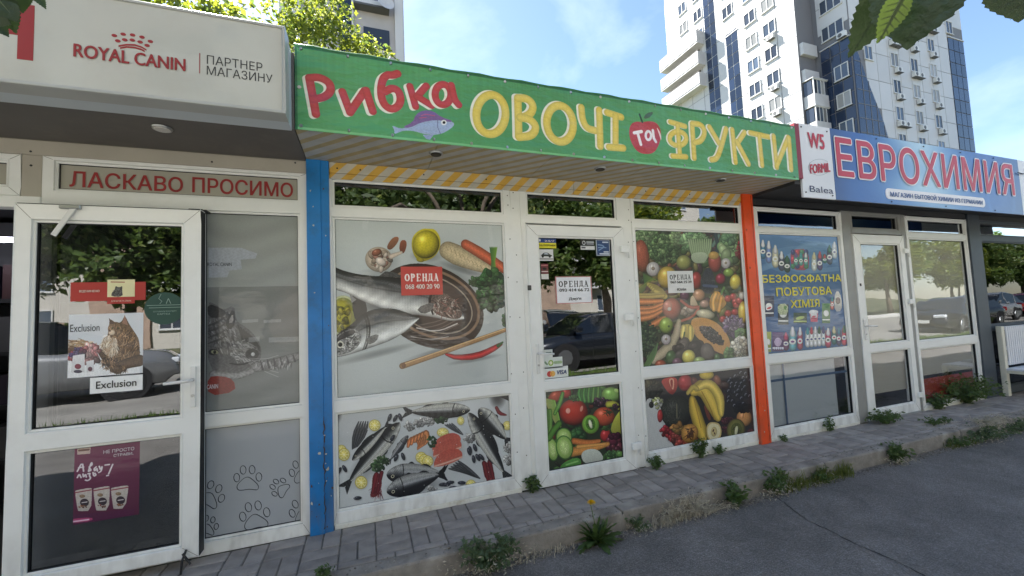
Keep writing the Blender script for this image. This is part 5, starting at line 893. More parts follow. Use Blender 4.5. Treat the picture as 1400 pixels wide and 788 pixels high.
f.E(775, 430, 54, 62, 0, (200, 140, 80), .45, .15); f.L([(770, 378), (766, 430)], 3, (140, 80, 50), 0); f.D(715, 520, 80, 80, 0, .4); f.E(716, 515, 68, 82, 5, (96, 78, 50), .3, 0); f.E(716, 515, 60, 74, 5, (118, 116, 56), .3, 0, .05); f.E(718, 515, 40, 52, 5, (90, 96, 44), .2, 0); f.HR(718, 515, 24, 36, [(26, 24, 18)], 50, 5, 2.4, 90, 90); f.E(718, 520, 12, 36, 8, (206, 206, 160), .2, 0)
for _ in range(46): x, y = f.rg.uniform(655, 820), f.rg.uniform(100, 340); f.E(x, y, 22, 20, 0, (30, 30, 38), .4, 0, al=.8); f.L([(x-7, y+6), (x-4, y-6), (x+5, y-7)], 2.4, (120, 124, 134), 0, 1)
f.BL(760, 360, 90, 26, [(26, 26, 30)], 30, 22, hl=.05); f.BL(820, 560, 40, 40, [(84, 38, 46)], 22, 22); f.D(560, 690, 260, 40, 0, .3)
f.finish(None, 'dark fruit poster with bananas, kiwi and apple halves under the vegetable poster', 'window poster', k=1.1)
# --- household poster
f = Print('household_poster', 3.783, 4.979, .848, 2.057, .016, 560, (48, 88, 138)); f.crop(1025, 310, 4.147)
gy, gx = np.mgrid[0:f.h, 0:f.w]; f.a = f.a*(1+.25*np.clip(gy/f.h-.6, 0, 1))[..., None]+(.10*np.clip(gy/f.h-.55, 0, 1))[..., None]
for k in range(3): f.L([(60, 240+k*4), (200, 190), (320, 120-k*20), (480, 110)], 16-4*k, (110, 146, 184), 0, 2, al=.35)
f.L([(60, 130), (250, 260), (500, 240)], 10, (120, 156, 190), 0, 2, al=.4); f.E(280, 190, 180, 80, 0, (100, 140, 180), 0, 0, al=.35)
PC = [(40, 120, 150), (120, 60, 130), (206, 196, 150), (40, 90, 60), (36, 60, 50), (190, 60, 80), (206, 206, 210), (80, 60, 130), (60, 150, 160), (60, 60, 120), (200, 60, 110)]
def bottle(x, y0, y1, w_, c, cap=(220, 220, 224), neck=.25):
    w_ *= 1.35; cap = PC[int(x*3+y0) % 11] if int(x) % 3 else cap
    f.L([(x, y1-w_*.5), (x, y0+(y1-y0)*neck)], [w_*.5, w_*.42], c, .45, 0, .04, hl=.12); f.L([(x, y0+(y1-y0)*neck), (x, y0+3)], [w_*.3, w_*.18], cap, .3); f.E(x, y0+(y1-y0)*.62, w_*.36, (y1-y0)*.14, 0, (226, 226, 222), .1, 0); f.E(x, y0+(y1-y0)*.62, w_*.2, (y1-y0)*.05, 0, PC[int(x) % 11], .1, 0)
def pack(x0, x1, y0, y1, c, c2=(230, 230, 226)):
    f.P([(x0, y0), (x1, y0+(x1-x0)*.02), (x1, y1), (x0, y1)], c, 0, .06, .25); f.E((x0+x1)/2, (y0+y1)/2, (x1-x0)*.34, (y1-y0)*.16, -12, c2, .1, 0); f.L([(x0+4, y1-(y1-y0)*.18), (x1-4, y1-(y1-y0)*.18)], 3, c2, 0)
for a in ((75, 80, 180, 30, (50, 110, 150)), (108, 85, 205, 30, (110, 130, 190)), (145, 110, 230, 34, (206, 200, 170)), (180, 145, 248, 32, (60, 60, 90)), (212, 170, 258, 32, (30, 50, 50)), (365, 150, 250, 28, (206, 210, 206)), (397, 145, 245, 28, (80, 50, 120)), (425, 160, 205, 24, (40, 110, 90)), (452, 110, 212, 30, (60, 50, 90)), (480, 90, 178, 28, (200, 204, 210))): bottle(*a)
f.P([(235, 130), (325, 125), (338, 190), (332, 250), (240, 245), (230, 180)], (150, 60, 90), 1, .1); 
for k in range(12): f.E(245+k % 4*25, 145+k//4*40, 13, 16, 0, [(60, 60, 120), (190, 60, 80), (70, 130, 90)][k % 3], .3, .2)
for x in (262, 290, 318): bottle(x, 150, 220, 22, (90, 160, 150))
pack(80, 138, 392, 512, (40, 44, 84)); f.E(110, 462, 20, 12, -20, (236, 230, 230), 0, 0); f.E(110, 462, 14, 6, -20, (190, 30, 50), 0, 0); pack(160, 220, 440, 556, (36, 48, 44)); f.P([(158, 440), (215, 436), (218, 500), (160, 500)], (170, 180, 140), 1, .2); f.P([(190, 450), (215, 450), (200, 480)], (80, 130, 50), 1)
pack(248, 324, 488, 548, (50, 76, 50), (170, 190, 100)); f.P([(338, 480), (388, 478), (384, 540), (346, 540)], (206, 80, 100), 0, .05); f.E(362, 485, 27, 14, 0, (230, 230, 230), .1, 0); pack(345, 382, 495, 525, (220, 220, 220), (190, 60, 80)); pack(410, 456, 435, 548, (110, 150, 90)); f.P([(410, 440), (456, 436), (440, 470)], (60, 120, 50), 1); bottle(467, 400, 470, 20, (206, 110, 100)); f.P([(478, 400), (496, 356), (520, 400), (522, 480), (482, 482)], (216, 212, 206), 1, .04, .2); f.E(500, 420, 14, 20, 0, (130, 110, 110), .2, 0)
for a in ((243, 575, 700, 40, (110, 180, 190)), (205, 605, 700, 32, (110, 60, 100)), (285, 575, 695, 30, (170, 80, 100)), (328, 575, 682, 26, (214, 216, 220)), (350, 572, 680, 26, (214, 216, 220)), (372, 570, 678, 26, (214, 216, 220)), (394, 570, 676, 26, (214, 216, 220)), (418, 570, 674, 26, (196, 206, 210)), (444, 580, 682, 32, (190, 50, 100)), (478, 570, 665, 28, (50, 110, 110)), (505, 575, 672, 26, (80, 70, 110)), (535, 565, 670, 28, (206, 60, 90))): bottle(*a)
pack(92, 122, 596, 712, (170, 180, 80)); pack(128, 192, 598, 708, (96, 66, 120)); f.E(160, 655, 20, 26, 0, (190, 170, 200), .1, 0)
for k in range(5): f.E(140+k*12, 690, 6, 8, 0, (200, 200, 220), .2, .2)
hp = f.finish(None, 'blue poster with yellow capitals and rows of cleaning bottles', 'window poster', k=1.15)
YEL = mat('print_yellow', (226, 214, 70), .4); c_ = (1025, 310, 4.147)
for s_, p in (('БЕЗФОСФАТНА', ((68, 275), (515, 268), (515, 312), (70, 320))), ('ПОБУТОВА', ((148, 348), (462, 340), (462, 384), (150, 394))), ('ХІМІЯ', ((230, 420), (392, 410), (392, 452), (232, 462)))):
    q = rc2(*[(c_[0]+a/c_[2], c_[1]+d/c_[2]) for a, d in p], .016); text(s_, q, .0155, YEL, hp, off=.03)
# --- pet posters on the open leaf
YL_ = -.101
f = Print('cat_poster', -1.521, -1.196, 1.112, 1.453, YL_, 1100, (206, 212, 218)); f.crop(70, 370, 4.379); f.P([(75, 470), (300, 440), (530, 470), (530, 620), (75, 645)], (226, 228, 230), 0)
f.HR(180, 450, 100, 34, [(150, 110, 70), (190, 160, 120), (110, 80, 56), (214, 196, 170)], 260, 20, 3, 165, 20); f.HR(115, 480, 30, 20, [(90, 66, 50), (120, 86, 60)], 60, 14, 3, 30, 30)
f.P([(345, 345), (350, 285), (385, 315), (420, 312), (440, 265), (465, 320), (500, 370), (530, 420), (530, 560), (420, 575), (300, 560), (290, 450), (330, 420)], (104, 80, 58), 2, nz=.2)
f.HR(430, 450, 90, 110, [(90, 66, 46), (140, 106, 72), (60, 46, 36), (176, 142, 104)], 520, 20, 2.6, 110, 28); f.HR(350, 450, 50, 60, [(206, 190, 166), (170, 140, 110), (226, 214, 196)], 220, 16, 2.6, 100, 30)
f.E(385, 350, 46, 42, 0, (140, 110, 80), .35, 0, .1); f.HR(385, 345, 40, 34, [(80, 60, 44), (160, 128, 94)], 140, 9, 2, 80, 40); f.E(362, 372, 20, 16, 0, (206, 186, 160), .2, 0); f.E(350, 362, 8, 5, 0, (70, 44, 40), 0, 0); f.E(366, 345, 8, 5, -10, (50, 60, 30), 0, .3); f.E(402, 345, 8, 5, 10, (50, 60, 30), 0, .3); f.P([(345, 285), (352, 322), (385, 318)], (70, 52, 44), 0); f.P([(440, 265), (424, 315), (460, 330)], (150, 110, 90), 0); f.HR(330, 392, 10, 10, [(240, 240, 240)], 14, 16, 1, 170, 30)
f.L([(520, 540), (440, 560), (380, 590)], [40, 34, 26], (96, 72, 52), .3, 1, .15); f.HR(400, 585, 50, 22, [(60, 44, 34), (140, 108, 76)], 130, 12, 2.4, 80, 40); f.L([(300, 500), (350, 560), (400, 600)], [14, 20, 24], (90, 68, 50), .3, 1, .2); f.HR(340, 550, 44, 36, [(50, 38, 30), (150, 116, 84)], 120, 12, 2.4, 100, 50)
f.BL(230, 500, 70, 56, [(214, 150, 150), (196, 120, 120), (226, 180, 176)], 70, 20, asp=1.4, hl=.15); f.BL(170, 490, 40, 28, [(84, 70, 110), (110, 60, 80)], 30, 14, asp=1.); f.BL(125, 530, 22, 40, [(150, 60, 70), (90, 70, 120)], 22, 13)
f.P([(130, 510), (200, 500), (200, 610), (118, 612)], (222, 222, 224), 0, .03, .1); f.P([(210, 545), (255, 535), (255, 605), (212, 612)], (216, 216, 220), 0, .03, .1); f.E(160, 575, 20, 16, 0, (130, 40, 60), .2, 0); f.E(160, 605, 26, 10, 0, (60, 50, 70), .2, 0); f.E(233, 590, 14, 14, 0, (90, 40, 60), .2, 0)
cp = f.finish(None, 'poster of a fluffy striped cat taped on the open door', 'poster', k=1.15)
INK = mat('print_ink', (44, 48, 58), .5); INKK = mat('print_black', (22, 22, 24), .5)
pxt('Exclusion', (70, 370, 4.379), (115, 325), (290, 362), YL_, INK, cp)
pn = Print('brand_label', -1.425, -1.195, 1.018, 1.104, YL_-.002, 700, (224, 226, 226)).finish(None, 'white label lettered in dark ink under the cat poster', 'label')
text('Exclusion', (-1.398, -1.222, 1.043, 1.082), YL_-.002, INKK, pn, off=.012)
rs = MB().box(-1.516, -1.187, YL_-.0015, YL_, 1.525, 1.629).build('red_sticker', mat('sticker_red', (176, 46, 38), .45, var=.05)); tag(rs, 'red sticker strip above the cat poster on the open door', 'sticker')
text('ВІДЧИНЕНО', (-1.478, -1.392, 1.572, 1.586), YL_-.0015, mat('sticker_text', (236, 226, 206), .5), rs, off=.02)
f = Print('cat_card', -1.358, -1.236, 1.545, 1.643, YL_-.003, 1400, (216, 208, 160)); f.crop(80, 380, 7.78); f.P([(560, 200), (565, 160), (600, 130), (605, 85), (630, 100), (655, 100), (680, 85), (675, 140), (685, 200)], (60, 58, 58), 1, .2); f.HR(625, 150, 40, 50, [(40, 40, 42), (130, 128, 124)], 90, 9, 2, 100, 40); f.L([(560, 45), (700, 47)], 5, (150, 60, 40), 0)
f.finish(rs, None, None, name='cat_picture'); MB().box(-1.358, -1.236, YL_-.003, YL_-.0005, 1.507, 1.5445).build('lower_tab', mat('sticker_red', (0, 0, 0)), rs); text('ДЛЯ КОТІВ ТА СОБАК', (-1.34, -1.25, 1.516, 1.526), YL_-.003, mat('sticker_text', (0, 0, 0)), rs)
gd = MB().poly([(-1.097+.095*cos(t), 1.473+.093*sin(t)) for t in np.linspace(0, 2*pi, 40, endpoint=False)], YL_-.0015, YL_).build('round_sticker', mat('sticker_green', (30, 72, 62), .45)); tag(gd, 'round dark green sticker right of the cat poster', 'sticker')
PG_ = mat('sticker_pale', (150, 176, 164), .5)
b = MB(); [b.tube(p, .0016, 5) for p in ([(-1.115, YL_-.002, 1.555), (-1.125, YL_-.002, 1.53), (-1.11, YL_-.002, 1.515), (-1.12, YL_-.002, 1.50)], [(-1.08, YL_-.002, 1.53), (-1.09, YL_-.002, 1.50)], [(-1.08, YL_-.002, 1.53), (-1.068, YL_-.002, 1.50)], [(-1.18, YL_-.002, 1.492), (-1.01, YL_-.002, 1.492)], [(-1.17, YL_-.002, 1.478), (-1.02, YL_-.002, 1.478)])]; b.build('line_drawing', PG_, gd)
text('ОПТИМУМ ЕКСПЕРТ', (-1.15, -1.04, 1.452, 1.46), YL_-.0015, PG_, gd); text('КАРТКА', (-1.13, -1.07, 1.436, 1.446), YL_-.0015, PG_, gd)
f = Print('purple_poster', -1.484, -1.204, .338, .752, YL_, 900, (100, 30, 66)); f.crop(80, 595, 5.833)
gy, gx = np.mgrid[0:f.h, 0:f.w]; f.a *= (.85+.35*gy/f.h)[..., None]
f.P([(150, 92), (258, 85), (252, 150), (148, 158)], (206, 180, 170), 0); f.L([(165, 125), (240, 118)], 8, (120, 80, 70), 0)
WHT = (232, 222, 226)
for pts in ([(150, 290), (190, 215), (200, 290)], [(160, 262), (200, 256)], [(240, 285), (262, 215), (270, 240), (240, 255), (262, 282), (240, 290)], [(300, 255), (282, 270), (290, 290), (306, 262), (310, 288)], [(325, 250), (335, 280), (350, 245), (340, 290), (320, 300)], [(372, 240), (405, 236)], [(150, 340), (165, 310), (180, 340)], [(195, 312), (200, 340), (215, 310), (222, 336)], [(235, 310), (252, 305), (245, 325), (258, 345), (235, 365), (215, 360)], [(275, 300), (282, 330), (300, 320), (290, 305)], [(432, 235), (400, 310)], [(385, 325), (398, 322)]): f.L(pts, 6, WHT, 0, 1)
for k, (x0, x1, y0, y1) in enumerate(((130, 268, 420, 608), (275, 410, 405, 604), (415, 560, 400, 590))):
    d_ = (0, 0, -1)[k]*20; f.P([(x0, y0+30), (x0+15, y0+20), (x1-10, y0), (x1, y0+14), (x1-8+d_, y1-4), (x0+35+d_*.5, y1), (x0+22, y1-8)], (206, 196, 186), 1, .05, .1); f.L([(x0+5, y0+40), (x1-8, y0+18)], 5, (150, 60, 70), 0); f.E((x0+x1)/2+8, (y0+y1)/2+25, 36, 32, 0, (50, 34, 46), .1, .05); f.L([((x0+x1)/2-12, (y0+y1)/2+26), ((x0+x1)/2+28, (y0+y1)/2+20)], 4, (220, 210, 210), 0); f.E((x0+x1)/2-10, (y0+y1)/2-26, 24, 14, 0, (150, 120, 90), .2, .1); f.BL((x0+x1)/2, y1-36, 40, 10, [(120, 50, 44), (150, 90, 50)], 14, 8)
f.P([(75, 640), (605, 590), (600, 660), (80, 728)], (84, 26, 64), 0); f.P([(95, 670), (270, 654), (272, 685), (98, 704)], (176, 60, 110), 1); f.L([(110, 692), (240, 674)], 6, (236, 200, 220), 0)
pp_ = f.finish(None, 'purple poster of pet food pouches behind the lower glass of the open door', 'poster', k=.95)
LW = mat('print_pale', (222, 210, 216), .5)
text('НЕ ПРОСТО', (-1.362, -1.228, .69, .708), YL_, LW, pp_, off=.012); text('СТРАВИ,', (-1.318, -1.232, .664, .681), YL_, LW, pp_, off=.012)
# --- grey window film with cat and paws
f = Print('cat_window_film', -.934, -.423, .839, 2.068, .0265, 560, (132, 136, 134)); f.crop(270, 280, 2.717)
gy, gx = np.mgrid[0:f.h, 0:f.w]; f.a *= (.92+.22*(gy/f.h > .62)-.06*(gy/f.h)+.03*np.sin(gy/13.+2*np.sin(gx/60.)))[..., None]; f.a += (f.rg.random((f.h, f.w, 1)) > .997)*.04
f.P([(40, 160), (160, 160), (222, 182), (215, 200), (160, 205), (165, 240), (120, 245), (110, 270), (40, 272)], (160, 166, 176), 0)
f.P([(38, 362), (60, 366), (96, 392), (138, 372), (142, 430), (170, 450), (200, 470), (236, 520), (236, 580), (200, 600), (150, 632), (38, 640)], (92, 92, 94), 1, .12)
f.HR(90, 470, 50, 80, [(58, 58, 60), (84, 84, 86), (112, 112, 114), (140, 140, 142)], 420, 9, 2.6, 62, 16); f.P([(38, 366), (84, 384), (110, 400), (90, 420), (38, 420)], (50, 50, 52), 1, .15); f.P([(100, 440), (136, 378), (142, 442), (120, 470)], (52, 52, 54), 1, .15); f.P([(112, 440), (132, 400), (134, 440)], (150, 146, 144), 1, .1)
for k in range(5): f.L([(150+k*10, 448+k*8), (170+k*14, 500+k*6), (165+k*16, 530+k*3)], [2, 5, 2], (54, 54, 56), 0, 1, al=.85)
for k in range(4): f.L([(40, 450+k*22), (70+k*5, 440+k*20), (100, 420+k*24)], [2, 5, 2], (56, 56, 58), 0, 1, al=.8)
f.HR(165, 545, 44, 40, [(150, 150, 150), (176, 176, 176), (120, 120, 120), (80, 80, 82)], 240, 8, 2.4, 30, 20); f.P([(40, 542), (60, 534), (84, 546), (66, 560), (44, 558)], (40, 40, 42), 1, 0); f.E(64, 548, 15, 8, 8, (150, 152, 120), .2, 0); f.E(64, 548, 6, 7, 0, (14, 14, 14), 0, .3)
f.P([(176, 548), (196, 534), (224, 540), (230, 562), (206, 580), (182, 572)], (60, 60, 62), 1, .1); f.E(206, 556, 8, 8, 0, (196, 196, 196), .2, .1); f.L([(120, 590), (160, 596), (206, 582)], [2, 4, 2], (50, 50, 52), 0, 1)
for k in range(6): f.L([(190, 570+k*4), (250, 575+k*9), (300, 560+k*16)], .8, (206, 206, 206), 0, 1, al=.7)
f.L([(215, 604), (290, 592), (350, 570), (384, 560)], [20, 22, 18, 12], (140, 140, 140), .35, 1, .12); f.HR(285, 590, 70, 14, [(96, 96, 98), (170, 170, 170)], 120, 7, 2, 95, 20)
for k in range(6): f.L([(235+k*24, 580-k*4), (242+k*24, 612-k*6)], [2, 4], (66, 66, 68), 0, 0, al=.8)
f.L([(60, 630), (140, 640), (200, 620)], [16, 14, 12], (150, 150, 150), .35, 1, .12)
f.P([(36, 640), (90, 636), (135, 650), (142, 695), (40, 712)], (140, 52, 46), 1, .08)
for a, c_2, d_, e_ in ((165, 225, 425, 440), (245, 310, 425, 440), (190, 230, 490, 512), (265, 385, 490, 512)): f.P([(a, d_+4), (c_2, d_), (c_2, e_-4), (a, e_)], (172, 176, 178), 0, al=.5)
fl = f.finish(None, 'grey window film showing a large tabby cat between the open door and the blue post', 'window film', k=1.15, coat=.45, rough=.3)
text('ROYAL CANIN', (-.93, -.8, 1.735, 1.757), .0265, INK, fl); text('CANIN', (-.93, -.872, .973, 1.0), .0265, LW, fl, off=.02)
PAW = mat('paw_outline', (58, 62, 68), .6)
def paw(P, cx, cy, r, a, cl=-.945):
    b = MB(); 
    def M(u, v): return P[0]+cx/P[2]+0, 0
    def W(u, v): x = cx+r*(u*cos(a)-v*sin(a)); y = cy+r*(u*sin(a)+v*cos(a)); q = at(P[0]+x/P[2], P[1]+y/P[2], .04); return (q[0], .026, q[1])
    shapes = [[W(u+.28*cos(t)*.8, v+.28*1.15*sin(t)) for t in np.linspace(0, 2*pi, 17)] for u, v in ((-.82, -.05), (-.32, -.62), (.36, -.62), (.86, -.05))]
    pad = [(-.0, -.12), (.35, .1), (.85, .6), (.75, .95), (.35, .88), (0, .85), (-.4, .92), (-.78, .9), (-.85, .55), (-.4, .08), (0, -.12)]
    q = np.array(pad[:-1]); 
    for _ in range(2): n = np.empty((2*len(q), 2)); n[0::2] = .75*q+.25*np.roll(q, -1, 0); n[1::2] = .25*q+.75*np.roll(q, -1, 0); q = n
    shapes.append([W(u, v) for u, v in np.vstack([q, q[:1]])])
    for sh_ in shapes:
        run = []
        for p in sh_:
            if -.932 < p[0] < -.425: run.append(p)
            else:
                if len(run) > 1: b.tube(run, .0022, 4, cap=False)
                run = []
        if len(run) > 1: b.tube(run, .0022, 4, cap=False)
    if b.v: tag(b.build('paw_print', PAW), 'outlined paw print', None)
PWR = (220, 560, 3.454); pwobjs = []
for a in ((412, 320, 62, -.03), (445, 495, 68, -.18), (560, 365, 44, -1.0), (240, 395, 62, .45), (226, 540, 46, .25), (665, 285, 56, -.3), (668, 470, 60, -.4)):
    n0 = set(bpy.data.objects); paw(PWR, *a); pwobjs += [o for o in bpy.data.objects if o not in n0]
for o in pwobjs: o.parent = pet; o.location = -pet.location; del o['label']
# --- rent notices and small stickers
def notice(name, q, Y, bgc, label, lines, rim=None, cat='notice'):
    P = Print(name, *q, Y, 1100, bgc); W_, H_ = q[1]-q[0], q[3]-q[2]
    Kx = lambda u, v: (q[0]+u*W_, q[2]+v*H_)
    return P, Kx
def tosheet(P, fn): pass
class Sheet(Print):           # painted directly in sheet coordinates 0..100 with y down
    def T(s, pts): p = np.atleast_2d(np.array(pts, float)); return np.stack([p[:, 0]/100*s.w, (1-p[:, 1]/100)*s.h], 1)
def rent(name, q, Y, bgc, ink, inkm, label, num, who=None, rim=None):
    P = Sheet(name, *q, Y, 900, bgc)
    if rim: P.a[:int(.03*P.h)] = P.a[-int(.03*P.h):] = np.array(rim)/255.; P.a[:, :int(.03*P.w)] = P.a[:, -int(.03*P.w):] = np.array(rim)/255.
    k = 30/22.; P.ser('ОРЕНДА', (8, 0), (92, 0), 18 if who else 26, 38 if who else 50, ink, .95)
    o = P.finish(None, label, 'notice', k=1.15); W_, H_ = q[1]-q[0], q[3]-q[2]
    zz_ = (.44, .55) if who else (.22, .38); text(num, (q[0]+.1*W_, q[1]-.08*W_, q[2]+zz_[0]*H_, q[2]+zz_[1]*H_), Y, inkm, o, off=.025)
    if who: text(who, (q[0]+.34*W_, q[1]-.32*W_, q[2]+.1*H_, q[2]+.22*H_), Y, inkm, o, off=.02)
    return o
CRM = mat('notice_cream', (240, 228, 220), .5)
def avgq(*p, Y=0.): return rc2(*p, Y)
rent('rent_notice', avgq((548, 363), (606, 366), (605, 403), (549, 404)), .0145, (200, 66, 58), (244, 232, 226), CRM, 'red rent notice with white lettering on the fish poster', '068 400 20 90')
rent('rent_notice', avgq((759, 378), (808, 378), (811, 414), (761, 416)), .004, (222, 224, 230), (30, 30, 34), INKK, 'white rent notice with a thin red rim on the glass of the door', '093 414 66 72', "Дар'я", rim=(176, 110, 110))
rent('rent_notice', avgq((914, 371), (949, 370), (950, 400), (915, 401)), .0145, (216, 216, 214), (40, 40, 44), INKK, 'small white rent notice stuck on the vegetable poster', '067 564 15 39', 'Юлія')
sc_ = (720, 315, 3.665)
def sq(x0, y0, x1, y1): a = at(720+x0/3.665, 315+y0/3.665, 0); d = at(720+x1/3.665, 315+y1/3.665, 0); return (a[0], d[0], d[1], a[1])
def sticker(name, q, c, label, paint=None): 
    P = Sheet(name, *q, .004, 900, c)
    if paint: paint(P)
    return P.finish(None, label, 'sticker', k=1.1)
o = sticker('blue_yellow_sticker', sq(53, 37, 150, 90), (30, 60, 130), 'blue and yellow sticker in the top left corner of the door glass', lambda P: P.P([(0, 48), (100, 48), (100, 100), (0, 100)], (226, 214, 40), 0).E(14, 24, 5, 15, 0, (220, 220, 230), 0, 0))
text('ПІД ОХОРОНОЮ', (1.325, 1.48, 1.892, 1.908), .004, INKK, o, off=.02); text('24/7', (1.38, 1.47, 1.93, 1.945), .004, LW, o, off=.02)
sticker('car_sticker', sq(57, 95, 136, 153), (216, 216, 216), 'white sticker with a small car drawing, under the blue and yellow one', lambda P: P.P([(15, 60), (25, 45), (40, 28), (65, 28), (78, 45), (92, 52), (92, 62)], (40, 44, 50), 1).P([(38, 44), (44, 33), (60, 33), (70, 44)], (190, 200, 210), 0).E(30, 62, 8, 12, 0, (30, 30, 30), 0, 0).E(76, 62, 8, 12, 0, (30, 30, 30), 0, 0).L([(5, 84), (95, 84)], 3, (60, 60, 60), 0))
sticker('red_warning_sticker', sq(72, 168, 112, 245), (110, 40, 50), 'narrow dark red sticker on the left side of the door glass', lambda P: P.P([(0, 66), (100, 66), (100, 100), (0, 100)], (214, 214, 210), 0).E(50, 32, 28, 8, 0, (30, 20, 24), 0, 0).L([(10, 50), (90, 50)], 4, (216, 200, 200), 0).L([(10, 10), (90, 10)], 5, (190, 110, 110), 0))
o = sticker('black_white_sticker', sq(270, 46, 343, 98), (24, 26, 30), 'black and white sticker near the top right of the door glass', lambda P: P.P([(0, 62), (100, 62), (100, 100), (0, 100)], (214, 214, 214), 0).E(24, 32, 12, 22, 0, (200, 200, 206), 0, 0).E(24, 32, 7, 14, 0, (24, 26, 30), 0, 0).L([(46, 24), (92, 24)], 6, (176, 180, 186), 0).L([(46, 42), (92, 42)], 5, (150, 150, 160), 0).L([(10, 80), (30, 80)], 6, (80, 80, 90), 0))
o = sticker('blue_sticker', sq(347, 46, 421, 128), (176, 184, 196), 'square blue sticker with pale rim at the top right of the door glass', lambda P: P.P([(6, 5), (94, 5), (94, 95), (6, 95)], (36, 66, 120), 0).L([(16, 32), (45, 35), (60, 45), (20, 66)], 3.5, (120, 150, 190), 0, 1).L([(16, 50), (50, 48), (72, 50)], 3, (120, 150, 190), 0, 1).L([(50, 16), (86, 16)], 4, (206, 214, 226), 0).L([(56, 76), (86, 76)], 4, (206, 214, 226), 0).L([(26, 88), (88, 88)], 4, (206, 214, 226), 0))
sticker('pale_sticker', sq(85, 600, 132, 638), (214, 220, 214), 'smallest white sticker above the green ringed card sticker', lambda P: P.L([(30, 40), (80, 40)], 10, (110, 130, 120), 0))
sticker('card_sticker', sq(85, 641, 182, 687), (214, 222, 214), 'white sticker with a yellow green ring, middle of the lower left stack', lambda P: P.E(38, 50, 14, 28, 0, (140, 176, 60), 0, 0).E(38, 50, 8, 16, 0, (230, 226, 200), 0, 0).L([(60, 50), (92, 50)], 9, (150, 176, 130), 0).L([(8, 40), (18, 60)], 6, (120, 150, 120), 0))
o = sticker('payment_sticker', sq(85, 690, 211, 745), (222, 226, 222), 'white card payment sticker at the bottom left of the door glass', lambda P: P.E(24, 50, 11, 22, 0, (196, 50, 50), 0, 0).E(36, 50, 11, 22, 0, (226, 160, 50), 0, 0, al=.85))
text('VISA', (1.435, 1.52, .853, .885), .004, mat('print_navy', (36, 60, 120), .4), o, off=.03, shear=.2)
# ================================================================== PLANTS
def at3(px, py, d):     # a point d metres from the lens
    v = (px-700)/FPX*CR-(py-394)/FPX*CU+CF; v = v/np.linalg.norm(v); return Vector(CP+v*d)
def gz(px, py, z=0.):
    v = (px-700)/FPX*CR-(py-394)/FPX*CU+CF; p = CP+v*(z-CH)/v[2]; return p[0], p[1]
def leafcloud(pts, size, rg, up=.3, asp=.6, jit=.3):
    """many small folded leaves round the given points -> vertices and faces"""
    n = len(pts); d = rg.standard_normal((n, 3)); d[:, 2] = d[:, 2]*.6-.15; d /= np.linalg.norm(d, axis=1)[:, None]
    q = rg.standard_normal((n, 3)); q[:, 2] += up; s_ = np.cross(d, q); s_ /= np.linalg.norm(s_, axis=1)[:, None]; nn = np.cross(s_, d)
    L = (size*rg.uniform(1-jit, 1+jit, n))[:, None]; w_ = L*asp*.5
    a = pts; b = pts+d*L*.45+s_*w_+nn*L*.08; c = pts+d*L; e = pts+d*L*.45-s_*w_+nn*L*.08
    V = np.stack([a, b, c, e], 1).reshape(-1, 3); i = np.arange(n)*4
    F = np.stack([i, i+1, i+2, i, i+2, i+3], 1).reshape(-1, 3); return V, F
def fastmesh(name, V, F, m):
    me = bpy.data.meshes.new(name); me.vertices.add(len(V)); me.vertices.foreach_set('co', V.astype(np.float32).ravel()); k = F.shape[1]
    me.loops.add(len(F)*k); me.loops.foreach_set('vertex_index', F.astype(np.int32).ravel()); me.polygons.add(len(F)); me.polygons.foreach_set('loop_start', np.arange(len(F), dtype=np.int32)*k)
    for x in (m if isinstance(m, (list, tuple)) else [m]): me.materials.append(x)
    me.update(calc_edges=True); return me
def leafmat(name, c1, c2, trans=.45, sc=3.): 
    m = mat(name, c1, .45, rgb=False, trans=trans, var=.35, vscale=sc); return m
LF1 = leafmat('foliage_sunny', (.13, .17, .03), None, .55); LF2 = leafmat('foliage_green', (.08, .13, .035), None, .4); LF3 = leafmat('foliage_dark', (.065, .10, .035), None, .35); LFP = leafmat('foliage_pale', (.22, .26, .10), None, .5)
BARK = mat('bark', (.14, .11, .08), .9, rgb=False, var=.3, vscale=8, bump=.6, bscale=20)
def crownpts(rg, lobes, n):
    w_ = np.array([l[3]**2 for l in lobes]); w_ = w_/w_.sum(); out = []
    for l, f in zip(lobes, w_):
        k = int(n*f); d = rg.standard_normal((k, 3)); d /= np.linalg.norm(d, axis=1)[:, None]; r = l[3]*(.45+.55*rg.random(k)**.5)*(1+.22*np.sin(d[:, 0]*7+l[0]*3)*np.sin(d[:, 2]*6+l[1])+.12*np.sin(d[:, 1]*15+l[2]))
        out.append(np.array(l[:3])+d*r[:, None]*np.array([1, 1, .8]))
    p = np.vstack(out); g = np.sin(p[:, 0]*2.3+1)*np.sin(p[:, 1]*2.1)*np.sin(p[:, 2]*2.6+2); return p[g > -.32]
def tree_mesh(seed, lobes, n, size, m):
    rg = np.random.default_rng(seed); V, F = leafcloud(crownpts(rg, lobes, n), size, rg, jit=.45); me = fastmesh('crown', V, F, [m, LF2, LFP]); k = np.repeat(rg.choice(3, len(F)//2, p=[.62, .28, .10]), 2).astype(np.int32); me.polygons.foreach_set('material_index', k); return me
def limbs(base, top, targets, r0, seed=0):
    rr = random.Random(seed); b = MB(); base, top = Vector(base), Vector(top); mid = (base+top)/2+Vector((rr.uniform(-.1, .1), rr.uniform(-.1, .1), 0))
    b.tube([base, mid, top], [r0, r0*.85, r0*.65], 10)
    for t in targets:
        t = Vector(t); s_ = base.lerp(top, rr.uniform(.7, .97)); m_ = s_.lerp(t, .5)+Vector((0, 0, .25)); b.tube([s_, m_, t], [r0*.45, r0*.28, r0*.1], 6)
    return b
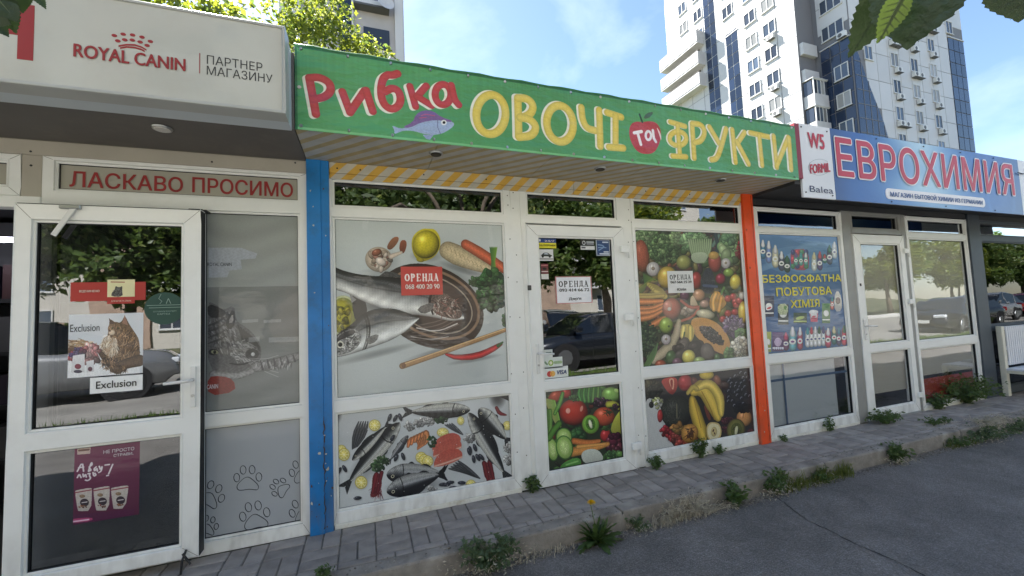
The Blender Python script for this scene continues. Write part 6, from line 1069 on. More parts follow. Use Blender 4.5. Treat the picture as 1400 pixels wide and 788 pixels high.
def tree(loc, lobes, n, size, m, th, r0, label, group=None, seed=1):
    t = empty('tree', loc, label, 'tree', group); me = tree_mesh(seed, lobes, n, size, m); me['loc'] = 1; link('crown', me, t).location = (0, 0, 0)
    tm = limbs((0, 0, 0), (0, 0, th), [tuple(np.array(l[:3])*(1, 1, .95)) for l in lobes[:6]], r0, seed).mesh('trunk', BARK, smooth=True); tm['loc'] = 1; link('trunk', tm, t); return t
_rg = np.random.default_rng(5)
def lobes(cx, cy, cz, rx, ry, rz, k, r, seed): g = np.random.default_rng(seed); return [(cx+rx*g.uniform(-1, 1), cy+ry*g.uniform(-1, 1), cz+rz*g.uniform(-1, 1), r*g.uniform(.7, 1.2)) for _ in range(k)]
tree((-4.2, 6.5, -.15), lobes(0, 0, 6.6, 2.3, 1., 1.7, 14, 1.15, 3), 26000, .12, LF1, 4.6, .16, 'sunlit leafy tree behind the white light box of the pet shop', 'trees behind the shops', 3)
tree((-.55, 6.6, -.15), [(-.45, 0, 6.3, 1.), (-.3, .2, 7.6, 1.), (.4, 0, 6.1, .95), (.1, .1, 5.2, 1.1), (-.7, 0, 5.2, 1.), (.75, 0, 6.5, .55), (1.0, 0, 6.95, .72), (1.2, .1, 6.6, .55), (.55, 0, 7.5, .6), (-.55, 0, 8.6, .9)], 22000, .10, LF1, 4.4, .13, 'bright yellow green tree rising behind the left end of the green banner', 'trees behind the shops', 4)
# trees across the road, seen in the glass
tmes = [(tree_mesh(20+k, lobes(0, 0, 5.4, 2., 1.8, 1.9, 13, 1.35, 30+k), 15000, .3, [LF3, LF2, LF1][k]), limbs((0, 0, 0), (0, 0, 3.6), [(-1.4, 0, 5), (1.3, .3, 5.2), (.2, -.5, 6)], .2, k).mesh('trunk', BARK, smooth=True)) for k in range(3)]
for a, c in tmes: a['loc'] = 1; c['loc'] = 1
TL = ['dark leafy tree', 'mid green tree', 'yellow green tree']
far_trees = [(-16, -19, 1.25, 0), (-11.5, -15.5, 1.1, 0), (-8.2, -16, .95, 1), (-4.5, -20, 1.2, 1), (-1, -16.5, 1.15, 0), (2.8, -20, 1.3, 1), (6, -17, 1.1, 0), (9.5, -21, 1.3, 1), (13.5, -18, 1.15, 1), (18, -22, 1.2, 2), (23, -20, .95, 1), (28, -22, 1.0, 2), (33.5, -21, .9, 2), (39, -22, 1.05, 1), (44, -20, 1., 2), (50, -22, 1.1, 1), (57, -21, 1.1, 2), (65, -22, 1.2, 1), (74, -22, 1.2, 1), (85, -22, 1.2, 0)]
for i, (x, y, s_, k) in enumerate(far_trees):
    t = empty('tree', (x, y, -.15), '%s across the road, reflected in the shop glass, number %d from the left' % (TL[k], i+1), 'tree', 'trees across the road'); t['label'] = '%s across the road, %s from the left in the tree row' % (TL[k], ['first', 'second', 'third', 'fourth', 'fifth', 'sixth', 'seventh', 'eighth', 'ninth', 'tenth', 'eleventh', 'twelfth', 'thirteenth', 'fourteenth', 'fifteenth', 'sixteenth', 'seventeenth', 'eighteenth', 'nineteenth', 'twentieth'][i])
    s_ *= .8 if x > 36 else 1.
    t.scale = (s_, s_, s_); t.rotation_euler = (0, 0, i*1.3)
    link('crown', tmes[k][0], t); link('trunk', tmes[k][1], t)
# the street tree whose twigs hang into the view
st = empty('street_tree', (2.3, -6.0, -.15), 'street tree behind the viewer whose serrated leaves hang into the top corners', 'tree')
me = tree_mesh(50, lobes(-.4, -.8, 6.0, 1.6, 1., .9, 9, .8, 50), 8000, .13, LF2); me['loc'] = 1; link('crown', me, st)
def serrated(L, w_, seed, lobed=0.):
    rr = random.Random(seed); n = 26; side = []
    for i in range(n+1):
        t = i/n; ww = w_*(sin(pi*min(1, t*1.02)**.72)**.85)*(1+lobed*sin(t*11)); ww += (L*.018 if i % 2 else -L*.012)*(0 < t < 1); side.append((t, max(ww, 0)))
    v = [(t*L, 0, .0) for t, q in side]+[(t*L-L*.01, q, .18*q+.0) for t, q in side]+[(t*L-L*.01, -q, .18*q) for t, q in side]
    v = [(x, y, z-.35*(x/L)**2*L*.35) for x, y, z in v]; f = []
    for i in range(n): f += [(i, i+1, n+1+i+1, n+1+i), (i, 2*(n+1)+i, 2*(n+1)+i+1, i+1)]
    return v, f
LFN = mat('near_leaf', (.022, .045, .012), .4, rgb=False, trans=.05, var=.25, vscale=22, bump=.35, bscale=70)
LFB = mat('near_leaf_sunlit', (.045, .08, .015), .4, rgb=False, trans=.2, var=.2, vscale=30)  # brighter copy of the near leaf, sunlight put into its colour
def hang_leaf(b_, t_, wpx, d, m, seed, tw=0., d2=None, lob=0.):
    B = at3(*b_, d); T_ = at3(*t_, d2 or d*.98); ax = (T_-B); L = ax.length; ax.normalize(); view = (Vector(CP)-B).normalized(); sd = ax.cross(view).normalized(); nn = sd.cross(ax)
    sd2 = sd*cos(tw)+nn*sin(tw); n2 = -sd*sin(tw)+nn*cos(tw); v, f = serrated(L, wpx/FPX*d*.62, seed, lob)
    mb = MB(); Q = lambda x, y, z: B+ax*x+sd2*y+n2*(z*.5); mb.add([Q(*p) for p in v], f); lf = mb.build('leaf', m, st, smooth=True); W0 = wpx/FPX*d*.62
    vb = MB(); sag = lambda x: -.35*(x/L)**2*L*.35
    vb.tube([Q(L*t, 0, sag(L*t)-.0012) for t in np.linspace(-.12, .97, 8)], [.0011*(1.05-t) + .0002 for t in np.linspace(0, 1, 8)], 5)
    for k in range(1, 7):
        t = .1+.12*k; wv = W0*sin(pi*min(1, (t+.1))**.72)**.85*.8
        for s_ in (-1, 1): vb.tube([Q(L*t, 0, sag(L*t)-.001), Q(L*(t+.1), s_*wv, sag(L*(t+.1))+.18*wv-.001)], [.0005, .0002], 4)
    vb.build('vein', mat('leaf_vein', (.10, .13, .05), .5, rgb=False), lf); return lf
hang_leaf((1240, -50), (1161, 80), 30, .62, LFN, 1, .25); hang_leaf((1275, -75), (1238, 70), 58, .56, LFN, 2, -.2, lob=.06); hang_leaf((1238, -14), (1200, 60), 17, .54, LFB, 3, .3)
hang_leaf((1412, -62), (1393, 31), 40, .62, LFN, 4, .1, lob=.05)
for i, (a, c, w_, d, m_) in enumerate((((-12, -20), (22, 46), 15, 1.0, LFN), ((10, -22), (32, 18), 14, 1.02, LFB), ((-30, 10), (14, 34), 15, .98, LFN), ((22, -26), (36, 12), 12, 1.05, LFN), ((40, -18), (63, 12), 7, 1.0, LFN), ((-20, -12), (10, 12), 14, 1.03, LFN), ((0, 2), (24, 30), 12, .97, LFN), ((-16, 24), (12, 50), 9, 1., LFN), ((4, -30), (20, -2), 14, 1.0, LFB))): hang_leaf(a, c, w_, d, m_, 10+i, .35*sin(i*2.1))
b = limbs(st.location, st.location+Vector((0, 0, 3.4)), [st.location+Vector(q) for q in ((-1.6, .3, 5.), (1.4, .2, 5.2), (-.3, -.6, 5.6), (.6, .5, 4.8))], .17, 9)
hub = st.location+Vector((0, 0, 3.1)); R_ = at3(1262, -78, .62); L_ = at3(-5, -40, 1.02)
for T_ in (R_, at3(1412, -66, .62), L_):
    m_ = Vector((T_.x*.6+hub.x*.4, T_.y*.55+hub.y*.45-.3, 3.35)); u_ = T_+Vector((0, -.05, .5)); b.tube([hub, m_, u_, T_], [.06, .035, .010, .002], 6)
b.build('trunk', BARK, st, smooth=True)
# weeds
WG = mat('weed_green', (.07, .12, .035), .55, rgb=False, trans=.3, var=.3, vscale=30); WB = mat('weed_bluish', (.085, .13, .06), .6, rgb=False, trans=.25, var=.3, vscale=30); WD = mat('weed_dry', (.46, .42, .32), .8, rgb=False, trans=.2, var=.2, vscale=30); WL = mat('grass_weed', (.12, .15, .035), .6, rgb=False, trans=.35, var=.25, vscale=20); STM = mat('weed_stem', (.12, .16, .06), .7, rgb=False)
def weed(px, py, z, h, r, n, size, m, label, dry=0, seed=1, wide=1., grp='weeds along the kerb'):
    x, y = gz(px, py, z); y = min(y, -.605) if z < -.1 else min(y, -.035); rg = np.random.default_rng(seed); o = empty('weed', (x, y, z), label, 'weed', grp); h *= 1.2; r *= 1.35; n = int(n*1.9); size *= 1.3
    k = max(5, n//14); b = MB(); P = []
    for i in range(k):
        a = rg.uniform(0, 2*pi); q = r*sqrt(rg.random()); tip = np.array([x+q*cos(a)*wide, y+q*sin(a)*.8, z+h*rg.uniform(.45, 1.)*(1-.35*q/r)]); base = np.array([x+rg.normal()*.012*wide, y+rg.normal()*.008, z])
        m1 = (tip+base)/2+np.array([0, 0, h*.12]); b.tube([base, m1, tip], [.0028, .002, .0009], 4, cap=False)
        for t in rg.random(14)**.6: c = base*(1-t)**2+2*m1*t*(1-t)+tip*t*t; P.append(c+rg.standard_normal(3)*.006)
    b.build('stem', WD if m is WD else STM, o)
    dryw = m is WD; V, F = leafcloud(np.array(P), size*(1.6 if dryw else 1), rg, asp=.16 if dryw else .55, up=.8, jit=.4); me = fastmesh('leaves', V, F, m); link('leaves', me, o, kind='stuff')
    if dry:
        V, F = leafcloud(np.array(P)[:len(P)//2]*1+rg.standard_normal((len(P)//2, 3))*[r*.5, .02, .01]-[0, .02, h*.25], size*.7, rg, asp=.35); link('dry_leaves', fastmesh('dry', V, F, WD), o, kind='stuff')
    return o
K = -.13
weed(668, 770, K, .21, .14, 420, .024, WB, 'bushy grey green weed at the kerb below the fish poster', 1, 1)
weed(443, 790, 0, .05, .04, 60, .018, WG, 'small weed between the bricks at the bottom edge, left of the kerb bush', 0, 2)
weed(862, 718, K, .1, .07, 90, .018, WB, 'low weed just right of the dandelion', 1, 3); weed(892, 705, K, .09, .06, 60, .016, WD, 'dry grey weed at the kerb between dandelion and door corner', 1, 4)
weed(932, 697, K, .17, .11, 200, .014, WD, 'tall dry bleached weed at the kerb under the orange post', 1, 5); weed(978, 678, K, .17, .075, 150, .03, WG, 'dark broad leaved weed right of the bleached one', 0, 6)
weed(1047, 668, K, .2, .10, 240, .024, WG, 'leafy weed at the left end of the kerb grass', 1, 7); weed(1216, 630, K, .2, .10, 200, .028, WG, 'leafy weed hanging at the kerb in front of the household shop', 1, 8)
weed(1278, 580, 0, .06, .12, 150, .02, WG, 'low creeping weed on the bricks before the red panel', 1, 9, 1.6); weed(1335, 600, K, .16, .2, 420, .022, WB, 'spreading weed over the kerb near the bench', 1, 10, 1.8); weed(1352, 578, 0, .05, .16, 200, .018, WD, 'dry matted weed on the bricks near the bench', 1, 11, 1.8); weed(1393, 590, K, .14, .14, 200, .022, WB, 'weed at the kerb on the right edge', 1, 12, 1.5)
weed(727, 671, 0, .12, .045, 90, .024, WG, 'weed in the corner left of the white door', 0, 13, grp='weeds along the shop fronts'); weed(897, 641, 0, .12, .06, 130, .022, WG, 'weed at the foot of the frame right of the white door', 0, 14, grp='weeds along the shop fronts'); weed(958, 626, 0, .2, .06, 150, .022, WG, 'tall weed in front of the banana poster', 0, 15, grp='weeds along the shop fronts'); weed(981, 620, 0, .1, .04, 60, .02, WG, 'small weed right of the tall one by the banana poster', 0, 16, grp='weeds along the shop fronts')
weed(1071, 603, 0, .06, .04, 40, .018, WG, 'tiny weed right of the orange post', 0, 17, grp='weeds along the shop fronts'); weed(1128, 588, 0, .15, .05, 80, .022, WG, 'thin upright weed below the household poster', 0, 18, grp='weeds along the shop fronts'); weed(1210, 579, 0, .14, .16, 330, .024, WG, 'round bushy weed before the household shop door', 0, 19, grp='weeds along the shop fronts')
weed(1275, 558, 0, .2, .12, 240, .026, WG, 'weed by the right hinge side of the household shop door', 0, 20, grp='weeds along the shop fronts'); weed(1322, 551, 0, .36, .3, 900, .03, WG, 'large dark weed bush in front of the red panel', 0, 21, 1.2, grp='weeds along the shop fronts')
weed(1150, 560, 0, .02, .03, 10, .01, WG, 'single sprout between the bricks', 0, 31) if False else None
def blades(px0, py0, px1, py1, z, n, h, m, label, seed=1):
    rg = np.random.default_rng(seed); x0, y0 = gz(px0, py0, z); x1, y1 = gz(px1, py1, z); y0 = min(y0, -.6); y1 = min(y1, -.6); o = empty('grass_tuft', ((x0+x1)/2, (y0+y1)/2, z), label, 'grass', 'weeds along the kerb'); V = []; F = []
    for i in range(n):
        t = rg.random(); bx = x0+(x1-x0)*t+rg.normal()*.02; by = y0+(y1-y0)*t+rg.normal()*.02; hh = h*rg.uniform(.25, 1.25)*(.55+.45*sin(t*9+seed)**2); a = rg.uniform(0, 2*pi); le = hh*rg.uniform(.2, .8); w_ = .0032
        d = np.array([cos(a), sin(a), 0]); s_ = np.array([-sin(a), cos(a), 0])*w_; p0 = np.array([bx, by, z]); p1 = p0+d*le*.3+[0, 0, hh*.6]; p2 = p0+d*le+[0, 0, hh*(1 if rg.random() < .6 else .7)]
        k = len(V); V += [p0-s_, p0+s_, p1+s_*.8, p1-s_*.8, p2, p2]; F += [(k, k+1, k+2, k+3), (k+3, k+2, k+4, k+5)]
    link('blades', fastmesh('blades', np.array(V), np.array(F), m), o, kind='stuff'); return o
blades(1060, 668, 1150, 645, K, 620, .13, WL, 'long tuft of yellow green grass growing along the kerb', 3)
blades(880, 712, 960, 690, K, 240, .07, WD, 'thin bleached grass along the kerb left of the broad leaved weed', 7)
blades(700, 760, 780, 744, K, 160, .05, WD, 'thin bleached grass along the kerb left of the dandelion', 8)
weed(905, 703, K, .15, .09, 160, .016, WD, 'bleached dry weed left of the tall one under the orange post', 0, 25); weed(1105, 652, K, .12, .10, 160, .02, WG, 'leafy weed in the middle of the kerb grass', 1, 26); weed(1310, 610, K, .1, .12, 180, .02, WG, 'low weed over the kerb right of the hanging one', 1, 27, 1.5); weed(955, 692, K, .07, .12, 160, .014, WD, 'flat dry weed at the foot of the broad leaved one', 1, 28, 1.5)
blades(1290, 612, 1340, 604, K, 200, .09, WL, 'short grass tuft at the kerb before the red panel', 5)
# dandelion
x, y = gz(815, 740, K); y = min(y, -.62); dn = empty('dandelion', (x, y, K), 'dandelion with one yellow flower growing at the kerb', 'flower'); rg = np.random.default_rng(8); V = []; F = []
for i in range(90):
    a = rg.uniform(0, 2*pi); L = rg.uniform(.12, .27); el = rg.uniform(.15, 1.25); d = np.array([cos(a)*cos(el), sin(a)*cos(el)*.8, sin(el)]); s_ = np.array([-sin(a), cos(a), 0]); p = np.array([x, y, K])+s_*rg.normal()*.02; k0 = len(V); m_ = 9
    for j in range(m_+1):
        t = j/m_; c = p+d*L*t+np.array([0, 0, -.5*L*t*t*cos(el)]); w_ = L*.1*(sin(pi*(.12+.88*t))**.7)*(1 if j % 2 else .45); w_ = 0 if j == m_ else w_; V += [c-s_*w_, c+s_*w_]
    F += [(k0+2*j, k0+2*j+1, k0+2*j+3, k0+2*j+2) for j in range(m_)]
link('leaves', fastmesh('leaves', np.array(V), np.array(F), WG), dn, kind='stuff')
fx, fz = at(806, 686, y); MB().tube([(x, y, K), ((x+fx)/2+.005, y, (K+fz)/2), (fx, y-.01, fz-.005)], [.004, .0035, .003], 8).build('stem', STM, dn, smooth=True)
V = []; F = []
for i in range(90):
    a = i*2.4; el = .15+1.2*(1-i/90); L = .029; d = np.array([cos(a)*cos(el), sin(a)*cos(el)-.35, sin(el)*.8]); s_ = np.array([-sin(a), cos(a), 0])*.0022; p = np.array([fx, y-.012, fz-.004]); k0 = len(V); V += [p-s_*.5, p+s_*.5, p+d*L+s_, p+d*L-s_]; F.append((k0, k0+1, k0+2, k0+3))
link('flower_head', fastmesh('flower', np.array(V), np.array(F), mat('dandelion_yellow', (240, 200, 20), .6)), dn)
# ================================================================== TOWER BEHIND
CLAD = mat('cladding_white', (.51, .505, .50), .45, rgb=False, rand=.05, dirt=.12, dcol=(.4, .38, .35), dscale=.4); JNT = mat('cladding_joint', (.16, .16, .17), .7, rgb=False); BGL = mat('blue_glazing', (.018, .03, .06), .12, rgb=False, spec=.5, rand=.45, coat=.15)
WPV = mat('far_window_frame', (.55, .55, .54), .5, rgb=False); WGL = [mat('far_pane_%s' % k, c, .12, rgb=False, spec=.45, rand=.4) for k, c in (('dark', (.04, .05, .07)), ('bluish', (.09, .12, .17)), ('curtain', (.26, .26, .25)))]
ACW = mat('ac_white', (.6, .6, .58), .5, rgb=False); ACD = mat('ac_dark', (.08, .08, .08), .5, rgb=False); BALC = mat('balcony_panel', (.5, .495, .49), .5, rgb=False, var=.08, vscale=1.)
tw = empty('apartment_tower', (43.3, 21.9, -.1), 'tall white panelled apartment tower with blue glazing behind the right half', 'tower'); TO = Vector((43.3, 21.9, -.1))
def tbox(name, m, *a, **k): return MB().box(*a).build(name, m, k.pop('parent', tw), **k)
tbox('wall', JNT, 45.8, 66.2, 21.9, 40, -.1, 50); tbox('wall', JNT, 43.3, 45.799, 25.3, 44, -.1, 50)
PMES = {}
def place(name, me, loc, rz, parent=None):
    o = bpy.data.objects.new(name, me); COL.objects.link(o); p = parent or tw; o.parent = p; o.location = Vector(loc)-wloc(p); o.rotation_euler = (0, 0, rz); return o
def panel(name, w_, h, m, loc, rz, t=.03, j=.06):
    k = (name, round(w_, 2), round(h, 2), t)
    if k not in PMES: me = MB().box(-w_/2+j/2, w_/2-j/2, -t, 0, -h/2+j/2, h/2-j/2).mesh(name, m); me['loc'] = 1; PMES[k] = me
    return place(name, PMES[k], loc, rz)
Z0 = 14.6; FH = 2.92
def glazed(inside): return inside
for r_ in range(11):
    zc = Z0+FH*(r_+.5)
    for c_ in range(9):         # front face
        x = 45.8+1.9*(c_+.5); 
        if c_ < 2 and zc < 26.5-(c_*5.5): continue
        panel('cladding_panel', 1.9, FH, CLAD, (x, 21.9, zc), 0)
    if zc > 30.7: panel('cladding_panel', 3.2, FH, CLAD, (64.55, 21.9, zc), 0)
    for c_ in range(9):         # left face
        y = 25.3+2.08*(c_+.5); panel('cladding_panel', 2.08, FH, CLAD, (43.3, y, zc), -pi/2)
    if zc > 28: panel('cladding_panel', 2.9, FH, CLAD, (45.8, 23.4, zc), -pi/2)
# glazing strips
def strip(xy, rz, w_, n, z0, z1, dy=.06):
    z = z0
    while z < z1:
        for i in range(n):
            u_ = (i-(n-1)/2)*w_/n; x = xy[0]+u_*cos(rz); y = xy[1]+u_*sin(rz); panel('glass_panel', w_/n, 1.46, BGL, (x, y, z+.73), rz, t=dy, j=.09)
        z += 1.46
strip((64.55, 21.9), 0, 3.2, 3, 13.14, 30.6); strip((43.3, 36.1), -pi/2, 1.75, 2, 14.6, 46); strip((43.3, 33.05), -pi/2, 1.7, 2, 14.6, 34.6); strip((45.8, 23.35), -pi/2, 2.8, 3, 13.14, 27.2)
for x0_, x1_, y0_, y1_, z1_ in ((62.9, 66.2, 21.78, 21.9, 30.8), (43.2, 43.3, 32.1, 34.0, 34.85), (45.65, 45.79, 21.95, 24.75, 27.6)): tbox('cornice', BALC, x0_, x1_, y0_, y1_, z1_-.12, z1_)
dg = MB().poly([(45.86, 12), (51.7, 12), (49.6, 19.0), (47.6, 23.2), (45.86, 27.4)], 21.80, 21.899).build('slanted_glazing', BGL, tw)
for k in range(1, 6): x = 45.86+k*.95; zt = 27.4-(x-45.86)*2.3; tbox('glazing_bar', JNT, x-.03, x+.03, 21.77, 21.80, 12, zt, parent=dg)
for k in range(9): z = 13.2+1.46*k; xe = 45.86+(27.4-z)/2.3-.1; tbox('glazing_bar', JNT, 45.9, xe, 21.775, 21.798, z-.03, z+.03, parent=dg)
def wmesh(w_, h, n=2):
    b = MB(); t = .08; hb = holed(-w_/2, w_/2, 0, h, [(-w_/2+t+i*(w_-t)/n, -w_/2+t+(i+1)*(w_-t)/n-t, t, h-t) for i in range(n)], -.1, -.03); b.add(hb.v, hb.f)
    b.box(-w_/2-.06, w_/2+.06, -.16, -.031, -.07, -.002); b.add([], []); 
    fr = b.mesh('window', WPV); fr['loc'] = 1; ps = []
    for g in WGL: pm = MB().box(-w_/2+.04, w_/2-.04, -.055, -.031, .04, h-.04).mesh('pane', g); pm['loc'] = 1; ps.append(pm)
    return fr, ps
WM = {'a': wmesh(1.3, 1.5), 'b': wmesh(1.5, 1.5), 'c': wmesh(2.1, 1.5, 3)}
acm = MB().box(-.42, .42, -.34, 0, 0, .56).mesh('air_conditioner', ACW, bevel=.03); acm['loc'] = 1
acf = MB().tube([(-.1, -.345, .28), (-.1, -.355, .28)], .2, 16).mesh('fan_grille', ACD); acf['loc'] = 1
acb = MB().box(-.4, .4, -.4, .0, -.05, -.0).mesh('bracket', ACD); acb['loc'] = 1
def twin(k, x, y, z, rz, ac=None, parent=None):
    o = place('window', WM[k][0], (x, y, z), rz, parent); p = bpy.data.objects.new('pane', random.choice(WM[k][1])); COL.objects.link(p); p.parent = o
    if ac is not None:
        c, s_ = cos(rz), sin(rz)
        for q in ac:
            a = place('air_conditioner', acm, (x+q*c, y+q*s_, z-.62-.1), rz, parent); a.location += Vector((s_*.06, -c*.06, 0))
            for nm, me in (('fan_grille', acf), ('bracket', acb)): f_ = bpy.data.objects.new(nm, me); COL.objects.link(f_); f_.parent = a
rr = random.Random(3)
for cx_, k0, k1 in ((2.083, 0, 8), (2.219, 0, 8), (2.36, 0, 8), (1.912, 3, 8), (2.522, 5, 8)):
    for k in range(k0-1 if k0 == 0 else k0, k1):
        zt = 1.363+24.9*(.674+.1165*k); twin('a', cx_*24.9+.65, 21.9, zt-1.5, 0, rr.choice([None, [.1], [.2], [.15], [-.25, .65]]))
for yy_, ks in ((.79, range(0, 8)), (.738, range(0, 8)), (1.024, range(5, 9)), (.963, range(5, 9)), (.857, (5, 6, 7)), (1.02, (0, 1)), (.963, (0, 1))):
    for k in ks: zt = 1.363+43.3*(.525+.0672*k); twin('b', 43.3, yy_*43.3-3-.75, zt-1.5, -pi/2, rr.choice([None, None, [.2]]) if yy_ < .75 else None)
for k in range(3):
    zp = 1.363+43.3*(.845-.0672*k); bl = tbox('balcony', BALC, 42.05, 43.27, 37.2, 44.4, zp-1.75, zp-1.5); tbox('parapet', BALC, 42.0, 42.1, 37.2, 44.4, zp-1.499, zp, parent=bl); tbox('parapet', BALC, 42.101, 43.26, 37.2, 37.3, zp-1.499, zp, parent=bl)
    tbox('opening', mat('balcony_shade', (.12, .11, .10), .8, rgb=False), 43.2, 43.265, 38, 44, zp-1.49, zp+1.0, parent=bl); tbox('rail', ACD, 42.02, 42.06, 37.2, 44.4, zp+.12, zp+.16, parent=bl)  # dark slab on the wall, coloured as the shade inside the balcony
for k in range(8):
    zt = 1.363+28*(.918+.104)-FH*k; gl_ = k >= 2
    y0_ = 24.2 if gl_ else 24.9; bl = tbox('balcony', BALC, 43.45, 45.6, y0_, 25.29, zt-2.9, zt-1.65)
    if gl_:
        for i in range(4): x = 43.5+i*.53; tbox('pane', WGL[i % 3], x+.04, x+.49, y0_+.05, y0_+.1, zt-1.6, zt-.2, parent=bl); tbox('frame', WPV, x-.03, x+.03, y0_, y0_+.12, zt-1.649, zt-.15, parent=bl)
        tbox('frame', WPV, 45.06, 45.6, y0_, y0_+.12, zt-.149, zt-.05, parent=bl); tbox('frame', WPV, 43.45, 45.059, y0_, y0_+.12, zt-.149, zt-.05, parent=bl)
        tbox('pane', WGL[0], 43.46, 43.5, y0_+.2, 25.2, zt-1.6, zt-.2, parent=bl); tbox('roof', BALC, 43.4, 45.65, y0_-.05, 25.28, zt-.049, zt+.03, parent=bl)
for k in range(5): zt = 26.8+2.92*k+1.5; twin('c', 45.8, 23.4, zt, -pi/2, [.9] if k % 2 == 0 else None)
for k in range(4): z = 14.8+2.92*k; twin('a', 45.74, 22.9, z, -pi/2)
# smaller tower at the left, behind the trees
t2 = empty('rear_tower', (0, 27, -.1), 'pale block with a dish and air conditioners behind the bright green tree', 'tower')
MB().box(-5.2, 2.9, 27, 36, -.1, 34).build('wall', mat('rear_wall', (.40, .38, .37), .6, rgb=False, var=.1, vscale=.6), t2)
MB().box(2.4, 2.95, 26.7, 26.999, -.1, 34).build('pilaster', CLAD, t2); MB().box(2.951, 3.05, 26.8, 30, -.1, 34).build('pilaster', CLAD, t2)
for i in range(8): MB().box(-1.45, -.62, 26.9, 26.999, 14+1.6*i, 15.5+1.6*i).build('glass_panel', BGL, t2)
MB().box(-.58, -.45, 26.7, 26.9, 8, 34).build('downpipe', WPV, t2); MB().box(-5.15, -3.9, 26.85, 26.999, -.1, 34).build('pilaster', CLAD, t2)
for z in (24.6, 27.6): 
    for i in range(3): x = -.35+i*.75; MB().box(x, x+.7, 26.9, 26.999, z, z+1.6).build('window', WGL[1], t2)
MB().box(-.4, 2.0, 26.3, 26.999, 23.7, 23.85).build('ledge', ACD, t2)
for x in (.05, .75, 1.4): place('air_conditioner', acm, (x, 26.95, 23.86), 0, t2)
for z in (15, 18, 21): MB().box(.2, 2., 26.9, 26.999, z, z+1.5).build('window', WGL[0], t2)
c = Vector((1.75, 26.1, 24.1)); nrm = Vector((.25, -1, .25)).normalized(); a_ = nrm.orthogonal().normalized(); b2 = nrm.cross(a_); b = MB(); vs = [c-nrm*.12]; R2 = .62
for r_ in (.5, 1.): vs += [c-nrm*.12*(1-r_*r_)+(a_*cos(t)+b2*sin(t))*R2*r_ for t in np.linspace(0, 2*pi, 20, endpoint=False)]
b.add(vs, [(0, 1+i, 1+(i+1) % 20) for i in range(20)]+[(1+i, 21+i, 21+(i+1) % 20, 1+(i+1) % 20) for i in range(20)]); b.tube([c-nrm*.1, c-nrm*.3+Vector((0, .7, -.2))], .04, 6); b.build('satellite_dish', CLAD, t2)
# ================================================================== ACROSS THE ROAD (seen in the glass)
pb = empty('panel_building', (-10, -36, -.15), 'long beige and brick panel building across the road, mirrored in the glass', 'building')
PBW = mat('pb_beige', (.5, .47, .42), .8, rgb=False, var=.1, vscale=.4); PBR = mat('pb_brick', (.36, .26, .2), .85, rgb=False, var=.15, vscale=1.)
MB().box(-70, 39, -48, -36, -.15, 27.5).build('wall', PBW, pb)
for i in range(9): MB().box(-67+i*12, -63.5+i*12, -35.999, -35.8, -.15, 27).build('brick_bay', PBR, pb)
wm2, pm2 = wmesh(1.6, 1.5); 
for i in range(26):
    for k in range(9):
        x = -61+i*3.9
        if (x+67) % 12 < 4.2 or x > 38: continue
        o = place('window', wm2, (x, -36, 1.3+2.9*k), pi, pb); p = bpy.data.objects.new('pane', pm2[(i*7+k*3) % 3]); COL.objects.link(p); p.parent = o
for i in range(5):
    for k in range(8): x = -52+i*18; bl = MB().box(x, x+4.4, -35.999, -34.9, 3.6+2.9*k, 4.7+2.9*k).build('balcony', BALC if (i+k) % 3 else PBR, pb)
b2_ = empty('grey_tower_block', (48, -60, -.15), 'grey high rise far across the road, mirrored in the glass', 'building'); MB().box(46, 58, -75, -62, -.15, 30).build('wall', mat('grey_block', (.3, .3, .32), .8, rgb=False), b2_)
for i in range(4):
    for k in range(9): place('window', wm2, (47.8+i*2.9, -62, 1.3+2.9*k), pi, b2_)
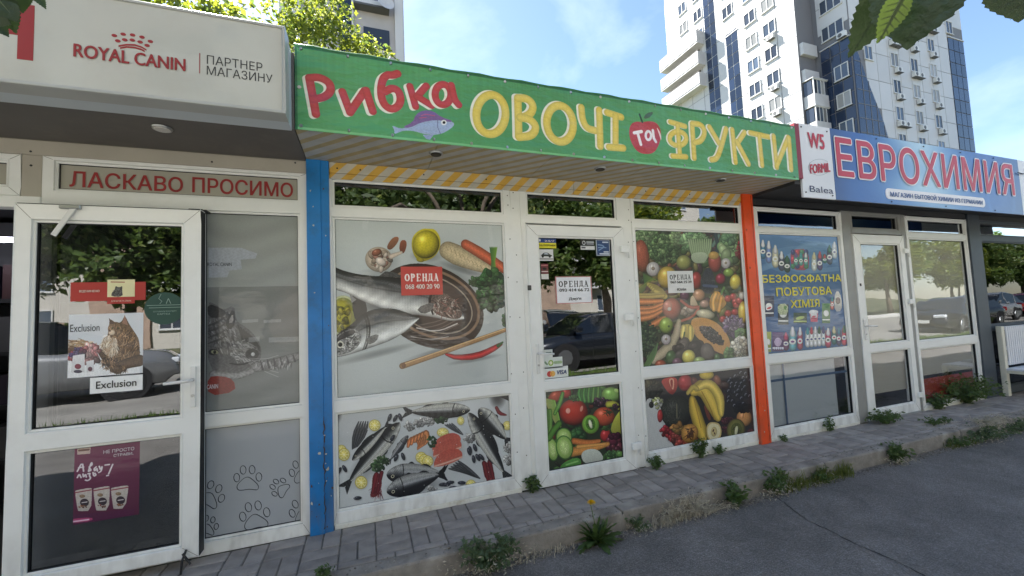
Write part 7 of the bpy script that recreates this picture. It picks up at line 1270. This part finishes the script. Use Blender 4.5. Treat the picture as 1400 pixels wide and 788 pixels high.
# parked cars
TYR = mat('tyre', (24, 24, 25), .8); RIM = mat('rim_alloy', (150, 152, 155), .3, metal=.8); CGL = mat('car_glass', (18, 22, 26), .05, spec=.9, coat=1.); HL = mat('headlight', (210, 214, 218), .1, coat=1.); TLM = mat('taillight', (150, 20, 20), .15, coat=1.); CPL = mat('car_plastic', (30, 30, 32), .6); PLATE = mat('number_plate', (220, 220, 215), .5)
def paint(name, c): return mat(name, c, .25, metal=.35, coat=1., var=.02)
def car(name, loc, rz, pm, label, kind='sedan'):
    """nose towards +x of its own frame"""
    L, W_, Hh = {'sedan': (4.6, 1.78, 1.42), 'hatch': (4.1, 1.75, 1.5), 'suv': (4.6, 1.86, 1.72)}[kind]
    root = bpy.data.objects.new(name, None); COL.objects.link(root); root.location = loc; root.rotation_euler = (0, 0, rz); tag(root, label, 'car', 'cars parked across the drive')
    h2 = Hh*.58; gc = .2 if kind != 'suv' else .26
    lower = {'sedan': [(-2.28, .35), (-2.3, .62), (-2.24, .9), (-1.6, .96), (1.0, .93), (1.9, .8), (2.24, .62), (2.3, .35)], 'hatch': [(-2.02, .35), (-2.05, .62), (-1.98, .95), (-1.0, .95), (.9, .93), (1.65, .82), (1.98, .62), (2.05, .35)], 'suv': [(-2.25, .4), (-2.3, .7), (-2.24, 1.1), (-1.0, 1.1), (.9, 1.08), (1.95, .98), (2.25, .75), (2.3, .42)]}[kind]
    cab = {'sedan': [(-1.75, .95), (-.95, 1.38), (-.1, 1.42), (.45, 1.36), (1.2, .92)], 'hatch': [(-1.95, .95), (-1.6, 1.42), (-.4, 1.5), (.35, 1.42), (1.1, .92)], 'suv': [(-2.2, 1.1), (-1.95, 1.62), (-.4, 1.72), (.35, 1.66), (1.05, 1.07)]}[kind]
    wr = .33 if kind != 'suv' else .37; wx = L*.29
    # body: cross sections along x
    xs = np.linspace(lower[0][0], lower[-1][0], 30); lx = [p[0] for p in lower]; lz = [p[1] for p in lower]; b = MB(); V = []; n = 10
    for x in xs:
        zt = np.interp(x, lx, lz); t = abs(x)/(L/2); wv = W_/2*(1-.13*max(0, t-.72)/.28*1.2); zb = gc+(.12 if t > .93 else 0)
        for s_ in (-1, 1):
            pr = [(.70, zb), (.97, zb+.06), (1., (zb+zt)*.5), (.985, zt*.86), (.90, zt)]
            pr = pr if s_ < 0 else pr[::-1]
            V += [(x, s_*wv*a, z) for a, z in pr]
    m_ = len(xs); F = [(i*n+j, i*n+(j+1) % n, (i+1)*n+(j+1) % n, (i+1)*n+j) for i in range(m_-1) for j in range(n)]+[tuple(range(n)), tuple(range((m_-1)*n, m_*n))[::-1]]
    b.add(V, F); me = b.mesh('body', pm, smooth=True); me['loc'] = 1; link('body', me, root)
    b = MB(); V = []; cx_ = [p[0] for p in cab]; cz_ = [p[1] for p in cab]; xs = np.linspace(cx_[0], cx_[-1], 22); base = cab[0][1]-.03
    for x in xs:
        zt = max(np.interp(x, cx_, cz_), base+.01); k = (zt-base)/(Hh-base); V += [(x, -W_*.46, base), (x, -W_*(.46-.09*k), zt-.03*k), (x, -W_*(.40-.09*k), zt), (x, W_*(.40-.09*k), zt), (x, W_*(.46-.09*k), zt-.03*k), (x, W_*.46, base)]
    F = [(i*6+j, i*6+(j+1) % 6, (i+1)*6+(j+1) % 6, (i+1)*6+j) for i in range(21) for j in range(6)]+[tuple(range(6)), tuple(range(126, 132))[::-1]]
    b.add(V, F); me = b.mesh('greenhouse', CGL, smooth=False); me['loc'] = 1; gh = link('windows', me, root)
    b = MB(); xa, xb = cab[1][0]-.12, cab[3][0]+.12; V = []; xs = np.linspace(xa, xb, 10)
    for x in xs: zt = np.interp(x, cx_, cz_); k = (zt-base)/(Hh-base); V += [(x, -W_*(.462-.09*k), zt-.07), (x, -W_*(.405-.09*k), zt+.012), (x, W_*(.405-.09*k), zt+.012), (x, W_*(.462-.09*k), zt-.07)]
    b.add(V, [(i*4+j, i*4+j+1, (i+1)*4+j+1, (i+1)*4+j) for i in range(9) for j in range(3)]); me = b.mesh('roof', pm, smooth=True); me['loc'] = 1; link('roof', me, root)
    def part(nm, b, m, par=root, **k): me = b.mesh(nm, m, **k); me['loc'] = 1; return link(nm, me, par)
    for s_ in (-1, 1):
        for xq in ((cab[1][0]*.35+cab[3][0]*.5), cab[1][0]+.1): z1_ = np.interp(xq, cx_, cz_); k = (z1_-base)/(Hh-base); part('pillar', MB().obox((xq, s_*W_*(.462-.045*k), (base+z1_)/2), (.035, 0, 0), (0, .012, 0), (0, -s_*W_*.045*k, (z1_-base)/2)), pm)
        part('mirror', MB().box(cab[4][0]-.3, cab[4][0]-.12, min(s_*W_*.5, s_*(W_*.5+.16)), max(s_*W_*.5, s_*(W_*.5+.16)), base+.05, base+.18), pm, bevel=.03)
        part('headlight', MB().box(L/2-.34, L/2-.06, min(s_*W_*.24, s_*W_*.43), max(s_*W_*.24, s_*W_*.43), lower[-2][1]-.06, lower[-2][1]+.08), HL, bevel=.03); part('taillight', MB().box(-L/2-.0, -L/2+.1, min(s_*W_*.3, s_*W_*.44), max(s_*W_*.3, s_*W_*.44), .72, .9), TLM, bevel=.02)
        for x in (-wx, wx):
            part('wheel_arch', MB().tube([(x, s_*(W_/2-.25), wr-.0), (x, s_*(W_/2+.004), wr)], wr+.065, 20), CPL); t = part('tyre', MB().tube([(x, s_*(W_/2-.22), wr), (x, s_*(W_/2-.02), wr), (x, s_*(W_/2+.015), wr)], [wr, wr, wr*.93], 24), TYR); part('rim', MB().tube([(x, s_*(W_/2+.0), wr), (x, s_*(W_/2+.03), wr)], [wr*.66, wr*.6], 10), RIM, t)
    part('grille', MB().box(L/2-.05, L/2+.012, -W_*.2, W_*.2, .48, .66), CPL); part('number_plate', MB().box(L/2+.0, L/2+.03, -.26, .26, .36, .47), PLATE); part('number_plate', MB().box(-L/2-.03, -L/2, -.26, .26, .5, .61), PLATE)
    return root
car('parked_car', (5.9, -6.9, -.135), pi, paint('paint_navy', (38, 42, 48)), 'dark blue sedan parked across the drive, mirrored in the white door')
car('parked_car', (7.6, -12.2, -.135), pi/2+.15, paint('paint_silver', (170, 172, 172)), 'silver hatchback parked behind the dark sedan', 'hatch')
car('parked_car', (-6.35, -8.6, -.135), -.3, paint('paint_grey', (130, 132, 134)), 'grey off road car parked opposite the pet shop', 'suv')
car('parked_car', (-12.6, -8.4, -.135), 0, paint('paint_black', (28, 28, 30)), 'black hatchback parked behind the grey off road car', 'hatch')
car('parked_car', (15.2, -7.6, -.135), pi, paint('paint_pale', (190, 190, 184)), 'pale sedan parked opposite the household shop')
car('parked_car', (23.2, -6.9, -.135), pi, paint('paint_dark', (26, 28, 32)), 'dark sedan parked opposite the dark shop'); car('parked_car', (31, -9, -.135), pi, paint('paint_white', (150, 150, 150)), 'white hatchback in the row farther right', 'hatch'); car('parked_car', (37.5, -9.4, -.135), pi, paint('paint_red', (120, 26, 28)), 'dark red sedan farthest right in the row')
bpy.data.objects.remove(_tob)
